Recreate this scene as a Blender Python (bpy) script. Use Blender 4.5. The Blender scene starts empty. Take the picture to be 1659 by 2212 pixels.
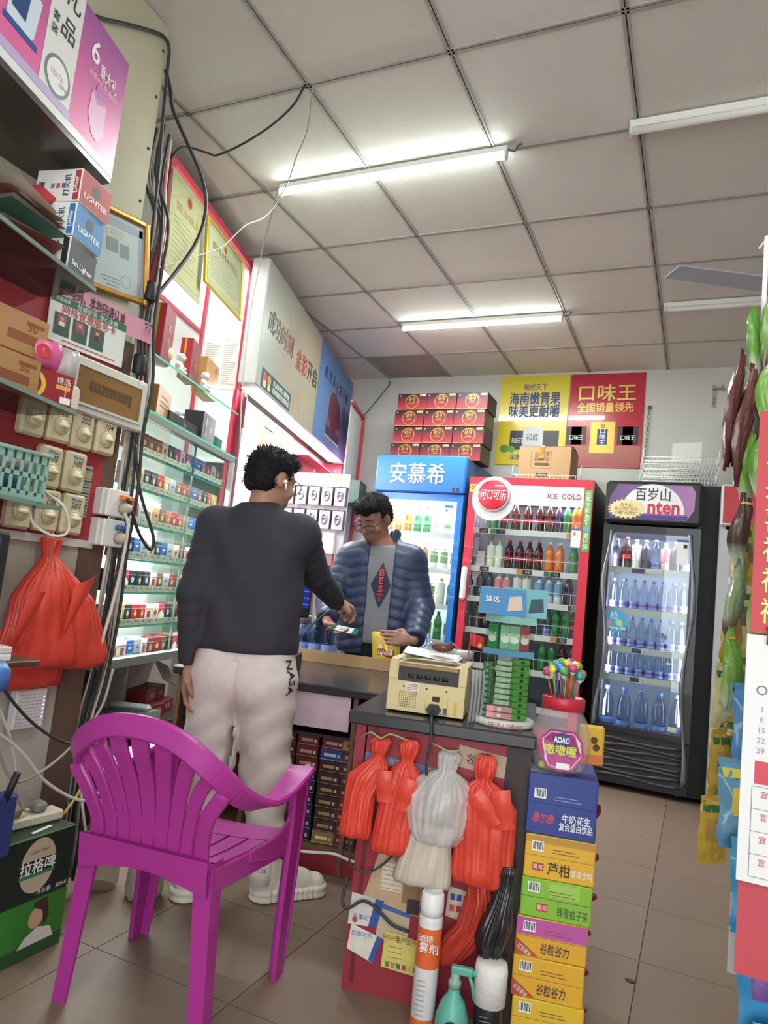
import bpy, math, random
import numpy as np
from mathutils import Vector, Matrix
random.seed(7)
SC = bpy.context.scene
COL = SC.collection
# ------------------------------------------------------------------ camera
cam = bpy.data.objects.new('camera', bpy.data.cameras.new('camera')); COL.objects.link(cam)
cam.data.sensor_fit = 'VERTICAL'; cam.data.sensor_height = 36.0; cam.data.lens = 1510.15 / 2212 * 36
cam.data.clip_start = 0.02
_R = Vector((0.9081678, 0.40529313, 0.10473173)); _U = Vector((-0.04972192, -0.14397913, 0.98833078)); _F = Vector((-0.41564286, 0.90277765, 0.11060526))
cam.matrix_world = Matrix(((_R.x, _U.x, -_F.x, 0), (_R.y, _U.y, -_F.y, 0), (_R.z, _U.z, -_F.z, 1.13), (0, 0, 0, 1)))
SC.camera = cam
# ------------------------------------------------------------------ world, exposure
w = bpy.data.worlds.new('sky'); SC.world = w; w.use_nodes = True
w.node_tree.nodes['Background'].inputs[0].default_value = (0.93, 0.97, 1.0, 1)
w.node_tree.nodes['Background'].inputs[1].default_value = 4.6
SC.view_settings.view_transform = 'Standard'; SC.view_settings.look = 'None'
SC.view_settings.gamma = 1.0; SC.view_settings.use_curve_mapping = False
SC.view_settings.exposure = 0.3
SC.cycles.use_denoising = True
SC.cycles.max_bounces = 8; SC.cycles.diffuse_bounces = 4; SC.cycles.glossy_bounces = 4; SC.cycles.transmission_bounces = 8; SC.cycles.transparent_max_bounces = 24
SC.cycles.sample_clamp_indirect = 4.0; SC.cycles.caustics_reflective = False; SC.cycles.caustics_refractive = False
PI = math.pi
# ------------------------------------------------------------------ materials
def lin(c):
    if isinstance(c, str):
        c = c.lstrip('#'); c = [int(c[i:i + 2], 16) / 255 for i in (0, 2, 4)]
        c = [x / 12.92 if x <= .04045 else ((x + .055) / 1.055) ** 2.4 for x in c]
        l_ = .2126 * c[0] + .7152 * c[1] + .0722 * c[2]; c = [x * .96 + l_ * .04 + .005 for x in c]  # lens haze put into the colours: slightly desaturated, blacks lifted
    return (c[0], c[1], c[2], 1)
MC = {}
def mat(col, rough=.55, metal=0, noise=.0, ns=8.0, bump=0, bs=60.0, emit=0, alpha=1, spec=.5, coat=0, trans=0, ior=1.45, stretch=None):
    key = (col if isinstance(col, str) else tuple(col), rough, metal, noise, ns, bump, bs, emit, alpha, spec, coat, trans, ior, stretch)
    if key in MC: return MC[key]
    m = bpy.data.materials.new('m_%s' % (col if isinstance(col, str) else 'rgb')); m.use_nodes = True
    nt = m.node_tree; N = nt.nodes; L = nt.links; b = N['Principled BSDF']; c = lin(col)
    b.inputs['Base Color'].default_value = c; b.inputs['Roughness'].default_value = rough; b.inputs['Metallic'].default_value = metal
    b.inputs['Specular IOR Level'].default_value = spec; b.inputs['Coat Weight'].default_value = coat; b.inputs['IOR'].default_value = ior
    if trans: b.inputs['Transmission Weight'].default_value = trans
    if alpha < 1: b.inputs['Alpha'].default_value = alpha
    if emit: b.inputs['Emission Color'].default_value = c; b.inputs['Emission Strength'].default_value = emit
    if noise or bump:
        tc = N.new('ShaderNodeTexCoord'); vec = tc.outputs['Object']
        if stretch:
            mp = N.new('ShaderNodeMapping'); mp.inputs['Scale'].default_value = stretch; L.new(vec, mp.inputs[0]); vec = mp.outputs[0]
    if noise:
        t = N.new('ShaderNodeTexNoise'); t.inputs['Scale'].default_value = ns; t.inputs['Detail'].default_value = 5; L.new(vec, t.inputs['Vector'])
        r = N.new('ShaderNodeValToRGB'); r.color_ramp.elements[0].position = .3; r.color_ramp.elements[1].position = .7
        r.color_ramp.elements[0].color = tuple(x * (1 - noise) for x in c[:3]) + (1,); r.color_ramp.elements[1].color = tuple(min(1, x * (1 + noise)) for x in c[:3]) + (1,)
        L.new(t.outputs['Fac'], r.inputs[0]); L.new(r.outputs[0], b.inputs['Base Color'])
    if bump:
        t = N.new('ShaderNodeTexNoise'); t.inputs['Scale'].default_value = bs; t.inputs['Detail'].default_value = 4; L.new(vec, t.inputs['Vector'])
        bp = N.new('ShaderNodeBump'); bp.inputs['Strength'].default_value = bump; bp.inputs['Distance'].default_value = .01
        L.new(t.outputs['Fac'], bp.inputs['Height']); L.new(bp.outputs[0], b.inputs['Normal'])
    MC[key] = m; return m
def pane(tint='#f4fbf8', refl=.5, ior=1.5, rough=.0):
    key = ('pane', tint, refl, ior, rough)
    if key in MC: return MC[key]
    m = bpy.data.materials.new('pane'); m.use_nodes = True; nt = m.node_tree; N = nt.nodes; L = nt.links; N.remove(N['Principled BSDF'])
    t = N.new('ShaderNodeBsdfTransparent'); t.inputs[0].default_value = lin(tint); g = N.new('ShaderNodeBsdfGlossy'); g.inputs['Roughness'].default_value = rough
    f = N.new('ShaderNodeLayerWeight'); f.inputs[0].default_value = .5; pw = N.new('ShaderNodeMath'); pw.operation = 'POWER'; pw.inputs[1].default_value = 4.0; L.new(f.outputs['Facing'], pw.inputs[0])
    mu = N.new('ShaderNodeMath'); mu.operation = 'MULTIPLY_ADD'; mu.inputs[1].default_value = .8 * refl; mu.inputs[2].default_value = .045 * refl
    mx = N.new('ShaderNodeMixShader'); L.new(pw.outputs[0], mu.inputs[0]); L.new(mu.outputs[0], mx.inputs[0]); L.new(t.outputs[0], mx.inputs[1]); L.new(g.outputs[0], mx.inputs[2])
    L.new(mx.outputs[0], N['Material Output'].inputs[0]); MC[key] = m; return m
def emi(col, s):
    key = ('emi', col, s)
    if key in MC: return MC[key]
    m = bpy.data.materials.new('lit'); m.use_nodes = True; nt = m.node_tree; N = nt.nodes; N.remove(N['Principled BSDF'])
    e = N.new('ShaderNodeEmission'); e.inputs[0].default_value = lin(col); e.inputs[1].default_value = s; nt.links.new(e.outputs[0], N['Material Output'].inputs[0]); MC[key] = m; return m
def grad(c1, c2, axis='X', lo=0., hi=1., rough=.45):
    """printed colour blend across an object (local coordinates)"""
    key = ('grad', c1, c2, axis, lo, hi, rough)
    if key in MC: return MC[key]
    m = bpy.data.materials.new('print_blend'); m.use_nodes = True; nt = m.node_tree; N = nt.nodes; L = nt.links
    b = N['Principled BSDF']; b.inputs['Roughness'].default_value = rough
    tc = N.new('ShaderNodeTexCoord'); s = N.new('ShaderNodeSeparateXYZ'); L.new(tc.outputs['Object'], s.inputs[0])
    mr = N.new('ShaderNodeMapRange'); mr.inputs[1].default_value = lo; mr.inputs[2].default_value = hi; L.new(s.outputs[axis], mr.inputs[0])
    r = N.new('ShaderNodeValToRGB'); r.color_ramp.elements[0].color = lin(c1); r.color_ramp.elements[1].color = lin(c2)
    L.new(mr.outputs[0], r.inputs[0]); L.new(r.outputs[0], b.inputs['Base Color']); MC[key] = m; return m
# ------------------------------------------------------------------ mesh builder
def rz(a): return Matrix.Rotation(a, 4, 'Z')
def T(x, y, z): return Matrix.Translation((x, y, z))
class MB:
    def __init__(s, M=None): s.v = []; s.f = []; s.m = []; s.mats = []; s.M = M; s.sm = []
    def mi(s, m):
        if m not in s.mats: s.mats.append(m)
        return s.mats.index(m)
    def add(s, vs, fs, m, smooth=False, M=None):
        o = len(s.v); X = M if M is not None else s.M
        s.v += [tuple(X @ Vector(p)) for p in vs] if X is not None else [tuple(p) for p in vs]
        k = s.mi(m); s.f += [tuple(i + o for i in f) for f in fs]; s.m += [k] * len(fs); s.sm += [smooth] * len(fs); return s
    def box(s, x0, x1, y0, y1, z0, z1, m, M=None):
        vs = [(x, y, z) for x in (x0, x1) for y in (y0, y1) for z in (z0, z1)]
        return s.add(vs, [(0, 1, 3, 2), (4, 6, 7, 5), (0, 4, 5, 1), (2, 3, 7, 6), (0, 2, 6, 4), (1, 5, 7, 3)], m, False, M)
    def bbox(s, x0, x1, y0, y1, z0, z1, m, r=.004, M=None):
        """box with chamfered edges"""
        r = min(r, (x1 - x0) * .45, (y1 - y0) * .45, (z1 - z0) * .45)
        vs = []; idx = {}
        for ix, x in enumerate((x0, x1)):
            for iy, y in enumerate((y0, y1)):
                for iz, z in enumerate((z0, z1)):
                    dx = r if ix == 0 else -r; dy = r if iy == 0 else -r; dz = r if iz == 0 else -r
                    for k, p in enumerate(((x, y + dy, z + dz), (x + dx, y, z + dz), (x + dx, y + dy, z))):
                        idx[ix, iy, iz, k] = len(vs); vs.append(p)
        I = lambda a, b, c, k: idx[a, b, c, k]
        fs = [(I(0,0,0,0), I(0,0,1,0), I(0,1,1,0), I(0,1,0,0)), (I(1,0,0,0), I(1,1,0,0), I(1,1,1,0), I(1,0,1,0)),
              (I(0,0,0,1), I(1,0,0,1), I(1,0,1,1), I(0,0,1,1)), (I(0,1,0,1), I(0,1,1,1), I(1,1,1,1), I(1,1,0,1)),
              (I(0,0,0,2), I(0,1,0,2), I(1,1,0,2), I(1,0,0,2)), (I(0,0,1,2), I(1,0,1,2), I(1,1,1,2), I(0,1,1,2))]
        for a in (0, 1):
            for b in (0, 1):
                fs.append((I(a,b,0,0), I(a,b,0,1), I(a,b,1,1), I(a,b,1,0))); fs.append((I(a,0,b,0), I(a,0,b,2), I(a,1,b,2), I(a,1,b,0))); fs.append((I(0,a,b,1), I(0,a,b,2), I(1,a,b,2), I(1,a,b,1)))
                for c in (0, 1): fs.append((I(a,b,c,0), I(a,b,c,1), I(a,b,c,2)))
        return s.add(vs, fs, m, False, M)
    def prism(s, poly, z0, z1, m, M=None, smooth=False):
        n = len(poly); vs = [(p[0], p[1], z0) for p in poly] + [(p[0], p[1], z1) for p in poly]
        fs = [tuple(range(n))[::-1], tuple(range(n, 2 * n))] + [(i, (i + 1) % n, n + (i + 1) % n, n + i) for i in range(n)]
        return s.add(vs, fs, m, smooth, M)
    def fprism(s, poly, y0, y1, m, M=None):
        """polygon in x,z extruded along y"""
        n = len(poly); vs = [(p[0], y0, p[1]) for p in poly] + [(p[0], y1, p[1]) for p in poly]
        fs = [tuple(range(n)), tuple(range(n, 2 * n))[::-1]] + [(i, n + i, n + (i + 1) % n, (i + 1) % n) for i in range(n)]
        return s.add(vs, fs, m, False, M)
    def lathe(s, prof, m, seg=20, M=None, cx=0, cy=0, smooth=True, caps=True, a0=0, sx=1, sy=1):
        n = len(prof); vs = []
        for r, z in prof:
            for k in range(seg): a = a0 + 2 * PI * k / seg; vs.append((cx + r * math.cos(a) * sx, cy + r * math.sin(a) * sy, z))
        fs = [(i * seg + k, i * seg + (k + 1) % seg, (i + 1) * seg + (k + 1) % seg, (i + 1) * seg + k) for i in range(n - 1) for k in range(seg)]
        if caps: fs += [tuple(range(seg))[::-1], tuple((n - 1) * seg + k for k in range(seg))]
        return s.add(vs, fs, m, smooth, M)
    def cyl(s, p0, p1, r, m, seg=12, r2=None, smooth=True):
        return s.tube([p0, p1], [r, r if r2 is None else r2], m, seg, smooth)
    def tube(s, pts, r, m, seg=8, smooth=True, caps=True, closed=False, flat=1.0, M=None):
        P = [Vector(p) for p in pts]; n = len(P); rr = r if hasattr(r, '__len__') else [r] * n; vs = []
        up = Vector((0, 0, 1)); prev = None
        for i in range(n):
            if closed: d = P[(i + 1) % n] - P[i - 1]
            else: d = P[min(i + 1, n - 1)] - P[max(i - 1, 0)]
            d = d.normalized() if d.length > 1e-9 else up
            if prev is None:
                a = d.orthogonal().normalized() if abs(d.z) > .95 else d.cross(up).normalized()
            else:
                a = (prev - d * prev.dot(d)); a = a.normalized() if a.length > 1e-6 else d.orthogonal().normalized()
            prev = a; b = d.cross(a)
            for k in range(seg): t = 2 * PI * k / seg; vs.append(tuple(P[i] + (a * math.cos(t) + b * (math.sin(t) * flat)) * rr[i]))
        q = n if closed else n - 1
        fs = [(i * seg + k, i * seg + (k + 1) % seg, ((i + 1) % n) * seg + (k + 1) % seg, ((i + 1) % n) * seg + k) for i in range(q) for k in range(seg)]
        if caps and not closed: fs += [tuple(range(seg))[::-1], tuple((n - 1) * seg + k for k in range(seg))]
        return s.add(vs, fs, m, smooth, M)
    def ball(s, c, r, m, seg=12, rings=8, M=None):
        rx, ry, rzz = r if hasattr(r, '__len__') else (r, r, r)
        vs = [(c[0], c[1], c[2] - rzz)]
        for i in range(1, rings):
            t = -PI / 2 + PI * i / rings
            for k in range(seg): a = 2 * PI * k / seg; vs.append((c[0] + rx * math.cos(t) * math.cos(a), c[1] + ry * math.cos(t) * math.sin(a), c[2] + rzz * math.sin(t)))
        vs.append((c[0], c[1], c[2] + rzz)); e = len(vs) - 1
        fs = [(0, 1 + (k + 1) % seg, 1 + k) for k in range(seg)] + [(1 + (i * seg) + k, 1 + i * seg + (k + 1) % seg, 1 + (i + 1) * seg + (k + 1) % seg, 1 + (i + 1) * seg + k) for i in range(rings - 2) for k in range(seg)]
        fs += [(e, 1 + (rings - 2) * seg + k, 1 + (rings - 2) * seg + (k + 1) % seg) for k in range(seg)]
        return s.add(vs, fs, m, True, M)
    def grid(s, fn, nu, nv, m, M=None, smooth=True, thick=0):
        vs = [tuple(fn(i / nu, j / nv)) for j in range(nv + 1) for i in range(nu + 1)]
        fs = [(j * (nu + 1) + i, j * (nu + 1) + i + 1, (j + 1) * (nu + 1) + i + 1, (j + 1) * (nu + 1) + i) for j in range(nv) for i in range(nu)]
        return s.add(vs, fs, m, smooth, M)
    def build(s, name, parent=None, loc=None, rotz=0):
        me = bpy.data.meshes.new(name); me.from_pydata(s.v, [], s.f)
        for m in s.mats: me.materials.append(m)
        me.polygons.foreach_set('material_index', s.m); me.polygons.foreach_set('use_smooth', s.sm)
        o = bpy.data.objects.new(name, me); COL.objects.link(o)
        if parent is not None: o.parent = parent
        if loc is not None: o.location = loc
        if rotz: o.rotation_euler = (0, 0, rotz)
        return o
def tag(o, label=None, cat=None, group=None, kind=None):
    if label: o['label'] = label
    if cat: o['category'] = cat
    if group: o['group'] = group
    if kind: o['kind'] = kind
    return o
def empty(name, loc=(0, 0, 0), rotz=0, label=None, cat=None, group=None):
    o = bpy.data.objects.new(name, None); COL.objects.link(o); o.location = loc; o.rotation_euler = (0, 0, rotz)
    return tag(o, label, cat, group)
KIDS = {}
def dup(o, parent=None, loc=None, rotz=None, label=None, group=None, kids=None):
    c = o.copy(); COL.objects.link(c); c.parent = parent
    if loc is not None: c.location = loc
    if rotz is not None: c.rotation_euler = (0, 0, rotz)
    if label: c['label'] = label
    if group: c['group'] = group
    for ch in (o.children if kids is None else kids): dup(ch, c)
    return c
TX = {}
def text(parent, body, size, loc, m, bold=.0, align='CENTER', rot=(PI / 2, 0, 0), sx=1.0, name='lettering', shear=0, space=1.0, width=None, line=1.0):
    """flat print lettering; default faces -Y of the parent"""
    heavy = bold * .55 if any(ord(ch_) > 0x2e80 for ch_ in body) else 0
    if heavy: bold = .0
    key = (body, bold, align, shear, space, line, heavy)
    if key not in TX:
        c = bpy.data.curves.new('lettering', 'FONT'); c.body = body; c.resolution_u = 2; c.offset = bold; c.align_x = align; c.align_y = 'CENTER'; c.shear = shear; c.space_character = space; c.space_line = line
        o = bpy.data.objects.new('lettering', c); me = bpy.data.meshes.new_from_object(o); bpy.data.objects.remove(o); bpy.data.curves.remove(c)
        if heavy:
            V_ = [tuple(v_.co) for v_ in me.vertices]; P_ = [tuple(p.vertices) for p in me.polygons]; n_ = len(V_); me = bpy.data.meshes.new('lettering')
            S_ = ((0, 0), (-heavy, 0), (heavy, 0), (0, heavy * .8), (0, -heavy * .8)); me.from_pydata([(x + a, y + b_, z + .0025 * q_) for q_, (a, b_) in enumerate(S_) for x, y, z in V_], [], [tuple(i + q * n_ for i in p) for q in range(5) for p in P_])
        xs = [v.co.x for v in me.vertices] or [0]; ys = [v.co.y for v in me.vertices] or [0]
        TX[key] = (me, max(xs) - min(xs), (max(ys) + min(ys)) / 2)
    base, wd, yc = TX[key]
    k2 = key + (m.name,)
    if k2 not in TX:
        me = base.copy(); me.materials.clear(); me.materials.append(m)
        for v in me.vertices: v.co.y -= yc
        TX[k2] = me
    me = TX[k2]
    o = bpy.data.objects.new(name, me); COL.objects.link(o); o.parent = parent; o.location = loc; o.rotation_euler = rot
    s = size
    if width: sx = width / (wd * s) if wd > 0 else 1
    o.scale = (s * sx, s, s); return o
def ord_(n): return ['first', 'second', 'third', 'fourth', 'fifth', 'sixth', 'seventh', 'eighth', 'ninth', 'tenth', 'eleventh', 'twelfth', 'thirteenth', 'fourteenth', 'fifteenth', 'sixteenth', 'seventeenth', 'eighteenth', 'nineteenth', 'twentieth'][n]
# frames: left wall runs 15 degrees off the room axis, the counter 12 degrees
A15 = math.radians(15); LD = Vector((-math.sin(A15), math.cos(A15), 0)); LN = Vector((math.cos(A15), math.sin(A15), 0)); F0 = Vector((-2.56, 3.29, 0))
def LW(s, o, z): return F0 + LD * s + LN * o + Vector((0, 0, z))
LROT = PI / 2 + A15      # local +x runs along the left wall (away), local -y looks into the room
A12 = math.radians(12); CE1 = Vector((math.cos(A12), math.sin(A12), 0)); CE2 = Vector((-math.sin(A12), math.cos(A12), 0)); C0 = Vector((-.87, 1.94, 0))
def CT(a, b, z): return C0 + CE1 * a + CE2 * b + Vector((0, 0, z))
# ================================================================== THE SETTING
ZC = 3.082; YB = 5.719
m_wall = mat('#c6c5be', .75, noise=.05, ns=1.6, bump=.12, bs=90); m_plaster = mat('#b9b0a6', .85, noise=.1, ns=3, bump=.35, bs=120)
m_tile = mat('#b5aea5', .8, noise=.03, ns=3, bump=.25, bs=260); m_bar = mat('#a7a39c', .5, noise=.12, ns=30); m_groove = mat('#3b3937', .8)
m_floor = mat('#8f7763', .38, noise=.06, ns=1.3); m_grout = mat('#5a4a3e', .9)
def struct(mb, name, parent=None):
    o = mb.build(name, parent)
    if parent is None: o['kind'] = 'structure'
    return o
XL = lambda y: F0.x - .30 * LN.x / 1 - math.tan(A15) * (y - F0.y)      # inner face of the slanted left wall
def clip(poly, side):
    out = []
    for i in range(len(poly)):
        p, q = poly[i], poly[(i + 1) % len(poly)]; a, b = side(p), side(q)
        if a >= 0: out.append(p)
        if (a >= 0) != (b >= 0): t = a / (a - b); out.append((p[0] + (q[0] - p[0]) * t, p[1] + (q[1] - p[1]) * t))
    return out
YF = -2.4; XR = 2.3
# floor slab and tiles
b = MB(); b.prism([(XL(YF), YF), (XR, YF), (XR, YB), (XL(YB), YB)], -.06, -.004, m_grout); floor = struct(b, 'floor')
g = .48; k = 0; fm = [mat('#7b6656', .48, noise=.05, ns=1.3), mat('#776253', .5, noise=.05, ns=1.1), mat('#7f6958', .49, noise=.05, ns=1.5)]
inside = lambda p: p[0] - XL(p[1])
tile_me = {}
for i in range(-7, 6):
    for j in range(-7, 12):
        x0 = -.12 + i * g; y0 = 2.66 + (j - 4) * g; x1, y1 = x0 + g - .003, y0 + g - .003
        x0 = max(x0, -4); x1 = min(x1, XR); y1 = min(y1, YB); y0 = max(y0, YF)
        if x1 - x0 < .03 or y1 - y0 < .03: continue
        po = clip([(x0, y0), (x1, y0), (x1, y1), (x0, y1)], inside)
        if len(po) < 3: continue
        b = MB(); b.prism(po, -.02, 0, fm[(i * 7 + j * 3) % 3]); b.build('floor_tile', floor)
# ceiling: slab, lay-in panels, grid bars
b = MB(); b.prism([(XL(YF), YF), (XR, YF), (XR, YB), (XL(YB), YB)], ZC + .03, ZC + .09, m_groove); ceiling = struct(b, 'ceiling')
gx = [(i - 3.52332) * .6 for i in range(-2, 8)]; gy = [(j + 3.57147) * .6 for j in range(-8, 7)]; gx[-1] = XR
tm = [mat('#dcd7cf', .8, noise=.03, ns=2.3, bump=.25, bs=260), mat('#d8d3cb', .8, noise=.03, ns=2.9, bump=.25, bs=260), mat('#dfdad3', .8, noise=.03, ns=2, bump=.25, bs=260)]
stain = mat('#9b8f88', .85, noise=.12, ns=5, bump=.25, bs=260)
for i in range(len(gx) - 1):
    for j in range(len(gy)):
        x0, x1 = gx[i] + .004, gx[i + 1] - .004; y0 = max(gy[j], YF) + .004; y1 = (gy[j + 1] if j + 1 < len(gy) else YB) - .004
        y1 = min(y1, YB)
        if y1 - y0 < .05: continue
        po = clip([(x0, y0), (x1, y0), (x1, y1), (x0, y1)], inside)
        if len(po) < 3: continue
        m = stain if (abs(gx[i] + 2.714) < .01 and y0 > 5.1) else tm[(i * 5 + j * 3) % 3]
        b = MB(); b.prism(po, ZC + .004, ZC + .02, m); b.build('ceiling_panel', ceiling)
def tbar(p, q):
    d = Vector((q[0] - p[0], q[1] - p[1], 0)); L = d.length; M = T(p[0], p[1], 0) @ rz(math.atan2(d.y, d.x)); b = MB(M)
    b.box(0, L, -.012, -.0025, ZC - .002, ZC + .004, m_bar); b.box(0, L, .0025, .012, ZC - .002, ZC + .004, m_bar); b.box(0, L, -.0025, .0025, ZC + .0015, ZC + .004, m_groove)
    b.build('grid_bar', ceiling)
for x in gx[:-1]:
    y0 = YF
    if x < XL(YF): y0 = (x - F0.x + .30 * LN.x) / -math.tan(A15) + F0.y
    if y0 < YB: tbar((x, y0), (x, YB))
for y in gy:
    if y > YF: tbar((XL(y), y), (XR, y))
# walls
b = MB(); b.box(-3.7, XR + .1, YB, YB + .12, 0, ZC + .1, m_wall); wall_back = struct(b, 'wall_back')
b = MB(); p0 = (XL(YF), YF); p1 = (XL(YB), YB)
b.prism([p0, p1, (p1[0] - .12, p1[1] + .02), (p0[0] - .12, p0[1])], 0, ZC + .1, m_wall); wall_left = struct(b, 'wall_left')
b = MB(); b.box(XR, XR + .12, YF, YB, 0, ZC + .1, m_wall); struct(b, 'wall_right')
# shop front behind the viewer: open entrance, narrowed on the left, daylight comes in here
b = MB(); b.box(XL(YF), -.55, YF - .12, YF, 0, ZC + .1, m_wall); struct(b, 'wall_front')  # unseen wall, drawn across the opening to darken the left foreground
b = MB(); b.box(-.55, XR, YF - .12, YF, 2.75, ZC + .1, m_wall); struct(b, 'trim_1')
# boarded pillar on the left
m_board = mat('#b5af96', .6, noise=.08, ns=2.2, bump=.05, bs=20)
m_redboard = mat('#9c2b36', .5, noise=.12, ns=2.0); m_brown = mat('#5d463a', .65, noise=.25, ns=6, stretch=(1, 1, .15))
XP = -1.866
b = MB(); b.box(-2.2, XP - .012, .2, 1.73, 0, ZC, m_plaster); pillar = struct(b, 'wall_pillar')
b = MB(); b.box(XP - .012, XP, .2, 1.742, 1.99, ZC - .002, m_board); b.build('cladding_board', pillar)
b = MB()
for z in (2.98, 2.8, 2.6, 2.4, 2.2): b.lathe([(.006, 0), (.004, .003)], m_groove, 8, M=T(XP, 1.725, z) @ Matrix.Rotation(PI / 2, 4, 'Y'))
b.build('nail_heads', pillar)
b = MB(); b.box(XP - .012, XP - .002, .2, 1.742, 1.19, 1.99, m_redboard); b.build('red_board', pillar)
b = MB(); b.box(XP - .012, XP + .006, .2, 1.74, 1.165, 1.19, m_wall); b.build('rail', pillar)
b = MB(); b.box(-2.2, XP - .004, 1.73, 1.80, 0, 1.9, m_brown); b.build('wooden_post', pillar)
b = MB(); b.box(XP - .012, XP - .001, 1.70, 1.765, 0, 1.165, m_brown); b.build('wooden_strip', pillar)
# ------------------------------------------------------------------ fluorescent battens
m_white = mat('#e9eae6', .4); m_tubeoff = mat('#e4e6e0', .3); m_cap = mat('#d7d9d4', .4)
def batten(x0, y, lit, label, power=30, loc_z=ZC):
    L = 1.16; r = empty('fluorescent_batten', (x0, y, loc_z), 0, label, 'ceiling light', 'ceiling tube lights')
    b = MB(); b.bbox(0, L, -.014, .014, -.034, -.003, m_white, .004); b.build('housing', r)
    b = MB(); b.tube([(.004, 0, -.046), (L - .004, 0, -.046)], .0145, emi('#f1fff6', 26) if lit else m_tubeoff, 14); b.build('tube', r)
    for x in (0, L - .012):
        b = MB(); b.bbox(x, x + .012, -.017, .017, -.063, -.028, m_cap, .004); b.build('end_cap', r)
    b = MB(); b.tube([(L, 0, -.02), (L + .03, .004, -.03), (L + .05, -.01, -.012), (L + .06, 0, -.004)], .004, mat('#5b5e5e', .5), 6); b.build('lead', r)
    if lit:
        ld = bpy.data.lights.new('tube_light', 'AREA'); ld.shape = 'RECTANGLE'; ld.size = L - .04; ld.size_y = .03; ld.energy = power; ld.color = (.92, 1.0, .95)
        lo = bpy.data.objects.new('tube_light', ld); COL.objects.link(lo); lo.parent = r; lo.location = (L / 2, 0, -.064)
    return r
batten(-2.005, 2.711, True, 'lit fluorescent batten over the customer, nearer of the two glowing tubes')
batten(-2.075, 4.487, True, 'lit fluorescent batten over the drinks fridges, farther of the two glowing tubes')
batten(-.345, 2.69, False, 'unlit fluorescent batten in line with the nearer glowing tube')
batten(-.29, 4.45, False, 'unlit fluorescent batten behind the fan blade')
batten(-.6, .91, True, 'added unseen fluorescent batten above the entrance side of the shop', 10)  # unseen batten added behind the camera as fill light
batten(-.6, -.9, True, 'added unseen fluorescent batten just inside the shop entrance', 18)  # second added fill batten, out of view
# ================================================================== BACK WALL: fridges, posters, cartons
m_glass = pane('#f5f7f7', .9); m_rail = mat('#e3e5e2', .45); m_steel = mat('#b9bcbf', .35, .6); m_blk = mat('#1c1b1f', .45); m_dark = mat('#26252b', .5)
m_inner = mat('#dfe4e6', .6); m_wtext = mat('#e6e6e3', .5); m_tag = mat('#202024', .5); m_wire = mat('#e6e7e4', .4)
def disc_pts(cx, cz, r, n=28, a0=0, a1=2 * PI, sx=1):
    return [(cx + r * sx * math.cos(a0 + (a1 - a0) * k / n), cz + r * math.sin(a0 + (a1 - a0) * k / n)) for k in range(n)]
def decal(mb, poly, y, m): mb.add([(p[0], y, p[1]) for p in poly], [tuple(range(len(poly)))], m)
def rect(mb, x0, x1, z0, z1, y, m): decal(mb, [(x0, z0), (x1, z0), (x1, z1), (x0, z1)], y, m)
def ring(mb, cx, cz, r1, r2, y, m, n=28, a0=0, a1=2 * PI):
    for k in range(n):
        t, u = a0 + (a1 - a0) * k / n, a0 + (a1 - a0) * (k + 1) / n
        decal(mb, [(cx + r1 * math.cos(t), cz + r1 * math.sin(t)), (cx + r2 * math.cos(t), cz + r2 * math.sin(t)), (cx + r2 * math.cos(u), cz + r2 * math.sin(u)), (cx + r1 * math.cos(u), cz + r1 * math.sin(u))], y, m)
# ---- bottles -------------------------------------------------------
BP = {}
def bottle(kind):
    """prototype meshes for one bottle kind: list of (part name, MB)"""
    if kind in BP: return BP[kind]
    K = dict(cola=('#2a1511', '#c4202c', '#b51f2a', .034, .225, .3), orange=('#d8761d', '#e8803a', '#e9e6e0', .034, .225, .3), sprite=('#2e7d46', '#3f9a55', '#3c9a54', .033, .225, .3),
             grape=('#3d2440', '#5b3a7a', '#e6e4e2', .033, .225, .3), tea=('#dfe7d2', '#e8efe0', '#e3c437', .032, .21, .5), milk=('#e6edf2', '#7fb4d6', '#3f9fd0', .032, .2, .45),
             peach=('#e7c7c5', '#e58f97', '#f0ece8', .032, .2, .45), water=(None, '#6f9fd6', '#5f86cf', .032, .215, .22), bigwater=(None, '#6f9fd6', '#5f86cf', .045, .3, .2),
             yog=('#efefec', '#6f9a58', '#e9e9e4', .03, .17, .5), juice=('#d88a3a', '#e7a958', '#e9e6e0', .03, .18, .5), dark=('#3b3540', '#4b4658', '#8e8c92', .032, .21, .4))[kind]
    body, lab, cap, r, h, lw = K
    mb_ = pane('#dde6f0', 1.0, 1.45) if body is None else mat(body, .18, coat=.3)
    b = MB(); sq = .82 if kind in ('cola', 'orange', 'sprite', 'grape') else .96
    b.lathe([(r * .75, 0), (r, .012), (r * .97, h * .28), (r * sq, h * .42), (r, h * .56), (r * .95, h * .68), (r * .62, h * .82), (r * .36, h * .9), (r * .36, h * .94)], mb_, 12)
    c = MB(); c.lathe([(r * .42, h * .93), (r * .42, h), (r * .3, h + .003)], mat(cap, .4), 10)
    l = MB(); z0 = {True: .1, False: .34}[body is None] * h; z1 = z0 + lw * h * (1 if body else .95); rr = r * 1.015
    l.lathe([(rr, z0), (rr * (sq + .03 if body and sq < .9 else 1), (z0 + z1) / 2), (rr, z1)], mat(lab, .4), 12, caps=False)
    if body is None: l.lathe([(rr * 1.01, z0 + .012), (rr * 1.01, z0 + .03)], mat('#8a5aa0', .4), 12, caps=False)
    p = b.build('bottle'); p.hide_render = False
    BP[kind] = [p, c.build('cap', p), l.build('wrap_label', p), r]
    BP[kind].append(True)
    return BP[kind]
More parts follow.
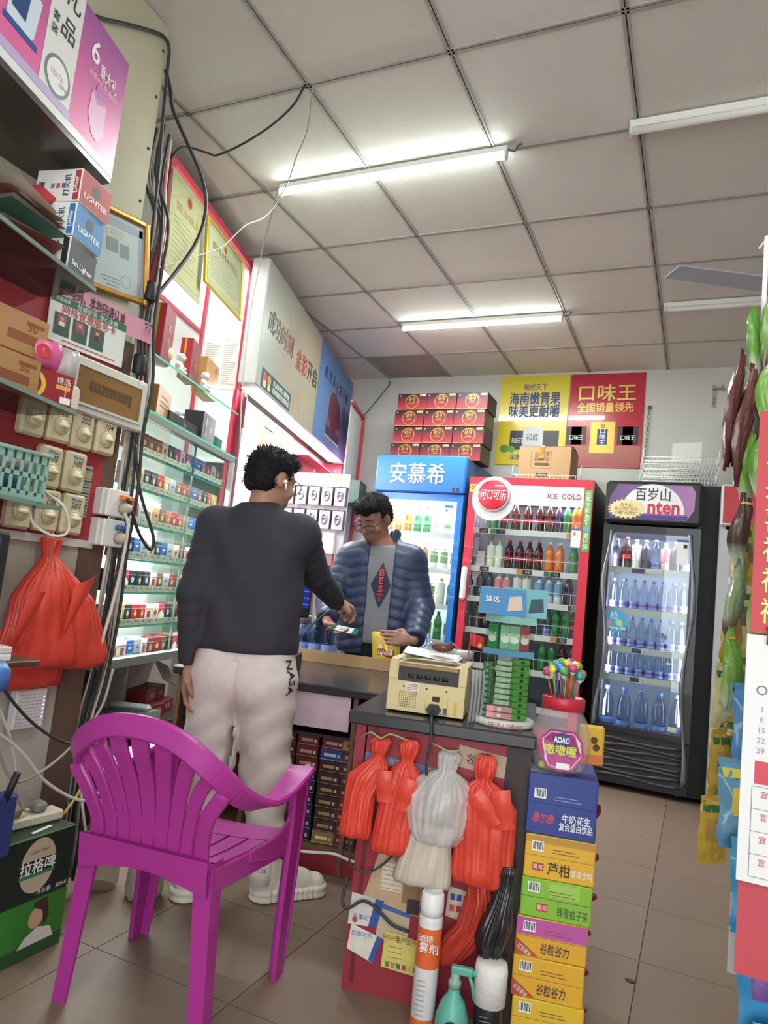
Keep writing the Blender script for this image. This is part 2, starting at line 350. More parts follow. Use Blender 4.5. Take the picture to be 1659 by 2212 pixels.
BN = dict(cola='dark cola bottle with red label', orange='orange soda bottle', sprite='green soda bottle', grape='purple soda bottle', tea='pale tea bottle with yellow cap', milk='white milk drink bottle with blue cap',
          peach='pink drink bottle', water='clear water bottle', bigwater='large clear water bottle', yog='white yogurt bottle', juice='amber juice bottle', dark='dark drink bottle')
def put_bottle(kind, x, y, z, label, group):
    q = bottle(kind)
    if q[4]: o = q[0]; q[4] = False; o.location = (x, y, z)
    else: o = dup(q[0], None, (x, y, z))
    o.rotation_euler = (0, 0, random.uniform(0, 6)); tag(o, label, 'bottle', group)
    return o
# ---- fridge shell ----------------------------------------------------
def fridge_shell(name, label, x0, x1, yf, yb, z1, glass, body, inner, frame, shelves, light=0, lcol=(1, 1, 1), railm=None, doorz=None):
    """empty at floor, front centre; local x across, y into the wall"""
    xc = (x0 + x1) / 2; r = empty(name, (xc, yf, 0), 0, label, 'fridge', 'drinks fridges along the back wall'); W = x1 - x0; D = yb - yf; t = .035
    gx0, gx1, gz0, gz1 = glass[0] - xc, glass[1] - xc, glass[2], glass[3]
    b = MB(); h = W / 2
    b.box(-h, -h + t, .03, D, .04, z1, body); b.box(h - t, h, .03, D, .04, z1, body); b.box(-h + t, h - t, .03, D, z1 - t, z1, body); b.box(-h + t, h - t, .03, D, .04, .04 + t, body); b.box(-h + t, h - t, D - t, D, .04 + t, z1 - t, body)
    b.box(-h, h, .0, .03, .04, gz0 - .05, body); b.build('cabinet', r)
    b = MB(); e = .004
    b.box(-h + t, -h + t + e, .035, D - t, gz0 - .06, gz1 + .04, inner); b.box(h - t - e, h - t, .035, D - t, gz0 - .06, gz1 + .04, inner); b.box(-h + t + e, h - t - e, D - t - e, D - t, gz0 - .06, gz1 + .04, inner); b.box(-h + t + e, h - t - e, .035, D - t - e, gz1 + .03, gz1 + .04, inner); b.box(-h + t + e, h - t - e, .035, D - t - e, gz0 - .06, gz0 - .05, inner)
    b.build('liner', r)
    d = MB(); z0 = gz0 - .05 if doorz is None else doorz[0]; zt = gz1 + .05 if doorz is None else doorz[1]
    for (a0, a1, c0, c1) in ((-h, gx0, z0, zt), (gx1, h, z0, zt), (gx0, gx1, z0, gz0), (gx0, gx1, gz1, zt)): d.box(a0, a1, -.018, .026, c0, c1, frame)
    door = d.build('door', r)
    g = MB(); g.box(gx0, gx1, -.004, .002, gz0, gz1, m_glass); g.build('glass_pane', door)
    for z in shelves:
        s = MB(); s.box(-h + t + .006, h - t - .006, .07, D - t - .02, z - .012, z - .006, pane('#f4f7f7', .4))
        so = s.build('shelf', r); s = MB(); s.box(-h + t + .006, h - t - .006, .05, .062, z - .03, z + .012, railm or m_rail); s.build('price_rail', so)
    for x in (-h + .06, h - .06):
        for y in (.07, D - .07): q = MB(); q.cyl((x, y, 0), (x, y, .045), .02, m_blk, 8); q.build('foot', r)
    if light:
        ld = bpy.data.lights.new('fridge_lamp', 'AREA'); ld.shape = 'RECTANGLE'; ld.size = W - .2; ld.size_y = .06; ld.energy = light; ld.color = lcol
        lo = bpy.data.objects.new('fridge_lamp', ld); COL.objects.link(lo); lo.parent = r; lo.location = (0, .08, gz1 + .02); lo.rotation_euler = (.28, 0, 0)
        b = MB(); b.box(-h + .1, h - .1, .05, .07, gz1 + .012, gz1 + .028, emi('#ffffff', 6)); b.build('lamp_strip', r)
    return r
YW = YB - .03
# ---------------- blue fridge
m_blue = mat('#1c6fc4', .3, coat=.3)
fb = fridge_shell('upright_fridge', 'blue framed upright fridge behind the cashier, three white characters on its header', -2.39, -1.65, 5.0, YW, 2.19, (-2.34, -1.697, .24, 1.85), mat('#2f5f9c', .4), mat('#f1f5f6', .6), m_blue, (1.6, 1.33, 1.06, .79, .52), 45, (.93, .97, 1))
b = MB(); b.bbox(-.375, .375, -.035, .03, 1.905, 2.2, grad('#0f5fb4', '#2c86d8', 'Z', 1.9, 2.2), .012); hd = b.build('header', fb)
b = MB(); rect(b, .28, .335, 1.925, 1.95, -.0365, mat('#2b2b30', .4)); rect(b, .3, .315, 1.93, 1.945, -.0372, mat('#c04040', .4)); b.build('display', hd)
text(hd, '安慕希', .175, (-.02, -.038, 2.055), m_wtext, bold=.02, width=.46)
b = MB(); b.box(-.345, -.335, -.03, -.018, .3, 1.8, mat('#0d4c94', .3)); b.build('handle', fb)
b = MB(); rect(b, .225, .29, 1.67, 1.82, -.0055, m_white); rect(b, .225, .29, 1.8, 1.82, -.006, mat('#2a6cb8', .5)); rect(b, .235, .25, 1.77, 1.785, -.006, m_tag); b.build('energy_sticker', fb)
b = MB(); decal(b, disc_pts(.02, .78, .07), -.0052, mat('#2f7ad0', .5)); decal(b, disc_pts(.115, .79, .082), -.0054, m_wtext); ring(b, .115, .79, .066, .076, -.0058, mat('#2f7ad0', .5))
for k in range(8): a = k * PI / 4; b.add([(.115 + .01 * math.cos(a), -.0058, .79 + .01 * math.sin(a)), (.115 + .06 * math.cos(a - .3), -.0058, .79 + .06 * math.sin(a - .3)), (.115 + .06 * math.cos(a + .3), -.0058, .79 + .06 * math.sin(a + .3))], [(0, 1, 2)], mat('#7fb2e6', .5))
b.build('citrus_sticker', fb); text(fb, '新味', .085, (.02, -.0062, .66), mat('#3a63c0', .5), bold=.03)
for si, (z, kinds) in enumerate(((1.6, ('juice', 'juice', 'orange', 'sprite', 'sprite', 'peach', 'yog', 'yog')), (1.33, ('yog', 'yog', 'juice', 'juice', 'juice', 'yog', 'yog', 'yog')), (1.06, ('sprite', 'tea', 'tea', 'yog', 'tea', 'yog', 'tea', 'sprite')), (.79, ('yog', 'milk', 'yog', 'milk', 'sprite', 'yog', 'sprite', 'yog')))):
    for k, kd in enumerate(kinds): put_bottle(kd, -2.30 + k * .082, 5.12, z - .004, '%s, %s from left, %s shelf of blue fridge' % (BN[kd], ord_(k), ord_(si)), 'bottles in the blue fridge')
# ---------------- red fridge
m_red = mat('#cf2340', .32, coat=.3)
fr = fridge_shell('upright_fridge', 'wide red framed drinks fridge with white header and round red badge', -1.612, -.708, 5.0, YW, 2.045, (-1.56, -.772, .3, 1.9), mat('#2d2b31', .45), mat('#74767e', .6), m_red, (1.66, 1.375, 1.15, .92, .67, .42), 14, (.95, .97, 1), doorz=(.2, 2.045))
b = MB(); P = [(-.4, 1.842), (.394, 1.842), (.394, 1.985), (-.4, 1.985)]; rect(b, -.40, .392, 1.845, 1.99, -.0195, mat('#cfcfd2', .5)); decal(b, disc_pts(-.26, 1.885, .165, 40), -.0192, m_wtext); b.build('header_panel', fr)
b = MB(); b.lathe([(.125, 0), (.125, .02), (.116, .026)], mat('#d8d4d4', .3), 36, M=T(-.258, -.02, 1.91) @ Matrix.Rotation(PI / 2, 4, 'X')); b.lathe([(.112, .02), (.112, .028), (.105, .031)], mat('#c91f3a', .3, coat=.4), 36, M=T(-.258, -.02, 1.91) @ Matrix.Rotation(PI / 2, 4, 'X')); bd = b.build('round_badge', fr)
text(bd, '可口可乐', .085, (-.258, -.0525, 1.91), m_wtext, bold=.015, width=.19, shear=.25)
text(fr, 'ICE  COLD', .052, (.255, -.0205, 1.92), mat('#a82a3c', .5), width=.235, bold=.01)
b = MB(); rect(b, -.445, -.405, 1.93, 1.99, -.0195, mat('#e6b92a', .5)); ring(b, -.425, 1.963, .008, .014, -.0198, mat('#3a2a18', .5), 14); b.build('yellow_sticker', fr)
b = MB(); rect(b, .398, .447, 1.54, 1.975, -.0195, mat('#57a83c', .5)); ring(b, .422, 1.70, .001, .02, -.0199, mat('#5fa8dc', .5), 14); b.build('green_sticker', fr)
for t_, z in (('无', 1.945), ('氟', 1.91), ('节', 1.865), ('能', 1.83), ('40', 1.785), ('%+', 1.75), ('更', 1.65), ('环', 1.612), ('保', 1.575)): text(fr, t_, .04, (.422, -.0205, z), m_wtext, bold=.02, rot=(PI / 2, PI / 2, 0) if t_ in ('40', '%+') else (PI / 2, 0, 0))
b = MB(); b.bbox(-.448, -.404, -.05, -.018, 1.12, 1.37, mat('#e8e3e2', .4), .018); b.build('handle', fr)
b = MB(); rect(b, .32, .385, 1.56, 1.7, -.0055, m_white); rect(b, .32, .385, 1.685, 1.7, -.006, mat('#2a6cb8', .5)); rect(b, .32, .385, 1.56, 1.566, -.006, mat('#2a6cb8', .5)); rect(b, .335, .35, 1.65, 1.675, -.006, mat('#d07a50', .5)); b.build('energy_sticker', fr)
for z, x, n, c in ((1.66, -.33, '-3.0', 0), (1.66, -.2, '-3', 1), (1.66, .36, '-3.0', 2), (1.375, -.3, '-5.0', 0), (1.375, .02, '-4.0', 2), (1.375, .22, '-4.0', 1), (1.15, .1, '-4.0', 0), (1.15, .36, '-2.0', 0), (.92, .3, '-2.0', 2)):
    b = MB(); rect(b, x - .035, x + .035, z - .026, z + .008, .0485, m_tag)
    if c: rect(b, x - .08, x - .038, z - .026, z + .008, .0485, mat(('#2f7d4a', '#d88a4a')[c - 1], .5))
    b.build('price_tag', fr); text(fr, n, .026, (x, .0478, z - .009), m_wtext)
RS = {1: (1.66, (('sprite', -1.44), ('cola', -1.36), ('cola', -1.27), ('cola', -1.18), ('cola', -1.09), ('cola', -1.02), ('grape', -.955), ('sprite', -.895), ('orange', -.835), ('orange', -.80))),
      2: (1.375, (('tea', -1.44), ('tea', -1.375), ('cola', -1.30), ('cola', -1.22), ('cola', -1.15), ('cola', -1.08), ('orange', -1.0), ('orange', -.93), ('sprite', -.83))),
      3: (1.15, (('dark', -1.5), ('dark', -1.43), ('peach', -1.36), ('peach', -1.3), ('tea', -1.22), ('tea', -1.15), ('milk', -1.06), ('milk', -.99), ('milk', -.92), ('grape', -.85))),
      4: (.92, (('dark', -1.5), ('cola', -1.43), ('dark', -1.36), ('cola', -1.28), ('water', -.98), ('sprite', -.92), ('sprite', -.85), ('cola', -.79))),
      5: (.67, (('sprite', -1.0), ('sprite', -.93), ('cola', -.86), ('cola', -.79)))}
for si, (z, row) in RS.items():
    for k, (kd, x) in enumerate(row):
        put_bottle(kd, x, 5.115, z - .004, '%s, %s from left, %s shelf of red fridge' % (BN[kd], ord_(k), ord_(si - 1)), 'bottles in the red fridge')
    b = MB(); zt = z + .085
    b.tube([(-.4, .085, zt), (.4, .085, zt)], .0025, m_wire, 5)
    for k in range(15): b.tube([(-.39 + k * .0557, .085, z - .01), (-.39 + k * .0557, .085, zt)], .0016, m_wire, 4)
    b.build('wire_guard', fr)
for k, (x, z, c) in enumerate(((-.41, 1.52, '#c9a6c4'), (-.37, 1.3, '#d7bcd0'), (-.42, 1.2, '#b9a0c8'), (-.35, 1.42, '#e2cfda'))):
    b = MB(); b.box(x - .035, x + .03, .10, .13, z - .07, z + .08, mat(c, .5)); b.build('paper_sheet', fr)
# ---------------- black fridge
fk = fridge_shell('upright_fridge', 'black water fridge with purple header and wavy silver edges', -.622, -.01, 5.0, YW, 2.043, (-.572, -.066, .405, 1.69), m_blk, mat('#9499a6', .6), mat('#232127', .35, coat=.2), (1.45, 1.17, .915, .725), 11, (.86, .87, 1.0), mat('#cfd6d2', .45), doorz=(.37, 1.74))
b = MB(); b.bbox(-.306, .306, -.045, .03, 1.755, 2.045, mat('#211f25', .4), .02); hd = b.build('header', fk)
b = MB()
pl = grad('#5a4478', '#b07ab4', 'X', -.3, .3); P = [(-.262, 1.785), (.215, 1.785), (.258, 1.86), (.262, 1.98), (.235, 2.02), (-.225, 2.02), (-.275, 1.93), (-.285, 1.83)]
decal(b, P, -.0458, pl); rect(b, -.27, .22, 1.787, 1.82, -.0461, mat('#4a3c88', .45)); rect(b, -.16, .2, 1.815, 1.822, -.0463, mat('#9a5fb4', .45)); decal(b, disc_pts(-.0, 1.825, .2, 24, 0, PI * 24 / 23), -.0466, mat('#e9e7ea', .45))
b.build('header_print', hd)
text(hd, '百岁山', .095, (0.0, -.0472, 1.955), mat('#332a45', .5), bold=.01, width=.22); text(hd, 'nten', .13, (.07, -.0472, 1.865), mat('#c93a4a', .5), bold=.03, width=.2)
b = MB(); st = []
for k in range(44): a = 2 * PI * k / 44; rr = 1 if k % 2 else .8; st.append((-.165 + .125 * rr * math.cos(a), 1.85 + .07 * rr * math.sin(a)))
decal(b, st, -.0478, mat('#ead79a', .5)); bs_ = b.build('star_sticker', hd)
for t_, z, c in (('百岁山', 1.877, '#3b3340'), ('是天然矿泉水', 1.85, '#b0413c'), ('不是“天然水”', 1.823, '#3b3340')): text(bs_, t_, .026, (-.165, -.0484, z), mat(c, .5), width=.075 if len(t_) < 4 else .15)
b = MB(); b.box(.306, .412, .05, .5, .03, 2.04, mat('#100f12', .6)); b.build('side_column', fk)
b = MB(); b.box(-.27, .27, -.004, .012, .06, .37, mat('#2b2a30', .5)); gr = b.build('base_panel', fk)
for k in range(8):
    b = MB(); z = .09 + k * .033; b.tube([(-.27 + .054 * i, -.008 - .006 * math.sin(i * .9 + k), z + .008 * math.sin(i * .62 + k * 1.9)) for i in range(11)], .008, mat('#3a3940', .4), 6, flat=1.4); b.build('grille_slat', gr)
b = MB()
for i in range(38): b.cyl((-.26 + i * .0138, -.006, .352), (-.26 + i * .0138, -.003, .352), .0045, m_groove, 6)
b.build('vent_holes', gr)
for sx_ in (-1, 1):
    b = MB(); pts = []
    for i in range(40):
        t_ = i / 39; z = .1 + 1.6 * t_ if sx_ > 0 else .4 + 1.3 * t_; pts.append((sx_ * (.262 + .02 * math.sin(t_ * 9.2 + 1.2)), -.024, z))
    b.tube(pts, [.012 + .010 * math.sin(i / 39 * 9.2 + 1.2) ** 2 for i in range(40)], mat('#8f9298', .28, .8), 8, flat=.5); b.build('wavy_handle', fk)
b = MB(); rect(b, .165, .235, 1.5, 1.665, -.0055, m_white); rect(b, .165, .235, 1.65, 1.665, -.006, mat('#2a6cb8', .5)); rect(b, .205, .228, 1.61, 1.635, -.006, m_tag); b.build('energy_sticker', fk)
b = MB(); decal(b, disc_pts(-.19, 1.09, .075, 30), -.0055, mat('#3aa2cf', .5)); decal(b, disc_pts(-.235, 1.075, .02, 14), -.006, mat('#d98aa8', .5)); decal(b, disc_pts(-.165, 1.08, .022, 14), -.006, mat('#a9cf7a', .5)); sk = b.build('pull_sticker', fk)
text(sk, '拉', .055, (-.2, -.0065, 1.125), m_wtext); text(sk, 'Move On', .03, (-.18, -.0065, 1.045), m_wtext, bold=.02)
b = MB(); rect(b, .17, .225, .425, .455, -.0055, mat('#c9cba8', .5)); b.build('tape_patch', fk)
for z, t_ in ((.915, '2.0'), (.725, '1.5')):
    b = MB(); rect(b, -.08, -.02, z - .024, z + .004, .0485, mat('#4a4478', .5)); rect(b, -.018, .022, z - .022, z + .002, .0485, m_white); b.build('price_tag', fk); text(fk, t_, .02, (.002, .0478, z - .01), m_tag)
b = MB(); rect(b, -.11, -.03, 1.425, 1.455, .0485, mat('#5b3f78', .5)); rect(b, -.02, .08, 1.43, 1.46, .0485, m_white); b.build('price_tag', fk)
BS = ((1.45, 'dark', 8), (1.17, 'water', 8), (.915, 'water', 8), (.725, 'water', 8), (.40, 'bigwater', 5))
for si, (z, kd, n) in enumerate(BS):
    for k in range(n): put_bottle(('dark', 'cola', 'tea', 'dark', 'water', 'peach', 'dark', 'water')[k] if si == 0 else kd, -.535 + k * (.44 / (n - 1)), 5.115, z - .004 if si < 4 else .347, '%s, %s from left, %s level of black fridge' % (BN[kd], ord_(k), ord_(si)), 'bottles in the black fridge')
for x in (-.24, .24):
    ld = bpy.data.lights.new('side_fill', 'AREA'); ld.shape = 'RECTANGLE'; ld.size = .03; ld.size_y = 1.1; ld.energy = 3.5; ld.color = (.86, .91, 1); lo = bpy.data.objects.new('side_fill', ld); COL.objects.link(lo); lo.parent = fk; lo.location = (x, .07, 1.0); lo.rotation_euler = (PI / 2, 0, .5 if x > 0 else -.5)  # added fill lights at both sides to brighten the lower bottles
# ---------------- grey fridge at the right
fg = fridge_shell('upright_fridge', 'grey framed fridge with plain red header, partly behind the hanging snacks', .095, .70, 4.75, YW, 2.0, (.155, .64, .2, 1.66), mat('#a9abad', .45), mat('#6d7078', .6), mat('#b4b6b8', .4), (1.42, 1.15, .9, .65, .4), 3, doorz=(.15, 1.715))
b = MB(); b.bbox(-.302, .302, -.02, .03, 1.742, 2.0, mat('#c2c4c5', .4), .008); hd = b.build('header', fg); b = MB(); rect(b, -.29, .29, 1.757, 1.987, -.0205, mat('#b92836', .45)); b.build('red_panel', hd)
b = MB(); P = [(-.23, 1.46), (-.23, 1.66), (.2, 1.66), (.2, 1.61), (-.12, 1.605), (-.145, 1.53), (-.17, 1.475)]; decal(b, P, -.0055, mat('#c22a36', .5)); bn = b.build('banner_sticker', fg); text(bn, '农夫山泉', .045, (-.12, -.0062, 1.632), m_wtext, bold=.02)
b = MB(); b.box(-.302, .302, -.004, .03, .02, .128, mat('#9a9c9e', .4)); b.build('kick_panel', fg)
for si, z in enumerate((1.42, 1.15, .9, .65, .4)):
    for k in range(3): put_bottle(('dark', 'cola', 'dark', 'juice', 'dark')[si], .19 + k * .075, 4.87, z - .004, '%s, %s from left, %s shelf of grey fridge' % (BN[('dark', 'cola', 'dark', 'juice', 'dark')[si]], ord_(k), ord_(si)), 'bottles in the grey fridge')
# ---------------- white carton on the grey fridge
b = MB(); b.bbox(.165, .52, 5.1, 5.45, 2.002, 2.5, mat('#d9dad8', .6), .004); o = b.build('white_carton'); tag(o, 'plain white carton standing on the grey fridge', 'carton')
b = MB(); b.box(.165, .52, 5.098, 5.1, 2.24, 2.246, mat('#b9b9b6', .6)); b.build('carton_seam', o)
# ---------------- drinks cartons on the blue fridge
def war_carton():
    w_, h_, d_ = .255, .138, .26
    b = MB(); b.bbox(-w_ / 2, w_ / 2, 0, d_, .0, h_ - .002, mat('#5b2a2b', .4), .002); o = b.build('drink_carton')
    b = MB(); rect(b, -w_ / 2 + .002, w_ / 2 - .002, .002, h_ - .004, -.0006, grad('#a02a38', '#22121a', 'Z', .01, .12)); rect(b, -w_ / 2 + .002, w_ / 2 - .002, .002, .008, -.0009, mat('#b58b3e', .4)); b.build('front_print', o)
    b = MB(); gd = mat('#cfa45a', .35, .3); ring(b, 0, .068, .052, .057, -.0012, gd, 24); ring(b, .004, .066, .058, .066, -.0013, mat('#8a3a2a', .4), 18, -1.2, 1.6); decal(b, disc_pts(0, .092, .027, 20), -.0013, gd); decal(b, disc_pts(0, .092, .024, 20), -.0016, mat('#3a1a1c', .4))
    rect(b, -.03, .03, .052, .06, -.0014, mat('#b06a48', .4)); decal(b, disc_pts(-.105, .118, .006, 10), -.0014, mat('#b9b0a8', .4)); b.build('gold_emblem', o)
    text(o, '战马', .03, (0, -.002, .092), gd, bold=.03); text(o, '能量型', .018, (.092, -.0014, .122), mat('#e9dca8', .4), bold=.04)
    b = MB(); 
    b.add([(w_ / 2 + .0006, .004, .004), (w_ / 2 + .0006, d_ - .004, .004), (w_ / 2 + .0006, d_ - .004, h_ - .004), (w_ / 2 + .0006, .004, h_ - .004)], [(0, 1, 2, 3)], mat('#2d1a20', .4)); b.build('side_print', o)
    return o
wc = None
for r_ in range(4):
    for c_ in range(3):
        lab = 'black and red drink carton on the blue fridge, %s row down, %s' % (ord_(3 - r_), ('left', 'middle', 'right')[c_])
        loc = (-2.245 + c_ * .258 + (r_ % 2) * .006 + r_ * .004, 5.15 + .006 * ((r_ + c_) % 2), 2.201 + r_ * .139)
        if wc is None: wc = war_carton(); wc.location = loc; tag(wc, lab, 'carton', 'drink cartons on the blue fridge')
        else: dup(wc, None, loc, None, lab)
# ---------------- cardboard box on a wire tray on the red fridge
def wire_tray(label, x0, x1, y0, y1, z, hh, n=14, rot=0, lip=.06, loc=(0, 0, 0)):
    r = empty('wire_tray', loc, rot, label, 'wire tray', 'white wire trays on the fridges')
    b = MB()
    for zz in (z, z + hh): b.tube([(x0, y0, zz), (x1, y0, zz), (x1, y1, zz), (x0, y1, zz)], .003, m_wire, 5, closed=True)
    b.build('rim', r); b = MB()
    for k in range(n + 1):
        x = x0 + (x1 - x0) * k / n; b.tube([(x, y0, z + hh), (x, y0, z), (x, y1, z), (x, y1, z + hh)], .0016, m_wire, 4)
    for k in range(1, 5): y = y0 + (y1 - y0) * k / 5; b.tube([(x0, y, z), (x1, y, z)], .0022, m_wire, 4)
    b.build('wires', r)
    for x in (x0, x1):
        b = MB(); b.tube([(x, y0, z), (x, y0 - .006, z + hh + lip), (x + .01, y0 + .004, z + hh + lip + .012)], .0028, m_wire, 5); b.build('hook', r)
    return r
wire_tray('white wire tray under the cardboard box on the red fridge', -1.33, -.83, 5.12, 5.5, 2.052, .045, 16)
m_card = mat('#b08a62', .75, noise=.06, ns=5); m_cprint = mat('#5a4634', .7); m_tape = mat('#c07a30', .35)
bx = MB(); bx.bbox(-.195, .195, 0, .32, 0, .268, m_card, .003); cb = bx.build('cardboard_box', None, (-1.108, 5.17, 2.06)); tag(cb, 'brown cardboard box with orange tape on the red fridge', 'box')
b = MB(); b.add([(-.195, 0, .268), (.195, 0, .268), (.195, .16, .29), (-.195, .16, .29)], [(0, 1, 2, 3)], m_card); b.add([(-.195, .32, .268), (.195, .32, .268), (.195, .165, .286), (-.195, .165, .286)], [(0, 1, 2, 3)], m_card); b.build('flap', cb)
b = MB(); ring_ = [(-.10, .1), (.05, .1), (.05, .23), (-.10, .23)]
for p, q in zip(ring_, ring_[1:] + ring_[:1]): b.box(min(p[0], q[0]) - .001, max(p[0], q[0]) + .001, -.0008, 0, min(p[1], q[1]) - .001, max(p[1], q[1]) + .001, m_cprint)
rect(b, -.07, .035, .12, .14, -.001, m_cprint); rect(b, -.055, .03, .035, .062, -.001, mat('#3a2d24', .7)); b.build('print', cb)
for t_, z in (('白桃味', .165), ('65克×14包', .19), ('原切薯片', .215)): text(cb, t_, .026, (-.02, -.0012, z), m_cprint, rot=(PI / 2, PI, 0), width=.11)
text(cb, '达利园', .018, (-.012, -.0014, .048), mat('#d9cbb8', .6), rot=(PI / 2, PI, 0))
b = MB(); b.grid(lambda u, v: (-.045 + .04 * u + .006 * math.sin(v * 9), -.003 - .004 * math.sin(u * 3.1) - .002 * math.sin(v * 17), .17 + .105 * v), 4, 10, m_tape); b.build('tape', cb)
# ---------------- stack of wire trays on the black fridge
for k in range(6):
    wire_tray('white empty wire tray stacked on the black fridge, %s from the bottom' % ord_(k), -.24, .24, 0, .4, 0, .05, 22, .0 + .03 * ((k * 7) % 3 - 1), .02 + .03 * (k == 5), (-.18 + .008 * (k % 3), 5.12 + .008 * (k % 2), 2.05 + k * .03))
# ---------------- wall: posters, chain, bracket, patch
def poster(name, label, x0, x1, z0, z1, col):
    b = MB(); b.bbox(x0, x1, YB - .008, YB - .001, z0, z1, col, .002); o = b.build(name); tag(o, label, 'poster', 'posters on the back wall'); return o
m_navy = mat('#2b3f8a', .5)
py = poster('wall_poster', 'yellow wall poster with blue characters above the red fridge', -1.645, -1.063, 2.29, 3.066, mat('#d9c52c', .22, coat=.5)); y_ = YB - .0088
text(py, '和成天下', .062, (-1.345, y_, 2.965), m_navy, bold=.02, width=.2); text(py, '海南嫩青果', .115, (-1.345, y_, 2.865), m_navy, bold=.05, width=.43); text(py, '味美更耐嚼', .115, (-1.345, y_, 2.755), m_navy, bold=.055, width=.43)
b = MB(); rect(b, -1.53, -1.40, 2.42, 2.585, y_, mat('#2a2224', .4)); rect(b, -1.42, -1.25, 2.41, 2.62, y_ - .0004, mat('#c9c9cc', .4)); rect(b, -1.25, -1.12, 2.42, 2.585, y_, mat('#2a2224', .4)); b.build('printed_pouches', py)
b = MB(); decal(b, disc_pts(-1.57, 2.43, .035, 16, sx=1.2), y_ - .0003, mat('#4f8a3a', .4)); decal(b, disc_pts(-1.51, 2.425, .03, 16), y_ - .0006, mat('#5f9a44', .4)); b.build('printed_fruit', py)
text(py, '和成天下', .05, (-1.465, y_ - .0006, 2.5), m_wtext, width=.1); text(py, '和成', .07, (-1.34, y_ - .0009, 2.53), mat('#3a3234', .5), width=.1); text(py, '全国', .05, (-1.47, y_ - .0004, 2.36), m_navy, bold=.03)
prd = poster('wall_poster', 'red wall poster with gold characters right of the yellow poster', -1.056, -.471, 2.282, 3.064, mat('#b5243a', .22, coat=.5)); m_gold = mat('#dcb95a', .35, .3)
text(prd, '口味王', .15, (-.765, y_, 2.9), mat('#6f1422', .4), bold=.06, width=.46); text(prd, '口味王', .15, (-.765, y_ - .0006, 2.903), m_gold, bold=.03, width=.45); text(prd, '全国销量领先', .085, (-.77, y_, 2.78), m_gold, bold=.03, width=.44)
b = MB(); rect(b, -1.05, -.48, 2.29, 2.46, y_, grad('#a94a4a', '#b06a5a', 'Z', 2.29, 2.46)); rect(b, -.87, -.68, 2.40, 2.66, y_ - .0004, mat('#cdb23a', .35, .2)); rect(b, -.815, -.735, 2.47, 2.6, y_ - .0008, mat('#2b2f62', .4)); ring(b, -.775, 2.625, .008, .016, y_ - .0008, mat('#b5243a', .4), 14)
for x in (-1.0, -.96, -.6, -.56): rect(b, x - .06, x + .06, 2.47, 2.62, y_ - .0002, mat('#3a1a1c', .4))
b.build('printed_pouches', prd); text(prd, '口\n味\n王', .05, (-.775, y_ - .0012, 2.535), m_wtext, bold=.03)
for x in (-.98, -.58): text(prd, '口味王', .045, (x, y_ - .0008, 2.53), m_wtext, bold=.03, width=.11)
ch = empty('chain', (-.431, YB - .02, 2.76), 0, 'thin metal chain hanging on the back wall right of the red poster', 'chain'); m_chain = mat('#6a6662', .4, .7)
for k in range(15):
    b = MB(); z = -k * .032; a = k % 2
    b.tube([(.009 * math.cos(t_) * (1 - a) - .008 * k * .1, .009 * math.cos(t_) * a, z + .019 * math.sin(t_)) for t_ in [i * PI / 4 for i in range(8)]], .0022, m_chain, 5, closed=True); b.build('link', ch)
b = MB(); b.box(-.012, .012, .004, .02, .0, .03, m_chain); b.build('hanger', ch)
br = empty('wall_bracket', (.027, YB, 2.77), 0, 'small metal bracket screwed high on the back wall at right', 'bracket'); m_br = mat('#a39a90', .5, .4, noise=.2, ns=30)
b = MB(); b.box(-.014, .014, -.006, 0, 0, .165, m_br); b.build('plate', br)
for z in (.03, .07): b = MB(); b.cyl((0, -.009, z), (0, -.006, z), .007, mat('#6a4a3a', .6, .3), 8); b.build('screw', br)
b = MB(); b.box(-.014, .014, -.04, -.006, .135, .165, m_br); b.build('ledge', br)
b = MB(); b.tube([(.014, -.02, .14), (.05, -.03, .14), (.06, -.03, .17)], .005, m_br, 6); b.ball((.065, -.03, .135), .012, m_br, 8, 6); b.build('hook', br)
b = MB(); b.fprism([(-.247, 2.34), (-.037, 2.335), (-.037, 2.5), (-.247, 2.487)], YB - .003, YB - .0008, mat('#e9e9e6', .6)); o = b.build('reflected_light_patch'); tag(o, 'patch of reflected light painted white on the back wall above the wire trays', 'sheet')  # thin white quad stands in for light reflected onto the wall
# ================================================================== LEFT WALL: cabinets, sign, pillar, rack
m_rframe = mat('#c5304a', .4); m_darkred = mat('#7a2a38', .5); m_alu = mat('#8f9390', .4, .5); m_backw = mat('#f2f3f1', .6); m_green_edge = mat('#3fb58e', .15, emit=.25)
m_shelfglass = pane('#f7fcfa', .25); gold = mat('#c9a24a', .35, .4); m_black = mat('#18181b', .5)
def area(parent, loc, rot, sx, sy, power, col=(1, 1, 1), name='lamp'):
    ld = bpy.data.lights.new(name, 'AREA'); ld.shape = 'RECTANGLE'; ld.size = sx; ld.size_y = sy; ld.energy = power; ld.color = col
    o = bpy.data.objects.new(name, ld); COL.objects.link(o); o.parent = parent; o.location = loc; o.rotation_euler = rot; return o
def glass_shelf(parent, x0, x1, y0, y1, z, t=.008):
    b = MB(); b.box(x0, x1, y0 + .003, y1, z - t, z, m_shelfglass); o = b.build('glass_shelf', parent)
    b = MB(); b.box(x0, x1, y0, y0 + .003, z - t, z, m_green_edge); b.build('green_edge', o); return o
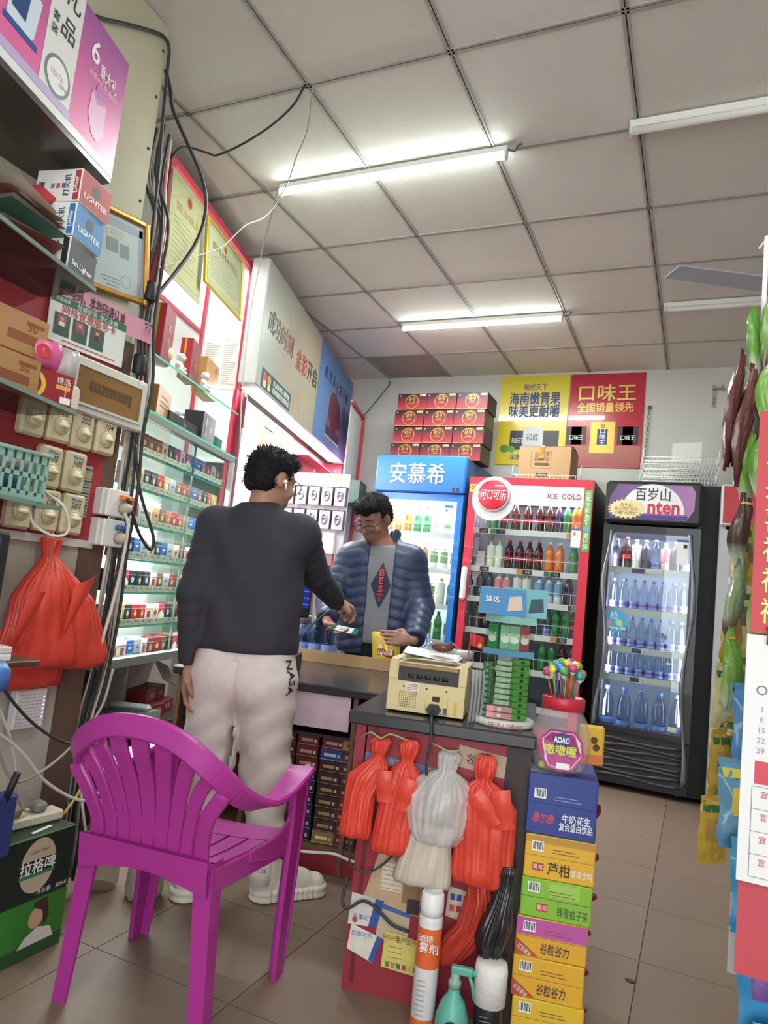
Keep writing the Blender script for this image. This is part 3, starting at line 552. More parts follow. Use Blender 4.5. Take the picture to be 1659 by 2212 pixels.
# ---------------- tobacco cabinet (local x = along wall, -y = into the room)
tc = empty('tobacco_cabinet', F0, LROT, 'red framed wall cabinet with lit glass shelves of cigarette packs', 'cabinet')
b = MB(); b.box(-1.27, 0, .258, .27, .72, 3.0, m_backw); b.build('back_panel', tc)
for x0, x1, y0, y1, z0, z1 in ((-1.09, -1.05, -.012, .02, 1.77, 2.99), (-.012, .022, -.012, .01, .75, 3.02)): b = MB(); b.box(x0, x1, y0, y1, z0, z1, m_rframe); b.build('side_post', tc)
for x0, x1 in ((-1.075, -1.06), (-.01, .012)): b = MB(); b.box(x0, x1, .01, .27, 1.77, 3.0, m_backw); b.build('side_panel', tc)
b = MB(); b.box(-1.05, -.012, -.012, .02, 2.96, 2.995, m_rframe); b.build('top_rail', tc)
b = MB(); b.box(-.04, -.012, .245, .258, 1.78, 2.96, m_rframe); b.build('back_stile', tc)
b = MB(); b.box(-1.05, -.04, .25, .258, 2.53, 2.555, m_rframe); b.build('back_rail', tc)
b = MB(); b.box(-1.05, -.012, .0, .258, 2.975, 2.985, mat('#cfd0cd', .6)); b.build('top_panel', tc)
for i in range(4):
    for j in range(4): b = MB(); b.box(-1.045 + i * .11, -.938 + i * .11, .25, .2575, 2.535 + j * .107, 2.638 + j * .107, mat('#e9e3dc', .3)); b.build('wall_tile', tc)
glass_shelf(tc, -1.21, -.16, -.10, .25, 2.03)
for x in (-.65, -.2): b = MB(); b.cyl((x, .2, 2.0), (x, .258, 2.0), .012, m_steel, 10); b.build('standoff', tc)
# case
b = MB(); b.box(-1.275, -.22, -.14, -.1, 1.735, 1.762, m_alu); b.build('front_rail', tc)
b = MB(); b.box(-1.275, -.22, -.14, -.1, .705, .74, m_alu); b.build('bottom_rail', tc)
b = MB(); b.box(-1.275, -.22, -.10, .25, .70, .712, mat('#6f7a70', .4)); b.build('case_floor', tc)
b = MB(); b.box(-.235, -.215, -.14, .25, .712, 1.74, m_shelfglass); b.build('side_glass', tc)
b = MB(); b.box(-.25, -.225, -.145, -.12, 1.3, 1.735, mat('#b9bcb8', .4, .4)); b.build('door_stile', tc)
glass_shelf(tc, -1.275, -.20, -.14, .25, 1.772, .01)
SZ = (1.596, 1.448, 1.298, 1.15, 1.01, .867, .724)
for z in SZ[:-1]: glass_shelf(tc, -1.27, -.24, -.095, .25, z)
for k, (x0, x1, y) in enumerate(((-1.27, -.69, -.128), (-.715, -.24, -.114))): b = MB(); b.box(x0, x1, y, y + .005, .742, 1.734, pane('#f4faf7', .22)); b.build('sliding_door', tc)
b = MB(); b.box(-.692, -.688, -.13, -.121, .742, 1.734, mat('#4f6f60', .2)); b.build('door_edge', tc)
area(tc, (-.75, -.112, 1.755), (.12, 0, 0), 1.0, .02, 4)
for z in SZ[:-1]: area(tc, (-.75, -.1, z - .012), (.12, 0, 0), 1.0, .015, 2.6)
b = MB()
for z in (1.762,) + SZ[:-1]: b.box(-1.25, -.26, .235, .25, z - .022, z - .012, emi('#ffffff', 9))
b.build('led_strips', tc)['kind'] = 'stuff'
area(tc, (-.55, .05, 2.955), (0, 0, 0), .9, .1, 4)
# packs
PD = [('deep red', '#8f2334', '#d8b25a', 0), ('tan', '#c09a6a', '#8a4a2a', 1), ('gold', '#b59448', '#f0e6c8', 2), ('dark navy', '#232a42', '#b9bcc4', 0), ('black', '#222126', '#c9c4b4', 3), ('white', '#dcdad6', '#b03a3a', 2), ('crimson', '#a72838', '#e8c15a', 3), ('silver grey', '#a6a8ac', '#4a6aa0', 1),
      ('brown', '#6f4a38', '#d9b47a', 0), ('blue', '#2c5ea8', '#dfe6f0', 1), ('red and white', '#b93040', '#e9e6e2', 4), ('dark red', '#6f2436', '#c98a5a', 2), ('cream', '#d9c9a8', '#a04a3a', 0), ('orange brown', '#a86438', '#e0b070', 3)]
PK = {}
def pack(i):
    if i in PK: return PK[i]
    n, c1, c2, st = PD[i]; A = mat(c1, .35, coat=.25); B = mat(c2, .35)
    b = MB(); b.box(-.028, .028, 0, .022, 0, .088, A); o = b.build('cigarette_pack')
    b = MB()
    if st == 0: decal(b, disc_pts(0, .05, .013, 12), -.0005, B)
    elif st == 1: rect(b, -.028, .028, .0, .03, -.0005, B); rect(b, -.012, .012, .05, .058, -.0005, B)
    elif st == 2: rect(b, -.014, .014, .03, .06, -.0005, B); rect(b, -.028, .028, .066, .069, -.0005, B)
    elif st == 3: decal(b, [(0, .03), (.012, .048), (0, .066), (-.012, .048)], -.0005, B)
    else: decal(b, [(-.028, 0), (.028, 0), (.028, .04), (0, .062), (-.028, .04)], -.0005, B)
    rect(b, -.028, .028, .0705, .0715, -.0006, mat('#e9e4da', .4)); b.build('front_print', o)
    PK[i] = [o, True]; return PK[i]
lip = pane('#e8eeea', .9); tagm = [mat('#dfe0da', .5), mat('#dcd08a', .5)]
b = MB(); b.box(-.029, .029, 0, .0015, 0, .026, tagm[0]); rect(b, .004, .024, .004, .02, -.0005, tagm[1]); rect(b, -.024, -.004, .012, .02, -.0005, mat('#9a9a98', .5)); tag0 = b.build('price_tag', tc, (-1.2, -.1015, SZ[0]))
first = True
pats = [[1, 1, 0, 8, 6, 12, 4, 6, 5, 10, 9, 9, 11], [5, 2, 1, 3, 4, 6, 2, 7, 8, 6, 0, 9, 8], [0, 11, 0, 7, 12, 1, 8, 13, 6, 6, 2, 9, 9], [11, 0, 3, 9, 7, 5, 3, 9, 7, 12, 0, 5, 4], [4, 10, 10, 3, 4, 3, 5, 8, 7, 0, 11, 2, 3], [0, 0, 2, 4, 6, 6, 5, 12, 10, 3, 8, 11, 1], [13, 6, 5, 5, 9, 7, 5, 11, 0, 8, 4, 10, 2]]
SHN = ('top', 'second', 'third', 'fourth', 'fifth', 'sixth', 'lowest')
for r_, z in enumerate(SZ):
    z = z if r_ < 6 else .7125
    b = MB(); b.box(-1.26, -.25, -.104, -.1025, z, z + .03, lip); b.box(-1.26, -.25, -.1025, -.06, z + .0005, z + .0015, lip); b.build('pack_tray', tc)
    for k in range(16):
        x = -1.232 + k * .0615 + random.uniform(-.002, .002); d = pats[r_][(k + k // 13 * 4) % 13]; lab = '%s cigarette pack, %s from the pillar on the %s shelf' % (PD[d][0], ord_(k), SHN[r_]); loc = tc.matrix_basis @ Vector((x, -.09, z + .002))
        W0 = F0 + LD * x + LN * .09 + Vector((0, 0, z + .002)); q = pack(d); a = LROT + random.uniform(-.06, .06)
        if q[1]: q[1] = False; o = q[0]; o.location = W0; o.rotation_euler = (0, 0, a)
        else: o = dup(q[0], None, W0, a)
        tag(o, lab, 'cigarette pack', 'cigarette packs in the wall cabinet')
        if r_ >= 4:
            for row in (1, 2, 3):
                if random.random() < .75: dup(q[0], None, F0 + LD * x + LN * (.09 - .026 * row) + Vector((0, 0, z + .002)), a, '%s cigarette pack, %s row back behind the %s pack of the %s shelf' % (PD[d][0], ord_(row), ord_(k), SHN[r_]))
        if first: tag0.location = (x, -.106, z + .003); first = False
        else: dup(tag0, tc, (x, -.106, z + .003))
def lbox(name, label, cat, x, y, z, w_, d_, h_, col, rot=0, group=None, r=.003, noise=0):
    """a box-shaped thing standing in the left wall frame; x,y = front centre"""
    b = MB(); b.bbox(-w_ / 2, w_ / 2, 0, d_, 0, h_, mat(col, .45, noise=noise), r); W0 = F0 + LD * x - LN * y + Vector((0, 0, z)); o = b.build(name, None, W0, LROT + rot); return tag(o, label, cat, group)
# things on the upper glass shelf and on the case top
G1 = 'gift boxes in the wall cabinet'
for x, hh, zz, lab in ((-1.03, .25, 2.031, 'tall dark red gift box with gold characters, left on the upper glass shelf'), (-.74, .2, 2.031, 'dark red gift box with gold characters in the middle of the upper glass shelf')):
    o = lbox('gift_box', lab, 'gift box', x, -.085, zz, .125, .06, hh, '#7a2033', .12, G1); text(o, '古田', .05, (.01, -.001, hh * .5), gold, rot=(PI / 2, 0, 0), bold=.01, line=1) if 0 else None
    for k, ch_ in enumerate('古田'): text(o, ch_, .04, (.005, -.0012, hh * (.62 - .26 * k)), gold, bold=.01)
    b = MB(); b.add([(-.0635, .002, .004), (-.0635, .058, .004), (-.0635, .058, hh - .004), (-.0635, .002, hh - .004)], [(0, 1, 2, 3)], mat('#c23038', .4)); b.add([(-.0642, .03, .004), (-.0642, .04, .004), (-.0642, .04, hh - .004), (-.0642, .03, hh - .004)], [(0, 1, 2, 3)], mat('#d9b648', .4)); b.build('spine_print', o)
o = lbox('gift_box', 'brown gold gift box standing at the right of the upper glass shelf', 'gift box', -.475, -.06, 2.031, .2, .07, .19, '#a9783a', .1, G1); b = MB(); decal(b, disc_pts(.045, .155, .014, 14), -.0008, mat('#9a3a2a', .4)); rect(b, -.06, .06, .1, .101, -.0008, gold); rect(b, -.05, .05, .085, .0855, -.0008, gold); b.build('print', o)
for x, y, n in ((-.87, -.07, 'left'), (-.60, -.075, 'right')):
    r = empty('astronaut_figurine', F0 + LD * x - LN * y + Vector((0, 0, 2.03)), LROT, 'small white astronaut figurine with gold visor, %s one on the upper glass shelf' % n, 'figurine', 'astronaut figurines'); mw = mat('#d9d6d2', .35)
    b = MB(); b.ball((0, 0, .035), (.022, .018, .03), mw); b.build('body', r); b = MB(); b.ball((.004, -.004, .078), .023, mw); hd = b.build('helmet', r); b = MB(); b.ball((.012, -.016, .078), (.015, .012, .014), mat('#c9973a', .12, .9)); b.build('visor', hd)
    for s_ in (-1, 1):
        b = MB(); b.tube([(s_ * .018, 0, .05), (s_ * .034, -.008, .035), (s_ * .026, -.02, .03)], .008, mw, 6); b.build('arm', r); b = MB(); b.tube([(s_ * .01, 0, .02), (s_ * .016, -.02, .012), (s_ * .016, -.032, .008)], .009, mw, 6); b.build('leg', r)
r = empty('moon_lamp', F0 + LD * -.985 + LN * .045 + Vector((0, 0, 2.03)), LROT, 'round cream moon lamp on a dark cradle on the upper glass shelf', 'lamp')
b = MB(); b.ball((0, 0, .056), .045, mat('#d8b98a', .6, noise=.06, ns=20), 20, 14); b.build('globe', r); b = MB(); b.lathe([(.03, 0), (.034, .006), (.022, .012), (.03, .02)], mat('#9a938c', .5), 18); b.build('cradle', r)
r = empty('rocket_ornament', F0 + LD * -1.17 + LN * .0 + Vector((0, 0, 2.03)), LROT, 'white and gold figurine at the pillar end of the upper glass shelf', 'figurine')
b = MB(); b.lathe([(.012, 0), (.018, .03), (.014, .08), (.004, .1)], mat('#d3cfc9', .4), 12); b.build('body', r); b = MB(); b.ball((.0, -.005, .115), .02, mat('#c9973a', .15, .9)); b.build('visor', r)
o = lbox('gift_box', 'brown printed gift box at the pillar end on top of the glass case', 'gift box', -1.03, -.11, 1.773, .2, .12, .13, '#a8743a', .2, G1); b = MB(); rect(b, -.05, .05, .09, .094, -.001, mat('#5a3a1c', .5)); rect(b, -.06, .06, .065, .07, -.001, mat('#5a3a1c', .5)); rect(b, -.06, .06, .048, .053, -.001, mat('#5a3a1c', .5)); b.build('print', o)
o = lbox('gift_box', 'tan gift box turned sideways behind the pillar cables on top of the glass case', 'gift box', -1.19, -.02, 1.773, .12, .12, .15, '#9c6a34', -.2, G1)
o = lbox('gift_box', 'long flat black gift box lying on top of the glass case', 'gift box', -.79, -.10, 1.773, .34, .09, .06, '#2c2d33', .04, G1); text(o, '冲', .035, (0, -.001, .03), mat('#a99a6a', .4))
o = lbox('gift_box', 'tall black gift box with a gold stripe on top of the glass case', 'gift box', -.52, -.10, 1.773, .2, .1, .15, '#26262c', .1, G1); b = MB(); rect(b, -.05, -.04, .03, .13, -.0008, mat('#c9b23a', .3, .4)); b.build('stripe', o); text(o, '古', .03, (.03, -.001, .08), gold)
o = lbox('gift_box', 'dark green rounded box on top of the glass case, farthest from the pillar', 'gift box', -.32, -.08, 1.773, .09, .09, .085, '#1f6b46', .0, G1, .012)
# certificates
def certificate(label, x0, x1, z0, z1, lean, face, frame, fw, title, tcol, emb, rotx=.0, parentM=None, o_=.05):
    W_, H_ = x1 - x0, z1 - z0; r = empty('certificate', F0 + LD * ((x0 + x1) / 2) + LN * o_ + Vector((0, 0, z1)), 0, label, 'certificate', 'certificates above the cabinet'); r.rotation_euler = (-lean, 0, LROT)
    b = MB(); b.box(-W_ / 2, W_ / 2, 0, .006, -H_, 0, face); b.build('sheet', r)
    if frame:
        for a in ((-W_ / 2 - fw, -W_ / 2, -H_ - fw, fw), (W_ / 2, W_ / 2 + fw, -H_ - fw, fw), (-W_ / 2, W_ / 2, 0, fw), (-W_ / 2, W_ / 2, -H_ - fw, -H_)): b = MB(); b.bbox(a[0], a[1], -.008, .01, a[2], a[3], frame, .004); b.build('frame_bar', r)
    b = MB(); b.box(-W_ / 2, W_ / 2, -.0025, -.001, -H_, 0, pane('#f4f4ec', .8)); b.build('glazing', r)
    b = MB(); dk = mat('#8d8a78', .6)
    for k in range(9): z = -H_ * (.42 + .05 * k); rect(b, -W_ * .4, W_ * (.1 + .25 * ((k * 37) % 10) / 10), z, z + .003, -.0006, dk)
    for s_ in (-1, 1): rect(b, s_ * W_ * .46 - .0015, s_ * W_ * .46 + .0015, -H_ * .95, -H_ * .05, -.0006, mat('#b5ab7a', .5))
    rect(b, -W_ * .46, W_ * .46, -H_ * .95 - .0015, -H_ * .95 + .0015, -.0006, mat('#b5ab7a', .5)); rect(b, -W_ * .46, W_ * .46, -H_ * .05 - .0015, -H_ * .05 + .0015, -.0006, mat('#b5ab7a', .5)); b.build('print', r)
    b = MB(); decal(b, disc_pts(0, -H_ * .15, emb), -.0007, mat('#d3ad2f', .4)); decal(b, disc_pts(0, -H_ * .15, emb * .75), -.0009, mat('#a8322e', .4)); b.build('emblem', r)
    text(r, title, .045, (0, -.0008, -H_ * .3), mat(tcol, .4), width=W_ * .72); return r
certificate('cream business licence sheet hung at the pillar end above the cabinet', -1.10, -.735, 2.43, 2.92, .06, mat('#c6c4aa', .45), None, 0, '营业执照', '#b8962e', .03, o_=.03)
certificate('gold framed licence hung in front of the cabinet, right of the cream sheet', -.765, -.30, 2.54, 2.86, .10, mat('#bfc3b6', .45), mat('#c8ad32', .3, .6), .015, '烟草专卖零售许可证', '#8a7430', .022, o_=.06)
for x, z, lab, rr in ((-.17, 2.30, 'white notice of small print taped inside the cabinet, left of the pair', .02), (-.055, 2.33, 'white notice of small print taped inside the cabinet, next to the red post', -.02)):
    b = MB(); b.box(-.055, .05, 0, .0015, -.12, .2, mat('#e2ddd6', .7)); o = b.build('notice_sheet', None, F0 + LD * -.013 + LN * x + Vector((0, 0, z))); o.rotation_euler = (0, rr, A15); tag(o, lab, 'notice', 'notices in the cabinet')
    b = MB()
    for k in range(22): rect(b, -.048, -.048 + .09 * (.5 + .5 * ((k * 29) % 10) / 10), .185 - k * .013, .188 - k * .013, -.0006, mat('#9a8a86', .7))
    b.build('print', o)
# ---------------- light box sign
sg = empty('lightbox_sign', F0, LROT, 'long wall sign box with silver gold and blue halves, bright underside', 'sign')
b = MB(); b.bbox(-.105, 2.31, -.148, -.045, 2.232, 2.992, mat('#b4b4b4', .5), .003); b.build('housing', sg)
b = MB(); b.box(-.1, 1.157, -.152, -.148, 2.236, 2.988, grad('#a3a79e', '#a3967c', 'X', -.1, 1.1, .35)); fp = b.build('silver_panel', sg)
b = MB(); b.box(1.157, 2.305, -.154, -.148, 2.236, 2.988, mat('#587cae', .35)); bp_ = b.build('blue_panel', sg)
for k, (ch_, c) in enumerate(zip('成功时刻', ('#4f6058', '#7a6450', '#9c7468', '#a85a52'))): text(fp, ch_, .155, (.045 + k * .13, -.1535, 2.66), mat(c, .4), sx=.85, bold=.03)
for k, (ch_, c) in enumerate(zip('金彩开启', ('#b0574c', '#b84a44', '#5b5148', '#4f4a44'))): text(fp, ch_, .155, (.645 + k * .14, -.1535, 2.637), mat(c, .4), sx=.85, bold=.03)
b = MB()
for k in range(40):
    a = 2 * PI * k / 40; r1, r2 = .13, .27 + .05 * (k % 3)
    b.add([(.56 + r1 * math.cos(a), -.1528, 2.56 + r1 * math.sin(a)), (.56 + r2 * math.cos(a - .02), -.1528, 2.56 + r2 * math.sin(a - .02)), (.56 + r2 * math.cos(a + .02), -.1528, 2.56 + r2 * math.sin(a + .02))], [(0, 1, 2)], mat('#b09a7c', .35))
b.build('printed_rays', fp)
b = MB(); rect(b, -.02, .56, 2.245, 2.36, -.1532, mat('#2f5a5c', .4)); decal(b, disc_pts(.04, 2.315, .032, 18), -.1536, mat('#c4574a', .4)); decal(b, disc_pts(.12, 2.315, .032, 18), -.1536, mat('#c9923a', .4)); rect(b, .015, .065, 2.255, 2.295, -.1538, mat('#d9c9b8', .4)); rect(b, .1, .145, 2.255, 2.29, -.1538, mat('#d9c9b8', .4)); b.build('green_notice', fp)
for t_, z in (('禁止向未成年人销售卷烟', 2.325), ('吸烟有害健康请勿在禁烟场所吸烟', 2.28)): text(fp, t_, .04, (.36, -.1542, z), m_wtext, bold=.03, width=.34)
for t_, x, c in (('成', 1.36, '#2a3560'), ('功', 1.50, '#2a3560'), ('从', 1.63, '#2a3560'), ('古', 1.75, '#7a2a36'), ('田', 1.87, '#2a2440'), ('开', 2.0, '#2a3560'), ('始', 2.12, '#2a3560')): text(bp_, t_, .11, (x, -.1548, 2.79 if t_ not in '古田' else 2.78), mat(c, .4), sx=.8, bold=.02)
b = MB(); decal(b, [(1.55, 2.37), (1.98, 2.33), (1.98, 2.55), (1.9, 2.66), (1.76, 2.72), (1.62, 2.70), (1.55, 2.62)], -.1546, mat('#6b2a3c', .4)); rect(b, 1.52, 2.0, 2.33, 2.41, -.155, mat('#4a3340', .4)); rect(b, 1.54, 1.64, 2.40, 2.46, -.1552, mat('#7f5a5a', .4)); rect(b, 1.85, 1.98, 2.40, 2.45, -.1552, mat('#7f5a5a', .4)); rect(b, 1.5, 2.02, 2.315, 2.33, -.1552, mat('#a9b4c4', .4)); b.build('printed_hall', bp_)
b = MB(); b.box(.0, 2.2, -.14, -.03, 2.226, 2.232, emi('#ffffff', 7)); b.build('lit_underside', sg)
area(sg, (1.1, -.085, 2.222), (0, 0, 0), 2.2, .1, 42, (1, .98, .97))
# ---------------- second bay under the sign
bay = empty('display_bay', F0, LROT, 'red lined display bay under the sign behind the customer', 'cabinet')
b = MB(); b.box(.05, 1.3, .03, .04, .762, 2.228, m_backw); b.build('white_back_panel', bay); b = MB(); b.box(1.3, 2.4, .03, .04, .762, 2.228, mat('#cc4a62', .5)); b.build('red_back_panel', bay)
b = MB(); b.box(.024, .05, -.05, .04, .75, 2.23, m_darkred); b.build('left_panel', bay); b = MB(); b.box(2.36, 2.4, -.12, .03, 1.5, 2.23, mat('#c23a54', .5)); b.build('right_panel', bay)
b = MB(); b.box(1.3, 2.36, -.1, .03, 2.1, 2.11, mat('#d0566e', .5)); b.build('top_panel', bay)
b = MB(); b.box(.05, 2.25, -.25, .03, .74, .76, mat('#b9b3ae', .5)); b.build('ledge', bay)
o = lbox('hanging_plaque', 'small dark red plaque hung on the divider beside the sign', 'plaque', .02, -.07, 2.0, .1, .015, .17, '#6a2430', .3)
b = MB(); [rect(b, -.03, .03, .06 + k * .03, .075 + k * .03, -.001, mat('#b98a6a', .5)) for k in range(3)]; b.build('print', o)
r = empty('picture_frame', F0 + LD * .66 - LN * .015 + Vector((0, 0, 2.03)), LROT, 'small wooden framed picture leaning in the bright bay under the sign', 'picture'); b = MB()
for a in ((-.09, .09, .11, .125), (-.09, .09, -.125, -.11), (-.105, -.09, -.125, .125), (.09, .105, -.125, .125)): b.box(a[0], a[1], -.01, .01, a[2], a[3], mat('#8a5a3a', .5))
b.build('frame', r); b = MB(); rect(b, -.09, .09, -.11, .11, .0, mat('#e6c98a', .5)); decal(b, disc_pts(-.02, 0, .04, 14), -.001, mat('#d0705a', .5)); b.build('picture', r)
for x, z, c, n in ((.3, .762, '#2c6f8a', 'blue'), (.5, .762, '#a33a3a', 'red'), (.75, .762, '#caa23a', 'yellow'), (1.0, .762, '#3a7a4a', 'green')): lbox('goods_box', '%s boxed goods on the ledge under the sign bay' % n, 'box', x, -.15, z, .14, .1, .2, c, .1, 'boxes on the bay ledge')
# accessory board facing the counter
ab = empty('accessory_board', (-2.42, 4.15, 0), math.radians(4), 'pale peg board of phone accessories standing behind the customer', 'display board')
b = MB(); b.bbox(-.27, .225, 0, .01, 1.33, 1.885, mat('#cfc6cc', .45), .003); b.build('board', ab)
b = MB(); rect(b, -.26, .215, 1.835, 1.88, -.0006, grad('#e9dfdf', '#b9aab2', 'X', -.2, .2)); decal(b, [(.1, 1.835), (.16, 1.88), (.18, 1.835)], -.001, mat('#c9a97a', .5)); b.build('header_print', ab)
for x in (-.05, .11): b = MB(); b.tube([(x, .004, 1.885), (x, -.004, 1.905), (x, .012, 1.905)], .004, m_steel, 6); b.build('hanger', ab)
for x in (-.2, .16): b = MB(); b.box(x - .008, x + .008, .002, .01, .76, 1.33, m_rframe); b.build('stand_leg', ab)
Rm4 = Matrix.Translation((-2.42, 4.15, 0)) @ rz(math.radians(4)); cabp = None
for row, z in enumerate((1.79, 1.63)):
    for k in range(5):
        x = -.215 + k * .098; W0 = Rm4 @ Vector((x, -.03, z)); lab = 'boxed phone cable on the accessory board, %s row, %s from left' % (('upper', 'lower')[row], ord_(k))
        if cabp is None:
            r = empty('cable_pack', W0, math.radians(4), lab, 'cable pack', 'boxed cables on the accessory board')
            b = MB(); b.box(-.04, .04, 0, .024, -.13, 0, mat('#c6b8c0', .4)); b.build('box', r); b = MB(); b.box(.04, .047, -.001, .025, -.13, 0, mat('#2b2830', .4)); rect(b, -.04, .04, -.006, 0, -.0008, mat('#3a3640', .4)); b.build('dark_edge', r)
            b = MB(); b.tube([(.018 * math.cos(t_), -.004, -.062 + .032 * math.sin(t_)) for t_ in [i * PI / 8 for i in range(16)]], .006, mat('#9a93a8', .4), 6, closed=True); b.tube([(-.016, -.005, -.06), (.016, -.005, -.058)], .004, mat('#6f6878', .4), 6); b.build('cable_coil', r); b = MB(); b.tube([(0, .02, .0), (0, -.02, .012), (0, -.024, .02)], .002, m_steel, 5); b.build('peg', r); cabp = r
        else: dup(cabp, None, W0, math.radians(4), lab)
for k in range(3):
    x = -.07 + k * .098; W0 = Rm4 @ Vector((x, -.03, 1.475)); r = empty('charger_pack', W0, math.radians(4), 'white boxed charger on the lowest row of the accessory board, %s from left' % ord_(k), 'charger pack', 'boxed chargers on the accessory board')
    b = MB(); b.box(-.043, .043, 0, .028, -.14, 0, mat('#e6e1e4', .4)); b.build('box', r); b = MB(); ring(b, 0, -.065, .022, .026, -.001, mat('#b9a9b4', .4), 4, PI / 4, PI / 4 + 2 * PI); b.build('print', r)
# third bay and box files in the corner
b3 = empty('corner_cabinet', F0, LROT, 'white corner cabinet with red edges beside the blue fridge', 'cabinet')
b = MB(); b.box(1.9, 2.38, -.26, -.25, .8, 2.72, mat('#dcdcd8', .6)); b.build('back_panel', b3); b = MB(); b.box(2.37, 2.395, -.285, -.24, .8, 2.68, m_rframe); b.build('side_post', b3); b = MB(); b.box(1.9, 2.395, -.285, -.24, 2.68, 2.705, m_rframe); b.build('top_rail', b3)
b = MB(); b.box(1.9, 2.37, -.40, -.26, 1.83, 1.838, m_shelfglass); b.build('glass_shelf', b3)
for k in range(4):
    o = lbox('box_file', 'dark green box file on the corner glass shelf, %s from left' % ord_(k), 'box file', 1.98 + k * .075, -.40, 1.839, .07, .13, .2, ('#2f4a40', '#35513f', '#1f5a48', '#3f4f4a')[k], .0, 'dark green box files')
    b = MB(); rect(b, -.006, .006, .03, .17, -.001, mat('#b9ac7a', .5)) if k < 2 else ring(b, 0, .12, .014, .02, -.001, mat('#8fae9a', .5), 14); b.build('spine_print', o)
# ---------------- things fixed on the pillar (local x = +Y, -y = into the room)
PR = PI / 2
def P(y, z, o=0): return (XP + o, y, z)
fr_ = empty('certificate', P(1.635, 2.165, .004), PR, 'gold framed blue grey certificate on the pillar', 'certificate', 'certificates above the cabinet'); fr_.rotation_euler = (0, math.radians(-9), PR); gf = mat('#b8862f', .35, .5, noise=.15, ns=40)
b = MB(); b.box(-.14, .14, -.006, 0, -.125, .125, mat('#a9b6b6', .5)); b.build('sheet', fr_)
for a in ((-.162, -.14, -.147, .147), (.14, .162, -.147, .147), (-.14, .14, .125, .147), (-.14, .14, -.147, -.125)): b = MB(); b.bbox(a[0], a[1], -.018, 0, a[2], a[3], gf, .006); b.build('frame_bar', fr_)
b = MB(); rect(b, -.135, .135, .085, .11, -.0066, mat('#8f92a8', .5)); rect(b, .115, .13, -.12, .11, -.0066, mat('#9a9cb0', .5)); rect(b, -.03, .02, .0, .045, -.0066, mat('#7d8786', .6)); rect(b, .028, .07, -.008, .038, -.0066, mat('#7d8786', .6)); ring(b, .06, -.085, .02, .022, -.0066, mat('#8a9694', .6), 16)
for k in range(3): rect(b, -.05 + .01 * k, .03, -.09 - .012 * k, -.087 - .012 * k, -.0066, mat('#7d8786', .6))
b.build('print', fr_); b = MB(); decal(b, disc_pts(-.1, .115, .025, 16), -.019, mat('#b5562e', .4)); b.build('sticker', fr_); text(fr_, '许可证', .03, (.0, -.0068, .065), mat('#c9b46a', .4))
pb = MB(); pb.grid(lambda u, v: (1.44 + .405 * u, -.004 - .05 * max(0, u - .78) * 4 * (1 - (u - .78) * 2), 1.925 + .075 * v - .01 * u), 24, 3, mat('#d493a8', .5)); o = pb.build('paper_banner', None, (XP, 0, 0), PR); tag(o, 'pink paper banner with black characters wrapped onto the cables', 'banner')
text(o, '本地码，本地码请认准', .045, (1.605, -.0052, 1.962), m_black, bold=.02, width=.26); text(o, '“PTY', .042, (1.80, -.052, 1.958), m_black, bold=.01, width=.055)
sc_ = MB(); sc_.box(-.155, .155, -.004, 0, -.075, .075, mat('#d9dbd6', .4)); o = sc_.build('service_card', None, P(1.59, 1.866, .003)); o.rotation_euler = (0, math.radians(-2), PR); tag(o, 'white service card with green header and three portraits on the pillar', 'notice card')
b = MB(); rect(b, -.155, .155, .05, .075, -.0045, mat('#2e6a50', .4)); 
for k in range(3): rect(b, -.135 + k * .07, -.075 + k * .07, -.05, .02, -.0046, mat('#3f5a52', .4)); rect(b, -.122 + k * .07, -.09 + k * .07, -.02, .015, -.0049, mat(('#b0584a', '#b0584a', '#8a4a44')[k], .4)); decal(b, disc_pts(-.106 + k * .07, .003, .006, 10), -.0052, mat('#c9a088', .5)); rect(b, -.116 + k * .07, -.096 + k * .07, -.019, -.006, -.0052, mat(('#d9d9d6', '#5a5a5e', '#33333a')[k], .5))
rect(b, -.1, .12, -.064, -.06, -.0046, mat('#c0505a', .5)); b.build('print', o)
text(o, '至诚至信  全心全意', .02, (.03, -.005, .062), m_wtext, width=.17); text(o, '网格管理服务卡', .03, (-.0, -.005, .036), mat('#b8333a', .5), bold=.02, width=.22); text(o, '中国烟草', .014, (-.11, -.005, .063), m_wtext)
bk = empty('breaker_box', P(1.68, 1.68, .004), PR, 'cream circuit breaker box with brown smoked window on the pillar', 'breaker box'); bk.rotation_euler = (0, 0, PR); mc = mat('#c9c7bb', .5)
b = MB(); b.bbox(-.17, .17, -.04, 0, -.09, .09, mc, .006); b.build('case', bk); b = MB()
for a in ((-.14, .14, .058, .066), (-.14, .14, -.066, -.058), (-.148, -.14, -.066, .066), (.14, .148, -.066, .066)): b.box(a[0], a[1], -.045, -.04, a[2], a[3], mc)
b.build('window_frame', bk); b = MB(); b.box(-.14, .14, -.042, -.0402, -.058, .058, mat('#8a653a', .25, noise=.12, ns=6)); wn = b.build('smoked_window', bk)
for k in range(11): b = MB(); b.box(-.085 + k * .017, -.074 + k * .017, -.0435, -.042, -.012 if k < 10 else -.02, .02, mat('#5a4228', .4)); b.build('breaker', bk)
b = MB(); b.lathe([(.014, 0), (.012, .002)], mat('#d8d5cc', .4), 16, M=T(.135, -.0405, .078) @ Matrix.Rotation(PI / 2, 4, 'X')); b.build('seal_sticker', bk)
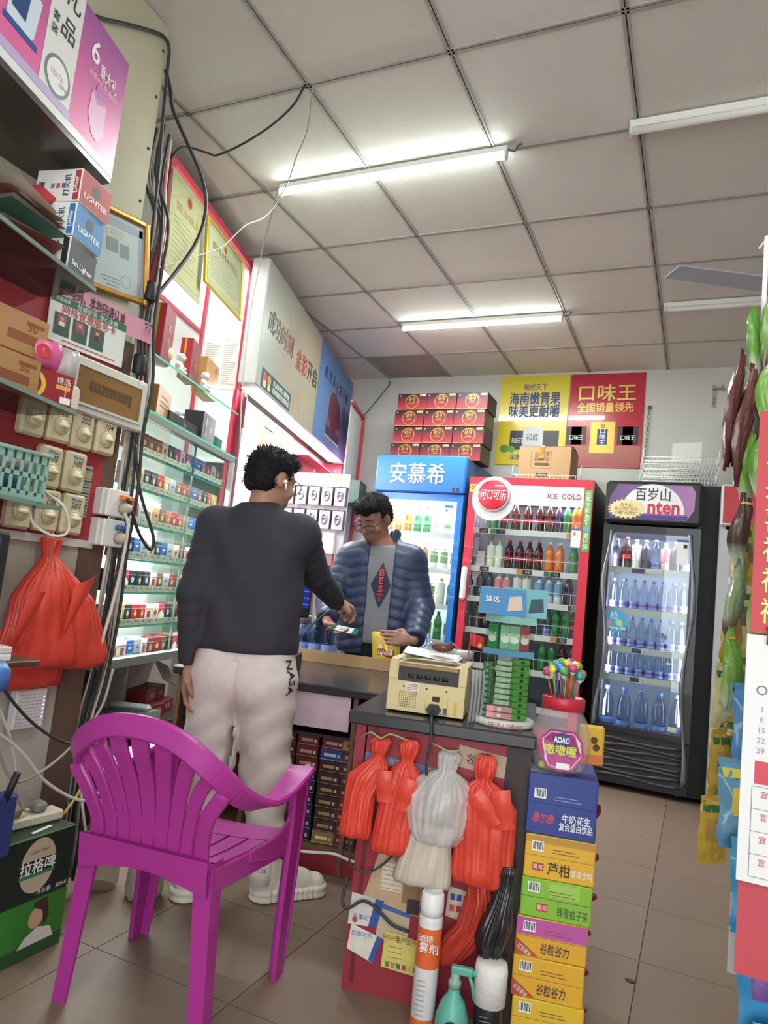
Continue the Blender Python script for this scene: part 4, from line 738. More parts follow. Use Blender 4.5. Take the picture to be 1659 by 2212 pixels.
# fan speed regulators
fanp = None; m_cream = mat('#cdbf9a', .45); m_knob = mat('#d6c9a6', .4); m_mid = mat('#3f7ea8', .5)
for n, y, z in (('101', 1.426, 1.542), ('103', 1.522, 1.545), ('202', 1.612, 1.542), ('104', 1.708, 1.546), ('205', 1.51, 1.398), ('105', 1.604, 1.40), ('204', 1.43, 1.262), ('106', 1.527, 1.264), ('203', 1.622, 1.266)):
    lab = 'cream fan speed dial, %s of the pillar board, marked %s' % (dict(zip(('101','103','202','104','205','105','204','106','203'), ('leftmost in the top row', 'second in the top row', 'third in the top row', 'rightmost in the top row', 'left in the middle row', 'right in the middle row', 'left in the bottom row', 'middle in the bottom row', 'right in the bottom row')))[n], n)
    if fanp is None:
        fanp = r = empty('fan_regulator', P(y, z, -.002), PR, lab, 'fan regulator', 'fan regulators on the pillar')
        b = MB(); b.bbox(-.042, .042, -.035, .0, -.065, .065, m_cream, .008); b.build('housing', r)
        b = MB(); b.lathe([(.027, 0), (.027, .003), (.022, .004)], mat('#c4b690', .45), 22, M=T(0, -.0352, -.014) @ Matrix.Rotation(PI / 2, 4, 'X')); dl = b.build('dial', r)
        b = MB(); b.lathe([(.02, .003), (.019, .007)], m_knob, 20, M=T(0, -.0352, -.014) @ Matrix.Rotation(PI / 2, 4, 'X')); b.bbox(-.02, .02, -.049, -.042, -.0195, -.0085, m_knob, .003); b.build('knob', r)
        text(r, 'Midea', .017, (.002, -.0358, .047), m_mid, bold=.02)
        for k, a in enumerate((2.6, 2.1, 1.57, 1.0, .5, 0, 3.14)): b = MB(); b.box(.031 * math.cos(a) - .001, .031 * math.cos(a) + .001, -.0356, -.035, -.014 + .031 * math.sin(a) - .0015, -.014 + .031 * math.sin(a) + .0015, mat('#8a7f66', .5)); b.build('tick_mark', r)
        base = list(r.children)
    else: r = dup(fanp, None, P(y, z, -.002), PR, lab, None, base)
    text(r, n, .026, (.0, -.0358, .028), mat('#3a3528', .5), bold=.01, shear=.2)
# sockets
for z, n, pc in ((1.328, 'upper', '#d8791f'), (1.225, 'lower', '#2c5f9c')):
    r = empty('wall_socket', P(1.785, z, .004), PR, 'white %s wall socket box with a plug pushed in beside the cables' % n, 'socket', 'wall sockets on the pillar'); b = MB(); b.bbox(-.06, .05, -.03, .04, -.046, .046, mat('#d5d2cc', .4), .004); b.build('back_box', r); b = MB(); b.bbox(-.045, .05, -.04, -.03, -.046, .046, mat('#e2dfda', .35), .003); b.build('face_plate', r)
    b = MB(); b.lathe([(.02, 0), (.02, .02), (.014, .035)], mat('#b5aa98', .5), 14, M=T(.022, -.04, -.014) @ Matrix.Rotation(PI / 2, 4, 'X')); b.build('plug', r)
    b = MB(); b.bbox(.0, .055, -.065, -.041, .012, .03, mat(pc, .45), .004); b.build('coloured_plug', r)
# cables
m_cb = mat('#2c2e30', .55); m_cg = mat('#9a948a', .6); m_cw = mat('#c9c3b6', .6)
def spl(pts, n=6):
    out = []; Q = [Vector(p) for p in pts]; Q = [Q[0] * 2 - Q[1]] + Q + [Q[-1] * 2 - Q[-2]]
    for i in range(1, len(Q) - 2):
        for k in range(n):
            t = k / n; a, b_, c, d = Q[i - 1], Q[i], Q[i + 1], Q[i + 2]
            out.append(.5 * ((2 * b_) + (c - a) * t + (2 * a - 5 * b_ + 4 * c - d) * t * t + (3 * b_ - a - 3 * c + d) * t ** 3))
    out.append(Q[-2]); return out
def cable(label, pts, r, m, cat='cable', group=None, name='cable'):
    b = MB(); b.tube(spl(pts), r, m, 7); o = b.build(name); return tag(o, label, cat, group)
cable('black cable running along the beige board and down the pillar corner', [(-1.855, 1.3, 2.8), (-1.855, 1.438, 2.864), (-1.855, 1.528, 2.921), (-1.855, 1.656, 2.998), (-1.855, 1.711, 3.021), (-1.855, 1.74, 3.0), (-1.86, 1.752, 2.919), (-1.86, 1.765, 2.732), (-1.86, 1.785, 2.5), (-1.86, 1.80, 2.2)], .006, m_cb)
cable('thick black cable looping out from the pillar in front of the certificates', [(-1.87, 1.752, 2.93), (-1.88, 1.80, 2.885), (-1.9, 1.849, 2.84), (-1.9, 1.959, 2.762), (-1.9, 2.043, 2.698), (-1.9, 2.087, 2.625), (-1.9, 2.093, 2.528), (-1.9, 2.059, 2.411), (-1.9, 1.99, 2.28), (-1.89, 1.911, 2.16), (-1.88, 1.86, 2.08), (-1.87, 1.83, 1.95)], .0075, m_cb)
cable('black cable drooping from the ceiling grid to the top of the red post', [(-2.22, 2.18, 2.90), (-2.2, 2.2, 2.97), (-2.19, 2.25, 3.01), (-2.15, 2.335, 3.03), (-2.127, 2.371, 3.04), (-1.976, 2.343, 3.045), (-1.786, 2.281, 3.05), (-1.624, 2.207, 3.06), (-1.527, 2.137, 3.075)], .005, m_cb)
cable('thin pale rope hanging from the ceiling and sagging to the cables', [(-1.478, 2.124, 3.07), (-1.6, 2.3, 3.02), (-1.73, 2.43, 3.0), (-1.84, 2.544, 2.97), (-1.95, 2.62, 2.92), (-2.0, 2.6, 2.84), (-2.02, 2.5, 2.75), (-2.05, 2.4, 2.6), (-2.05, 2.25, 2.48), (-2.03, 2.1, 2.37), (-1.98, 1.95, 2.27)], .003, mat('#a8a193', .7))
cable('pale cord hanging straight down beside the sign box', [(-2.02, 2.72, 3.07), (-2.3, 3.03, 2.98), (-2.4, 3.14, 2.88), (-2.42, 3.144, 2.61), (-2.42, 3.149, 2.337), (-2.42, 3.168, 2.125), (-2.42, 3.206, 1.865)], .004, mat('#a8a193', .7))
cable('thin cable hanging down the corner of the back wall', [(-2.72, 5.7, 3.06), (-2.692, 5.68, 3.025), (-2.704, 5.6, 2.925), (-2.785, 5.6, 2.818), (-2.887, 5.6, 2.688), (-2.948, 5.6, 2.6), (-3.0, 5.55, 2.54)], .004, m_cb)
random.seed(11)
for k in range(11):
    dx, dy = random.uniform(-.025, .03), random.uniform(-.02, .045); dx = dx if k in (0, 2, 4, 7, 10) else -abs(dx); m = (m_cb, m_cw, m_cb, m_cg, m_cb, m_cw, m_cg, m_cb, m_cg, m_cw, m_cb)[k]; pts = []
    for i in range(15): z = 2.78 - i * .2; pts.append((-1.85 + dx + random.uniform(-.006, .006) - (.10 if z > 2.5 else 0) - .03 * (z < .6), 1.815 + dy * .8 + random.uniform(-.006, .008) + (.03 if z < 1.9 else 0) + (.06 * (k % 3 == 0) if z > 2.5 else 0), max(z, .06)))
    cable('%s cable in the bundle down the pillar corner, strand %s' % ({m_cb: 'black', m_cw: 'cream', m_cg: 'grey'}[m], ord_(k)), pts, random.choice((.004, .005, .006)), m, 'cable', 'bundled cables on the pillar')
for z, n in ((2.1, 'under the framed certificate'), (1.83, 'beside the breaker box')):
    b = MB(); b.lathe([(.02, -.035), (.022, -.03), (.022, .03), (.02, .035)], m_black, 14); o = b.build('tape_wrap', None, (-1.845, 1.812, z)); tag(o, 'black tape wrapped round the cable bundle %s' % n, 'tape', 'tape wraps')
cable('black cord hanging in a loop from the orange plug', [(-1.80, 1.80, 1.35), (-1.80, 1.819, 1.329), (-1.82, 1.899, 1.241), (-1.82, 1.96, 1.19), (-1.82, 1.98, 1.2), (-1.82, 1.967, 1.249), (-1.83, 1.895, 1.374), (-1.83, 1.851, 1.483), (-1.83, 1.832, 1.545)], .006, m_cb)
cable('pale cord dropping from the lower wall socket', [(-1.80, 1.80, 1.30), (-1.79, 1.815, 1.25), (-1.79, 1.81, 1.1), (-1.79, 1.79, .95), (-1.8, 1.77, .8)], .006, m_cw)
# ---------------- rack of shelves in front of the pillar
rk = empty('shelf_rack', (XP, 1.4, 0), 0, 'dark glass shelf rack at the left edge with lighters, tissues and a basket', 'shelf rack'); m_smoke = mat('#3a3634', .12, alpha=.72); m_bracket = mat('#3a332e', .5)
for z, n in ((1.909, 0), (1.54, 1), (1.265, 2)):
    b = MB(); b.prism([(.002, 0), (.221, 0), (.36, -.52), (.36, -.75), (.002, -.75)], z - .009, z, m_smoke); s_ = b.build('shelf', rk); b = MB(); b.prism([(.222, .004), (.228, .004), (.367, -.52), (.361, -.52)], z - .01, z + .001, mat('#6f8a7c', .2)); b.build('edge_strip', s_)
b = MB(); b.prism([(.002, 0), (.221, 0), (.36, -.52), (.36, -.75), (.002, -.75)], 2.235, 2.25, mat('#4a463f', .2)); b.build('header_shelf', rk)
b = MB(); b.box(.002, .02, -.3, -.28, 1.1, 2.24, m_bracket); b.build('upright', rk)
hd = empty('header_sign', (-1.645, 1.4, 0), LROT, 'pink header sign box with gift artwork on top of the shelf rack', 'sign')
b = MB(); b.box(-.75, 0, .0, .06, 2.252, 2.62, mat('#cfcfd4', .5)); b.build('box', hd)
b = MB(); rect(b, -.75, 0, 2.276, 2.619, -.001, grad('#d85f9a', '#8a4a94', 'Z', 2.36, 2.66, .38)); rect(b, -.35, -.225, 2.3, 2.619, -.0016, mat('#dcdad8', .3)); rect(b, -.75, -.22, 2.276, 2.30, -.0018, mat('#b9a9d0', .3)); rect(b, -.75, 0, 2.252, 2.276, -.001, mat('#dcdee0', .25)); b.build('pink_print', hd)
for t_, x, z, s_ in (('礼', -.275, 2.585, .075), ('品', -.275, 2.49, .065), ('套', -.325, 2.49, .028), ('装', -.325, 2.455, .028)): text(hd, t_, s_, (x, -.0024, z), mat('#2a2a2e', .5), bold=.005, shear=.1)
b = MB(); decal(b, disc_pts(-.286, 2.35, .052, 30), -.0022, mat('#6f7a80', .4)); decal(b, disc_pts(-.286, 2.35, .043, 30), -.0026, mat('#e3e1df', .4)); b.build('seal_print', hd); text(hd, 'USATA', .022, (-.29, -.003, 2.352), mat('#d08aa8', .5), width=.05); text(hd, '优萨克', .012, (-.262, -.003, 2.335), mat('#5a5a60', .5))
text(hd, '6', .09, (-.155, -.0024, 2.53), m_wtext, bold=.01); text(hd, '重大礼', .045, (-.085, -.0024, 2.50), m_wtext, bold=.02, width=.085); text(hd, '超值大礼包送给您', .02, (-.1, -.0024, 2.465), mat('#e6c2dc', .5), width=.14)
b = MB(); decal(b, [(-.15, 2.355), (-.145, 2.43), (-.075, 2.42), (-.07, 2.33), (-.095, 2.30), (-.125, 2.31)], -.002, mat('#d9a5c8', .4)); decal(b, [(-.145, 2.43), (-.115, 2.40), (-.075, 2.42), (-.1, 2.44)], -.0024, mat('#c47ab4', .4)); decal(b, disc_pts(-.108, 2.44, .022, 14), -.0028, mat('#b565a8', .4)); b.build('gift_print', hd)
b = MB(); decal(b, [(-.48, 2.36), (-.40, 2.345), (-.385, 2.37), (-.375, 2.47), (-.44, 2.5), (-.49, 2.5)], -.002, mat('#cdd9e6', .3)); decal(b, [(-.47, 2.39), (-.42, 2.385), (-.415, 2.45), (-.47, 2.46)], -.0024, mat('#24487a', .3)); rect(b, -.49, -.37, 2.345, 2.36, -.0024, mat('#23549a', .3)); decal(b, disc_pts(-.43, 2.5, .06, 18, 0, PI * 18 / 17), -.0024, mat('#3f78b8', .3)); b.build('cooker_print', hd)
# lighter cartons: three stacked at the rack end
LX = (-1.732, 1.325)
def carton(name, label, cat, loc, rot, w_, d_, h_, col, group=None, r=.002): b = MB(); b.bbox(-w_ / 2, w_ / 2, 0, d_, 0, h_, mat(col, .5), r); o = b.build(name, None, loc, rot); return tag(o, label, cat, group)
for k, (c1, c2, w1, lab) in enumerate((('#2a2a2e', '#dcdcda', 'San', 'black lighter carton at the bottom of the stack'), ('#2f78b4', '#e0e2e2', 'Lighter', 'blue and white lighter carton in the middle of the stack'), ('#b03a38', '#e0dedc', 'Lighter', 'red and white lighter carton on top of the stack'))):
    o = carton('lighter_carton', lab + ' on the rack', 'carton', (-1.64 + .006 * k, 1.345, 1.91 + k * .099), math.radians(106) - .05 * k, .13, .15, .097, c2, 'lighter cartons')
    b = MB(); rect(b, -.064, .064, .003, .094, -.0006, mat(c1, .55)); decal(b, disc_pts(.0, .06, .018, 14), -.0009, mat('#1c1a1c', .5)) if k else None; b.build('front_print', o)
    b = MB(); b.add([(-.0656, .004, .004), (-.0656, .022, .004), (-.0656, .022, .092), (-.0656, .004, .092)], [(0, 1, 2, 3)], mat(c1, .35)); b.add([(-.0656, .12, .03), (-.0656, .14, .03), (-.0656, .14, .06), (-.0656, .12, .06)], [(0, 1, 2, 3)], mat('#5a5a5a', .5)); [b.add([(-.0658, .05 + q * .018, .04), (-.0658, .062 + q * .018, .04), (-.0658, .062 + q * .018, .055), (-.0658, .05 + q * .018, .055)], [(0, 1, 2, 3)], mat(('#5a6ab0', '#b05a6a', '#5a9a6a')[q], .5)) for q in range(3)]; b.build('side_print', o)
    text(o, {0: 'San Lighter', 1: 'LIGHTER', 2: 'LIGHTER'}[k], .022, (0, -.0014, .03), m_wtext, bold=.02, width=.1)
    text(o, w1, .017, (-.0664, .013, .048), m_wtext if k else mat('#2a2a2e', .5), bold=.03, rot=(PI / 2, -PI / 2, -PI / 2)); text(o, '打火机', .022, (-.0664, .045, .048), mat('#3a3a3e', .5), bold=.02, rot=(PI / 2, -PI / 2, -PI / 2))
random.seed(3)
for k in range(9):
    c, n = (('#cfcac4', 'grey white'), ('#b03a36', 'red'), ('#8a6a50', 'tan'), ('#d9d5cf', 'cream'), ('#3a6a5a', 'dark green'), ('#c9c4bc', 'off white'), ('#9a4a4a', 'dull red'), ('#b08a6a', 'sand'), ('#e0dcd6', 'pale'))[k]
    b = MB(); b.grid(lambda u, v: ((u - .5) * .15, (v - .5) * .2, .006 * math.sin(u * 3 + k) + .02 * (u - .5) * (k % 3 - 1)), 5, 5, mat(c, .4)); o = b.build('card_packet', None, (-1.70 + random.uniform(-.015, .015), 1.17 + random.uniform(-.02, .02), 1.93 + k * .017), random.uniform(-.5, .5)); tag(o, '%s flat packet in the loose pile on the top rack shelf' % n, 'packet', 'loose packets on the rack')
o = carton('playing_card_box', 'red glossy packet leaning on the pile at the top rack shelf', 'packet', (-1.70, 1.20, 2.095), .6, .07, .012, .09, '#c42c2c'); o.rotation_euler = (-.9, .4, .6)
o = carton('foil_packet', 'black packet with silver diamonds lying on the top rack shelf pile', 'packet', (-1.76, 1.14, 2.10), .5, .12, .02, .12, '#2b2a2c'); o.rotation_euler = (-1.1, .1, .5); b = MB(); [decal(b, disc_pts(-.04 + (i % 4) * .027, .02 + (i // 4) * .028, .01, 4), -.0008, mat('#c9c9cc', .2, .5)) for i in range(16)]; b.build('diamond_print', o)
# second shelf: cardboard cartons, pink tissues, red box, tissue roll
for k, z in ((0, 1.541), (1, 1.651)):
    o = carton('small_carton', 'tan printed cardboard carton on the middle rack shelf, %s of two' % ('lower', 'upper')[k], 'carton', (-1.665, 1.19 + .005 * k, z), PR, .2, .14, .108, '#a97c4c', 'tan cartons on the rack'); b = MB(); rect(b, -.02, .07, .03, .055, -.0006, mat('#8a4a2a', .5)); rect(b, .03, .085, .08, .09, -.0006, mat('#8a4a2a', .5)); b.build('print', o)
    text(o, '50', .03, (.05, -.0012, .075), mat('#8a3a22', .5))
def pillow(nx, w_, h_, d_, m, b, M): b.grid(lambda u, v: ((u - .5) * w_, -d_ * (math.sin(PI * u) * math.sin(PI * v)) ** .4 - .004 * math.sin(13 * u + 3 * v), v * h_), nx, nx, m, M); b.grid(lambda u, v: ((u - .5) * w_, d_ * (math.sin(PI * u) * math.sin(PI * v)) ** .4, v * h_), nx, nx, m, M)
r = empty('tissue_packet', (-1.69, 1.30, 1.637), PR - .3, 'pink wrapped tissue packet on top of the red box on the rack', 'tissue packet'); b = MB(); pillow(12, .13, .085, .04, mat('#d85a94', .3, coat=.4), b, T(-.01, 0, 0)); b.build('wrap', r); b = MB(); pillow(8, .06, .08, .03, mat('#c9c4c6', .2, alpha=.6), b, T(.075, 0, 0)); b.build('clear_end', r); b = MB(); decal(b, disc_pts(-.01, .04, .02, 14), -.043, mat('#c23a3a', .4)); b.build('badge', r)
o = carton('tissue_box', 'dark red box with yellow arc on the middle rack shelf', 'box', (-1.665, 1.315, 1.541), PR - .25, .15, .12, .095, '#8f2026', None); b = MB(); ring(b, -.045, .048, .03, .042, -.0008, mat('#d9b23a', .4), 20, -1.6, 1.6); rect(b, .04, .07, .012, .03, -.0008, m_white); rect(b, .025, .065, .05, .062, -.0008, mat('#d9a04a', .5)); b.build('print', o); text(o, '精品', .02, (.045, -.0012, .075), m_wtext)
b = MB(); b.bbox(-.03, .03, 0, .09, 0, .075, mat('#cfc4b4', .8, bump=.6, bs=120), .01); o = b.build('towel_pack', None, (-1.648, 1.385, 1.541), PR - .2); tag(o, 'folded beige towel beside the dark red box on the rack', 'towel')
# third shelf: mint basket with packets
bs2 = empty('plastic_basket', (-1.70, 1.225, 1.266), PR, 'pale mint plastic basket of small packets on the lowest rack shelf', 'basket'); m_mint = mat('#8fb8ac', .35, alpha=.85)
def bq(x0, x1, n, y, front=True):
    b = MB(); 
    for z0, z1 in ((.012, .022), (.058, .07), (.1, .125)): b.box(x0, x1, y, y + .004, z0, z1, m_mint)
    for k in range(n + 1): x = x0 + (x1 - x0) * k / n; b.box(x - .004, x + .004, y, y + .004, .012, .12, m_mint)
    return b
bq(-.14, .09, 9, -.09).build('front_wall', bs2); bq(-.14, .09, 9, .08).build('rear_wall', bs2); b = MB(); b.box(-.14, .09, -.09, .084, .0, .012, m_mint); b.build('base', bs2); b = MB(); b.tube([(-.145, -.095, .125), (.095, -.095, .125), (.095, .09, .125), (-.145, .09, .125)], .005, m_mint, 6, closed=True); b.build('rim', bs2); b = MB()
for k in range(7): b.box(.086, .09, -.086 + k * .025, -.07 + k * .025, .012, .12, m_mint)
b.build('end_wall', bs2)
for k, (c, n, x, z) in enumerate((('#c23a52', 'red dotted', -.08, .07), ('#7fa890', 'green flowered', -.05, .03), ('#2f5a66', 'dark teal', .03, .02), ('#d9d6d2', 'clear', .05, .09), ('#e0628a', 'pink', -.11, .1))):
    b = MB(); pillow(8, .1, .05, .02, mat(c, .35), b, None); o = b.build('sweet_packet', None, (-1.70 + .02 * (k % 2), 1.225 + x, 1.266 + z), PR + .2 * (k - 2)); tag(o, '%s packet in the mint basket' % n, 'packet', 'packets in the basket')
cable('pale charging cord hanging below the mint basket', [(-1.66, 1.36, 1.30), (-1.63, 1.40, 1.27), (-1.63, 1.43, 1.22), (-1.63, 1.42, 1.19), (-1.64, 1.38, 1.185), (-1.65, 1.33, 1.21), (-1.66, 1.32, 1.255)], .004, m_cw)
# ---------------- hanging bags on the pillar
m_bag = mat('#d23c28', .42, coat=.12, noise=.1, ns=14, bump=.25, bs=45); m_bagw = mat('#d6d3d0', .2, alpha=.55, coat=.4, bump=.4, bs=40)
def bagmesh(b, prof, m, seg=32, rip=.12, n=6, seed=0, M=None):
    """hanging plastic: stacked outlines with creases that run down from the tied neck"""
    random.seed(seed); ph = random.uniform(0, 6); vs = []; fine = []
    seg = int(seg * 1.8)
    for i in range(len(prof) - 1):
        for k in range(3): t = k / 3; fine.append(tuple(a + (c - a) * t for a, c in zip(prof[i], prof[i + 1])))
    fine.append(prof[-1]); N_ = len(fine)
    for i, (z, cx, cy, hw, hd) in enumerate(fine):
        f_ = i / 3; neck = 1 + 1.2 * max(0, 1 - hw / .04)
        for k in range(seg):
            a = 2 * PI * k / seg; c1 = abs(math.sin(n * a * .5 + ph + .25 * math.sin(f_ * .9 + ph))) ** .7 - .5; c2 = math.sin((3 * n + 1) * a + 2 * ph + .5 * math.sin(f_ * 1.3)); c3 = math.sin(5 * a + f_ * 1.7 + ph)
            q = 1 + rip * neck * (1.3 * c1 + .45 * c2) + rip * .5 * c3
            vs.append((cx + hw * math.cos(a) * (1 + .12 * rip * neck * c2 + .05 * c3 * rip), cy + hd * math.sin(a) * q, z + .12 * rip * hw * (math.sin(3 * a + ph) + .6 * c2)))
    fs = [(i * seg + k, i * seg + (k + 1) % seg, (i + 1) * seg + (k + 1) % seg, (i + 1) * seg + k) for i in range(N_ - 1) for k in range(seg)] + [tuple(range(seg))[::-1], tuple((N_ - 1) * seg + k for k in range(seg))]
    b.add(vs, fs, m, True, M)
rb = empty('plastic_bag_bundle', (XP, 0, 0), PR, 'big bundle of orange red plastic bags hung on the pillar rail', 'plastic bags', 'bundles of plastic bags')
b = MB(); bagmesh(b, [(1.185, 1.555, -.03, .012, .012), (1.18, 1.555, -.03, .034, .026), (1.155, 1.553, -.03, .03, .022), (1.13, 1.553, -.035, .022, .018), (1.10, 1.555, -.045, .045, .03), (1.05, 1.56, -.055, .1, .04), (1.0, 1.575, -.06, .145, .045), (.94, 1.59, -.06, .165, .045), (.87, 1.605, -.055, .19, .045), (.80, 1.62, -.05, .205, .045), (.785, 1.62, -.05, .2, .03)], m_bag, 44, .2, 7, 4); b.build('front_bags', rb)
b = MB(); bagmesh(b, [(.9, 1.55, -.03, .13, .025), (.8, 1.55, -.03, .125, .02), (.73, 1.55, -.03, .12, .018), (.725, 1.55, -.03, .115, .01)], m_bag, 32, .2, 5, 5); b.build('rear_bags', rb)
for (x0, x1, z0, sl) in ((1.44, 1.50, 1.02, -.3), (1.60, 1.68, 1.045, .35)): b = MB(); b.grid(lambda u, v: (x0 + (x1 - x0) * u + sl * .16 * v * (1 if sl < 0 else -.6), -.105 - .012 * math.sin(3 * u + v * 2), z0 - .16 * v + .04 * u * (sl > 0)), 8, 8, m_bag); b.build('handle_flap', rb)
b = MB(); b.tube([(1.552, -.01, 1.195), (1.552, -.035, 1.2), (1.555, -.04, 1.18)], .002, m_steel, 5); b.build('wire_hook', rb)
# ---------------- lower left: router, monitor, books, strips, cords, carton
r = empty('wifi_router', (XP, 1.575, .66), PR, 'white perforated router box on the plaster below the red bags', 'router'); b = MB(); b.bbox(-.055, .055, -.03, 0, -.06, .058, mat('#d8d5d6', .5), .004); b.build('case', r); b = MB()
for i in range(9):
    for j in range(10): rect(b, -.045 + i * .0095, -.04 + i * .0095, -.05 + j * .0102, -.0475 + j * .0102, -.0305, mat('#8f8a8c', .6))
b.build('vents', r)['kind'] = 'stuff'
b = MB(); [b.box(.042, .045, -.0312, -.0302, -.03 + k * .012, -.026 + k * .012, emi('#a9b4ff', 3)) for k in range(6)]; b.build('status_lights', r)
r = empty('monitor', (-1.62, 1.15, 1.0), PR - .15, 'black framed monitor at the left edge below the fan dials', 'monitor'); b = MB(); b.bbox(-.3, .09, 0, .03, 0, .175, m_black, .006); b.build('bezel', r); b = MB(); rect(b, -.29, .065, .02, .16, -.0006, emi('#5a5378', .5)); b.build('screen', r); b = MB(); b.box(-.25, -.2, .03, .05, -.12, .05, m_black); b.build('stand', r)
r = empty('side_table', (-1.70, 1.10, 0), 0, 'dark small table at the left edge under the monitor', 'table'); b = MB(); b.bbox(-.15, .17, -.4, .22, .845, .86, mat('#4a3528', .5), .003); b.build('top', r)
for x, y in ((-.13, .0), (.12, -.05), (-.13, -.38), (.15, -.38)): b = MB(); b.box(x - .01, x + .01, y - .01, y + .01, 0, .845, m_black); b.build('leg', r)
for k, c in enumerate(('#dcd8d4', '#c9bfb8')): o = carton('notebook', 'white edged book at the left edge of the small table, %s' % ('bottom', 'top')[k], 'book', (-1.54, 1.16, .861 + k * .018), PR - .1, .15, .11, .017, c, 'books on the small table')
r = empty('bar_stool', (-1.50, 1.145, 0), 0, 'blue rounded stool seat just entering at the left edge', 'stool'); b = MB(); b.lathe([(.04, .8), (.055, .815), (.055, .85), (.04, .87)], mat('#3a6ab0', .4), 18); b.build('seat', r); b = MB(); b.cyl((0, 0, 0), (0, 0, .81), .015, m_black); b.build('post', r)
gb = empty('beer_carton', (-1.67, 1.66, 0), PR, 'dark green drinks carton with oval crest and printed landscape on the floor at left', 'carton')
b = MB(); b.bbox(-.5, 0, 0, .19, 0, .34, mat('#1f3a26', .45), .004); b.build('box', gb); b = MB(); rect(b, -.5, 0, .165, .34, -.0006, mat('#16241c', .4)); rect(b, -.5, 0, .335, .341, -.001, mat('#6f9a72', .5)); rect(b, -.5, -.0, .04, .16, -.0006, grad('#2f8a2a', '#2f6f22', 'X', -.5, 0)); rect(b, -.5, 0, .0, .04, -.0008, mat('#274f2e', .4)); decal(b, [(-.5, .16), (-.5, .11), (-.38, .095), (-.3, .12), (-.27, .16)], -.0009, mat('#7fa9b4', .4)); b.build('front_print', gb)
b = MB(); decal(b, disc_pts(-.12, .255, .075, 26, sx=.8), -.001, mat('#b9a890', .45)); rect(b, -.19, -.05, .235, .272, -.0014, mat('#1a2a20', .4)); rect(b, -.18, -.06, .226, .236, -.0016, mat('#2f7a4a', .4)); b.build('crest_print', gb); text(gb, '拉格啤', .04, (-.12, -.002, .254), m_wtext, bold=.03, width=.12); text(gb, '净含量：500ml', .016, (-.06, -.0014, .178), m_wtext); text(gb, 'Lager Beer', .014, (-.12, -.002, .295), mat('#6a5a48', .5), shear=.3)
b = MB(); decal(b, disc_pts(-.10, .105, .028, 16, sx=.9), -.0012, mat('#c49a80', .5)); decal(b, [(-.115, .15), (-.07, .155), (-.055, .1), (-.07, .07), (-.08, .12), (-.11, .135)], -.0015, mat('#3a2a24', .5)); decal(b, [(-.15, .035), (-.03, .035), (-.045, .065), (-.09, .078), (-.13, .06)], -.0014, mat('#cfcbc4', .5)); b.build('figure_print', gb)
ps = empty('power_strip', (-1.76, 1.56, .341), PR - .1, 'cream power strip lying on the green carton', 'power strip'); b = MB(); b.bbox(-.1, .1, -.03, .03, 0, .03, mat('#cfc6b0', .45), .006); b.build('body', ps)
for x in (-.05, .03): b = MB(); b.bbox(x - .02, x + .02, -.02, .02, .03, .06, mat('#8a867c', .5), .008); b.build('plug', ps)
b = MB(); b.bbox(-.045, .045, 0, .05, 0, .16, mat('#26356e', .5), .006); o = b.build('document_holder', None, (-1.60, 1.335, .341), PR); tag(o, 'dark blue document holder standing on the green carton', 'holder')
b = MB(); b.tube([(0, 0, 0), (.02, .01, .08)], .009, m_black, 8); o = b.build('marker_pen', None, (-1.61, 1.345, .48)); tag(o, 'black marker pen sticking out of the blue holder', 'pen')
o = carton('paper_scrap', 'white paper strip on top of the green carton', 'paper', (-1.69, 1.56, .3412), PR + .2, .08, .012, .001, '#dfe2dc')
CL = [('black', m_cb, [(-1.7, 1.33, .8), (-1.7, 1.365, .755), (-1.7, 1.418, .7), (-1.7, 1.49, .641), (-1.7, 1.58, .588), (-1.7, 1.66, .565), (-1.72, 1.78, .54)]), ('cream', m_cw, [(-1.72, 1.33, .75), (-1.72, 1.379, .689), (-1.72, 1.42, .621), (-1.72, 1.447, .554), (-1.72, 1.469, .474), (-1.74, 1.52, .40), (-1.75, 1.55, .385)]),
      ('pale', m_cw, [(-1.7, 1.33, .66), (-1.7, 1.405, .614), (-1.7, 1.476, .553), (-1.7, 1.533, .491), (-1.7, 1.609, .436), (-1.7, 1.686, .395), (-1.7, 1.742, .387), (-1.72, 1.80, .41)]), ('white', mat('#d8d2c8', .5), [(-1.74, 1.72, .5), (-1.75, 1.737, .413), (-1.75, 1.764, .322), (-1.75, 1.8, .212), (-1.75, 1.814, .13)]), ('yellow', mat('#c9a93a', .5), [(-1.74, 1.77, .56), (-1.74, 1.758, .497), (-1.74, 1.74, .443), (-1.74, 1.714, .392), (-1.74, 1.67, .345)]), ('grey', m_cg, [(-1.69, 1.31, .72), (-1.7, 1.42, .52), (-1.7, 1.5, .50), (-1.7, 1.62, .56), (-1.72, 1.74, .66), (-1.74, 1.79, .78)])]
for c, m, pts in CL: cable('%s cord in the tangle above the green carton' % c, pts, .0045, m, 'cable', 'tangled cords by the carton')
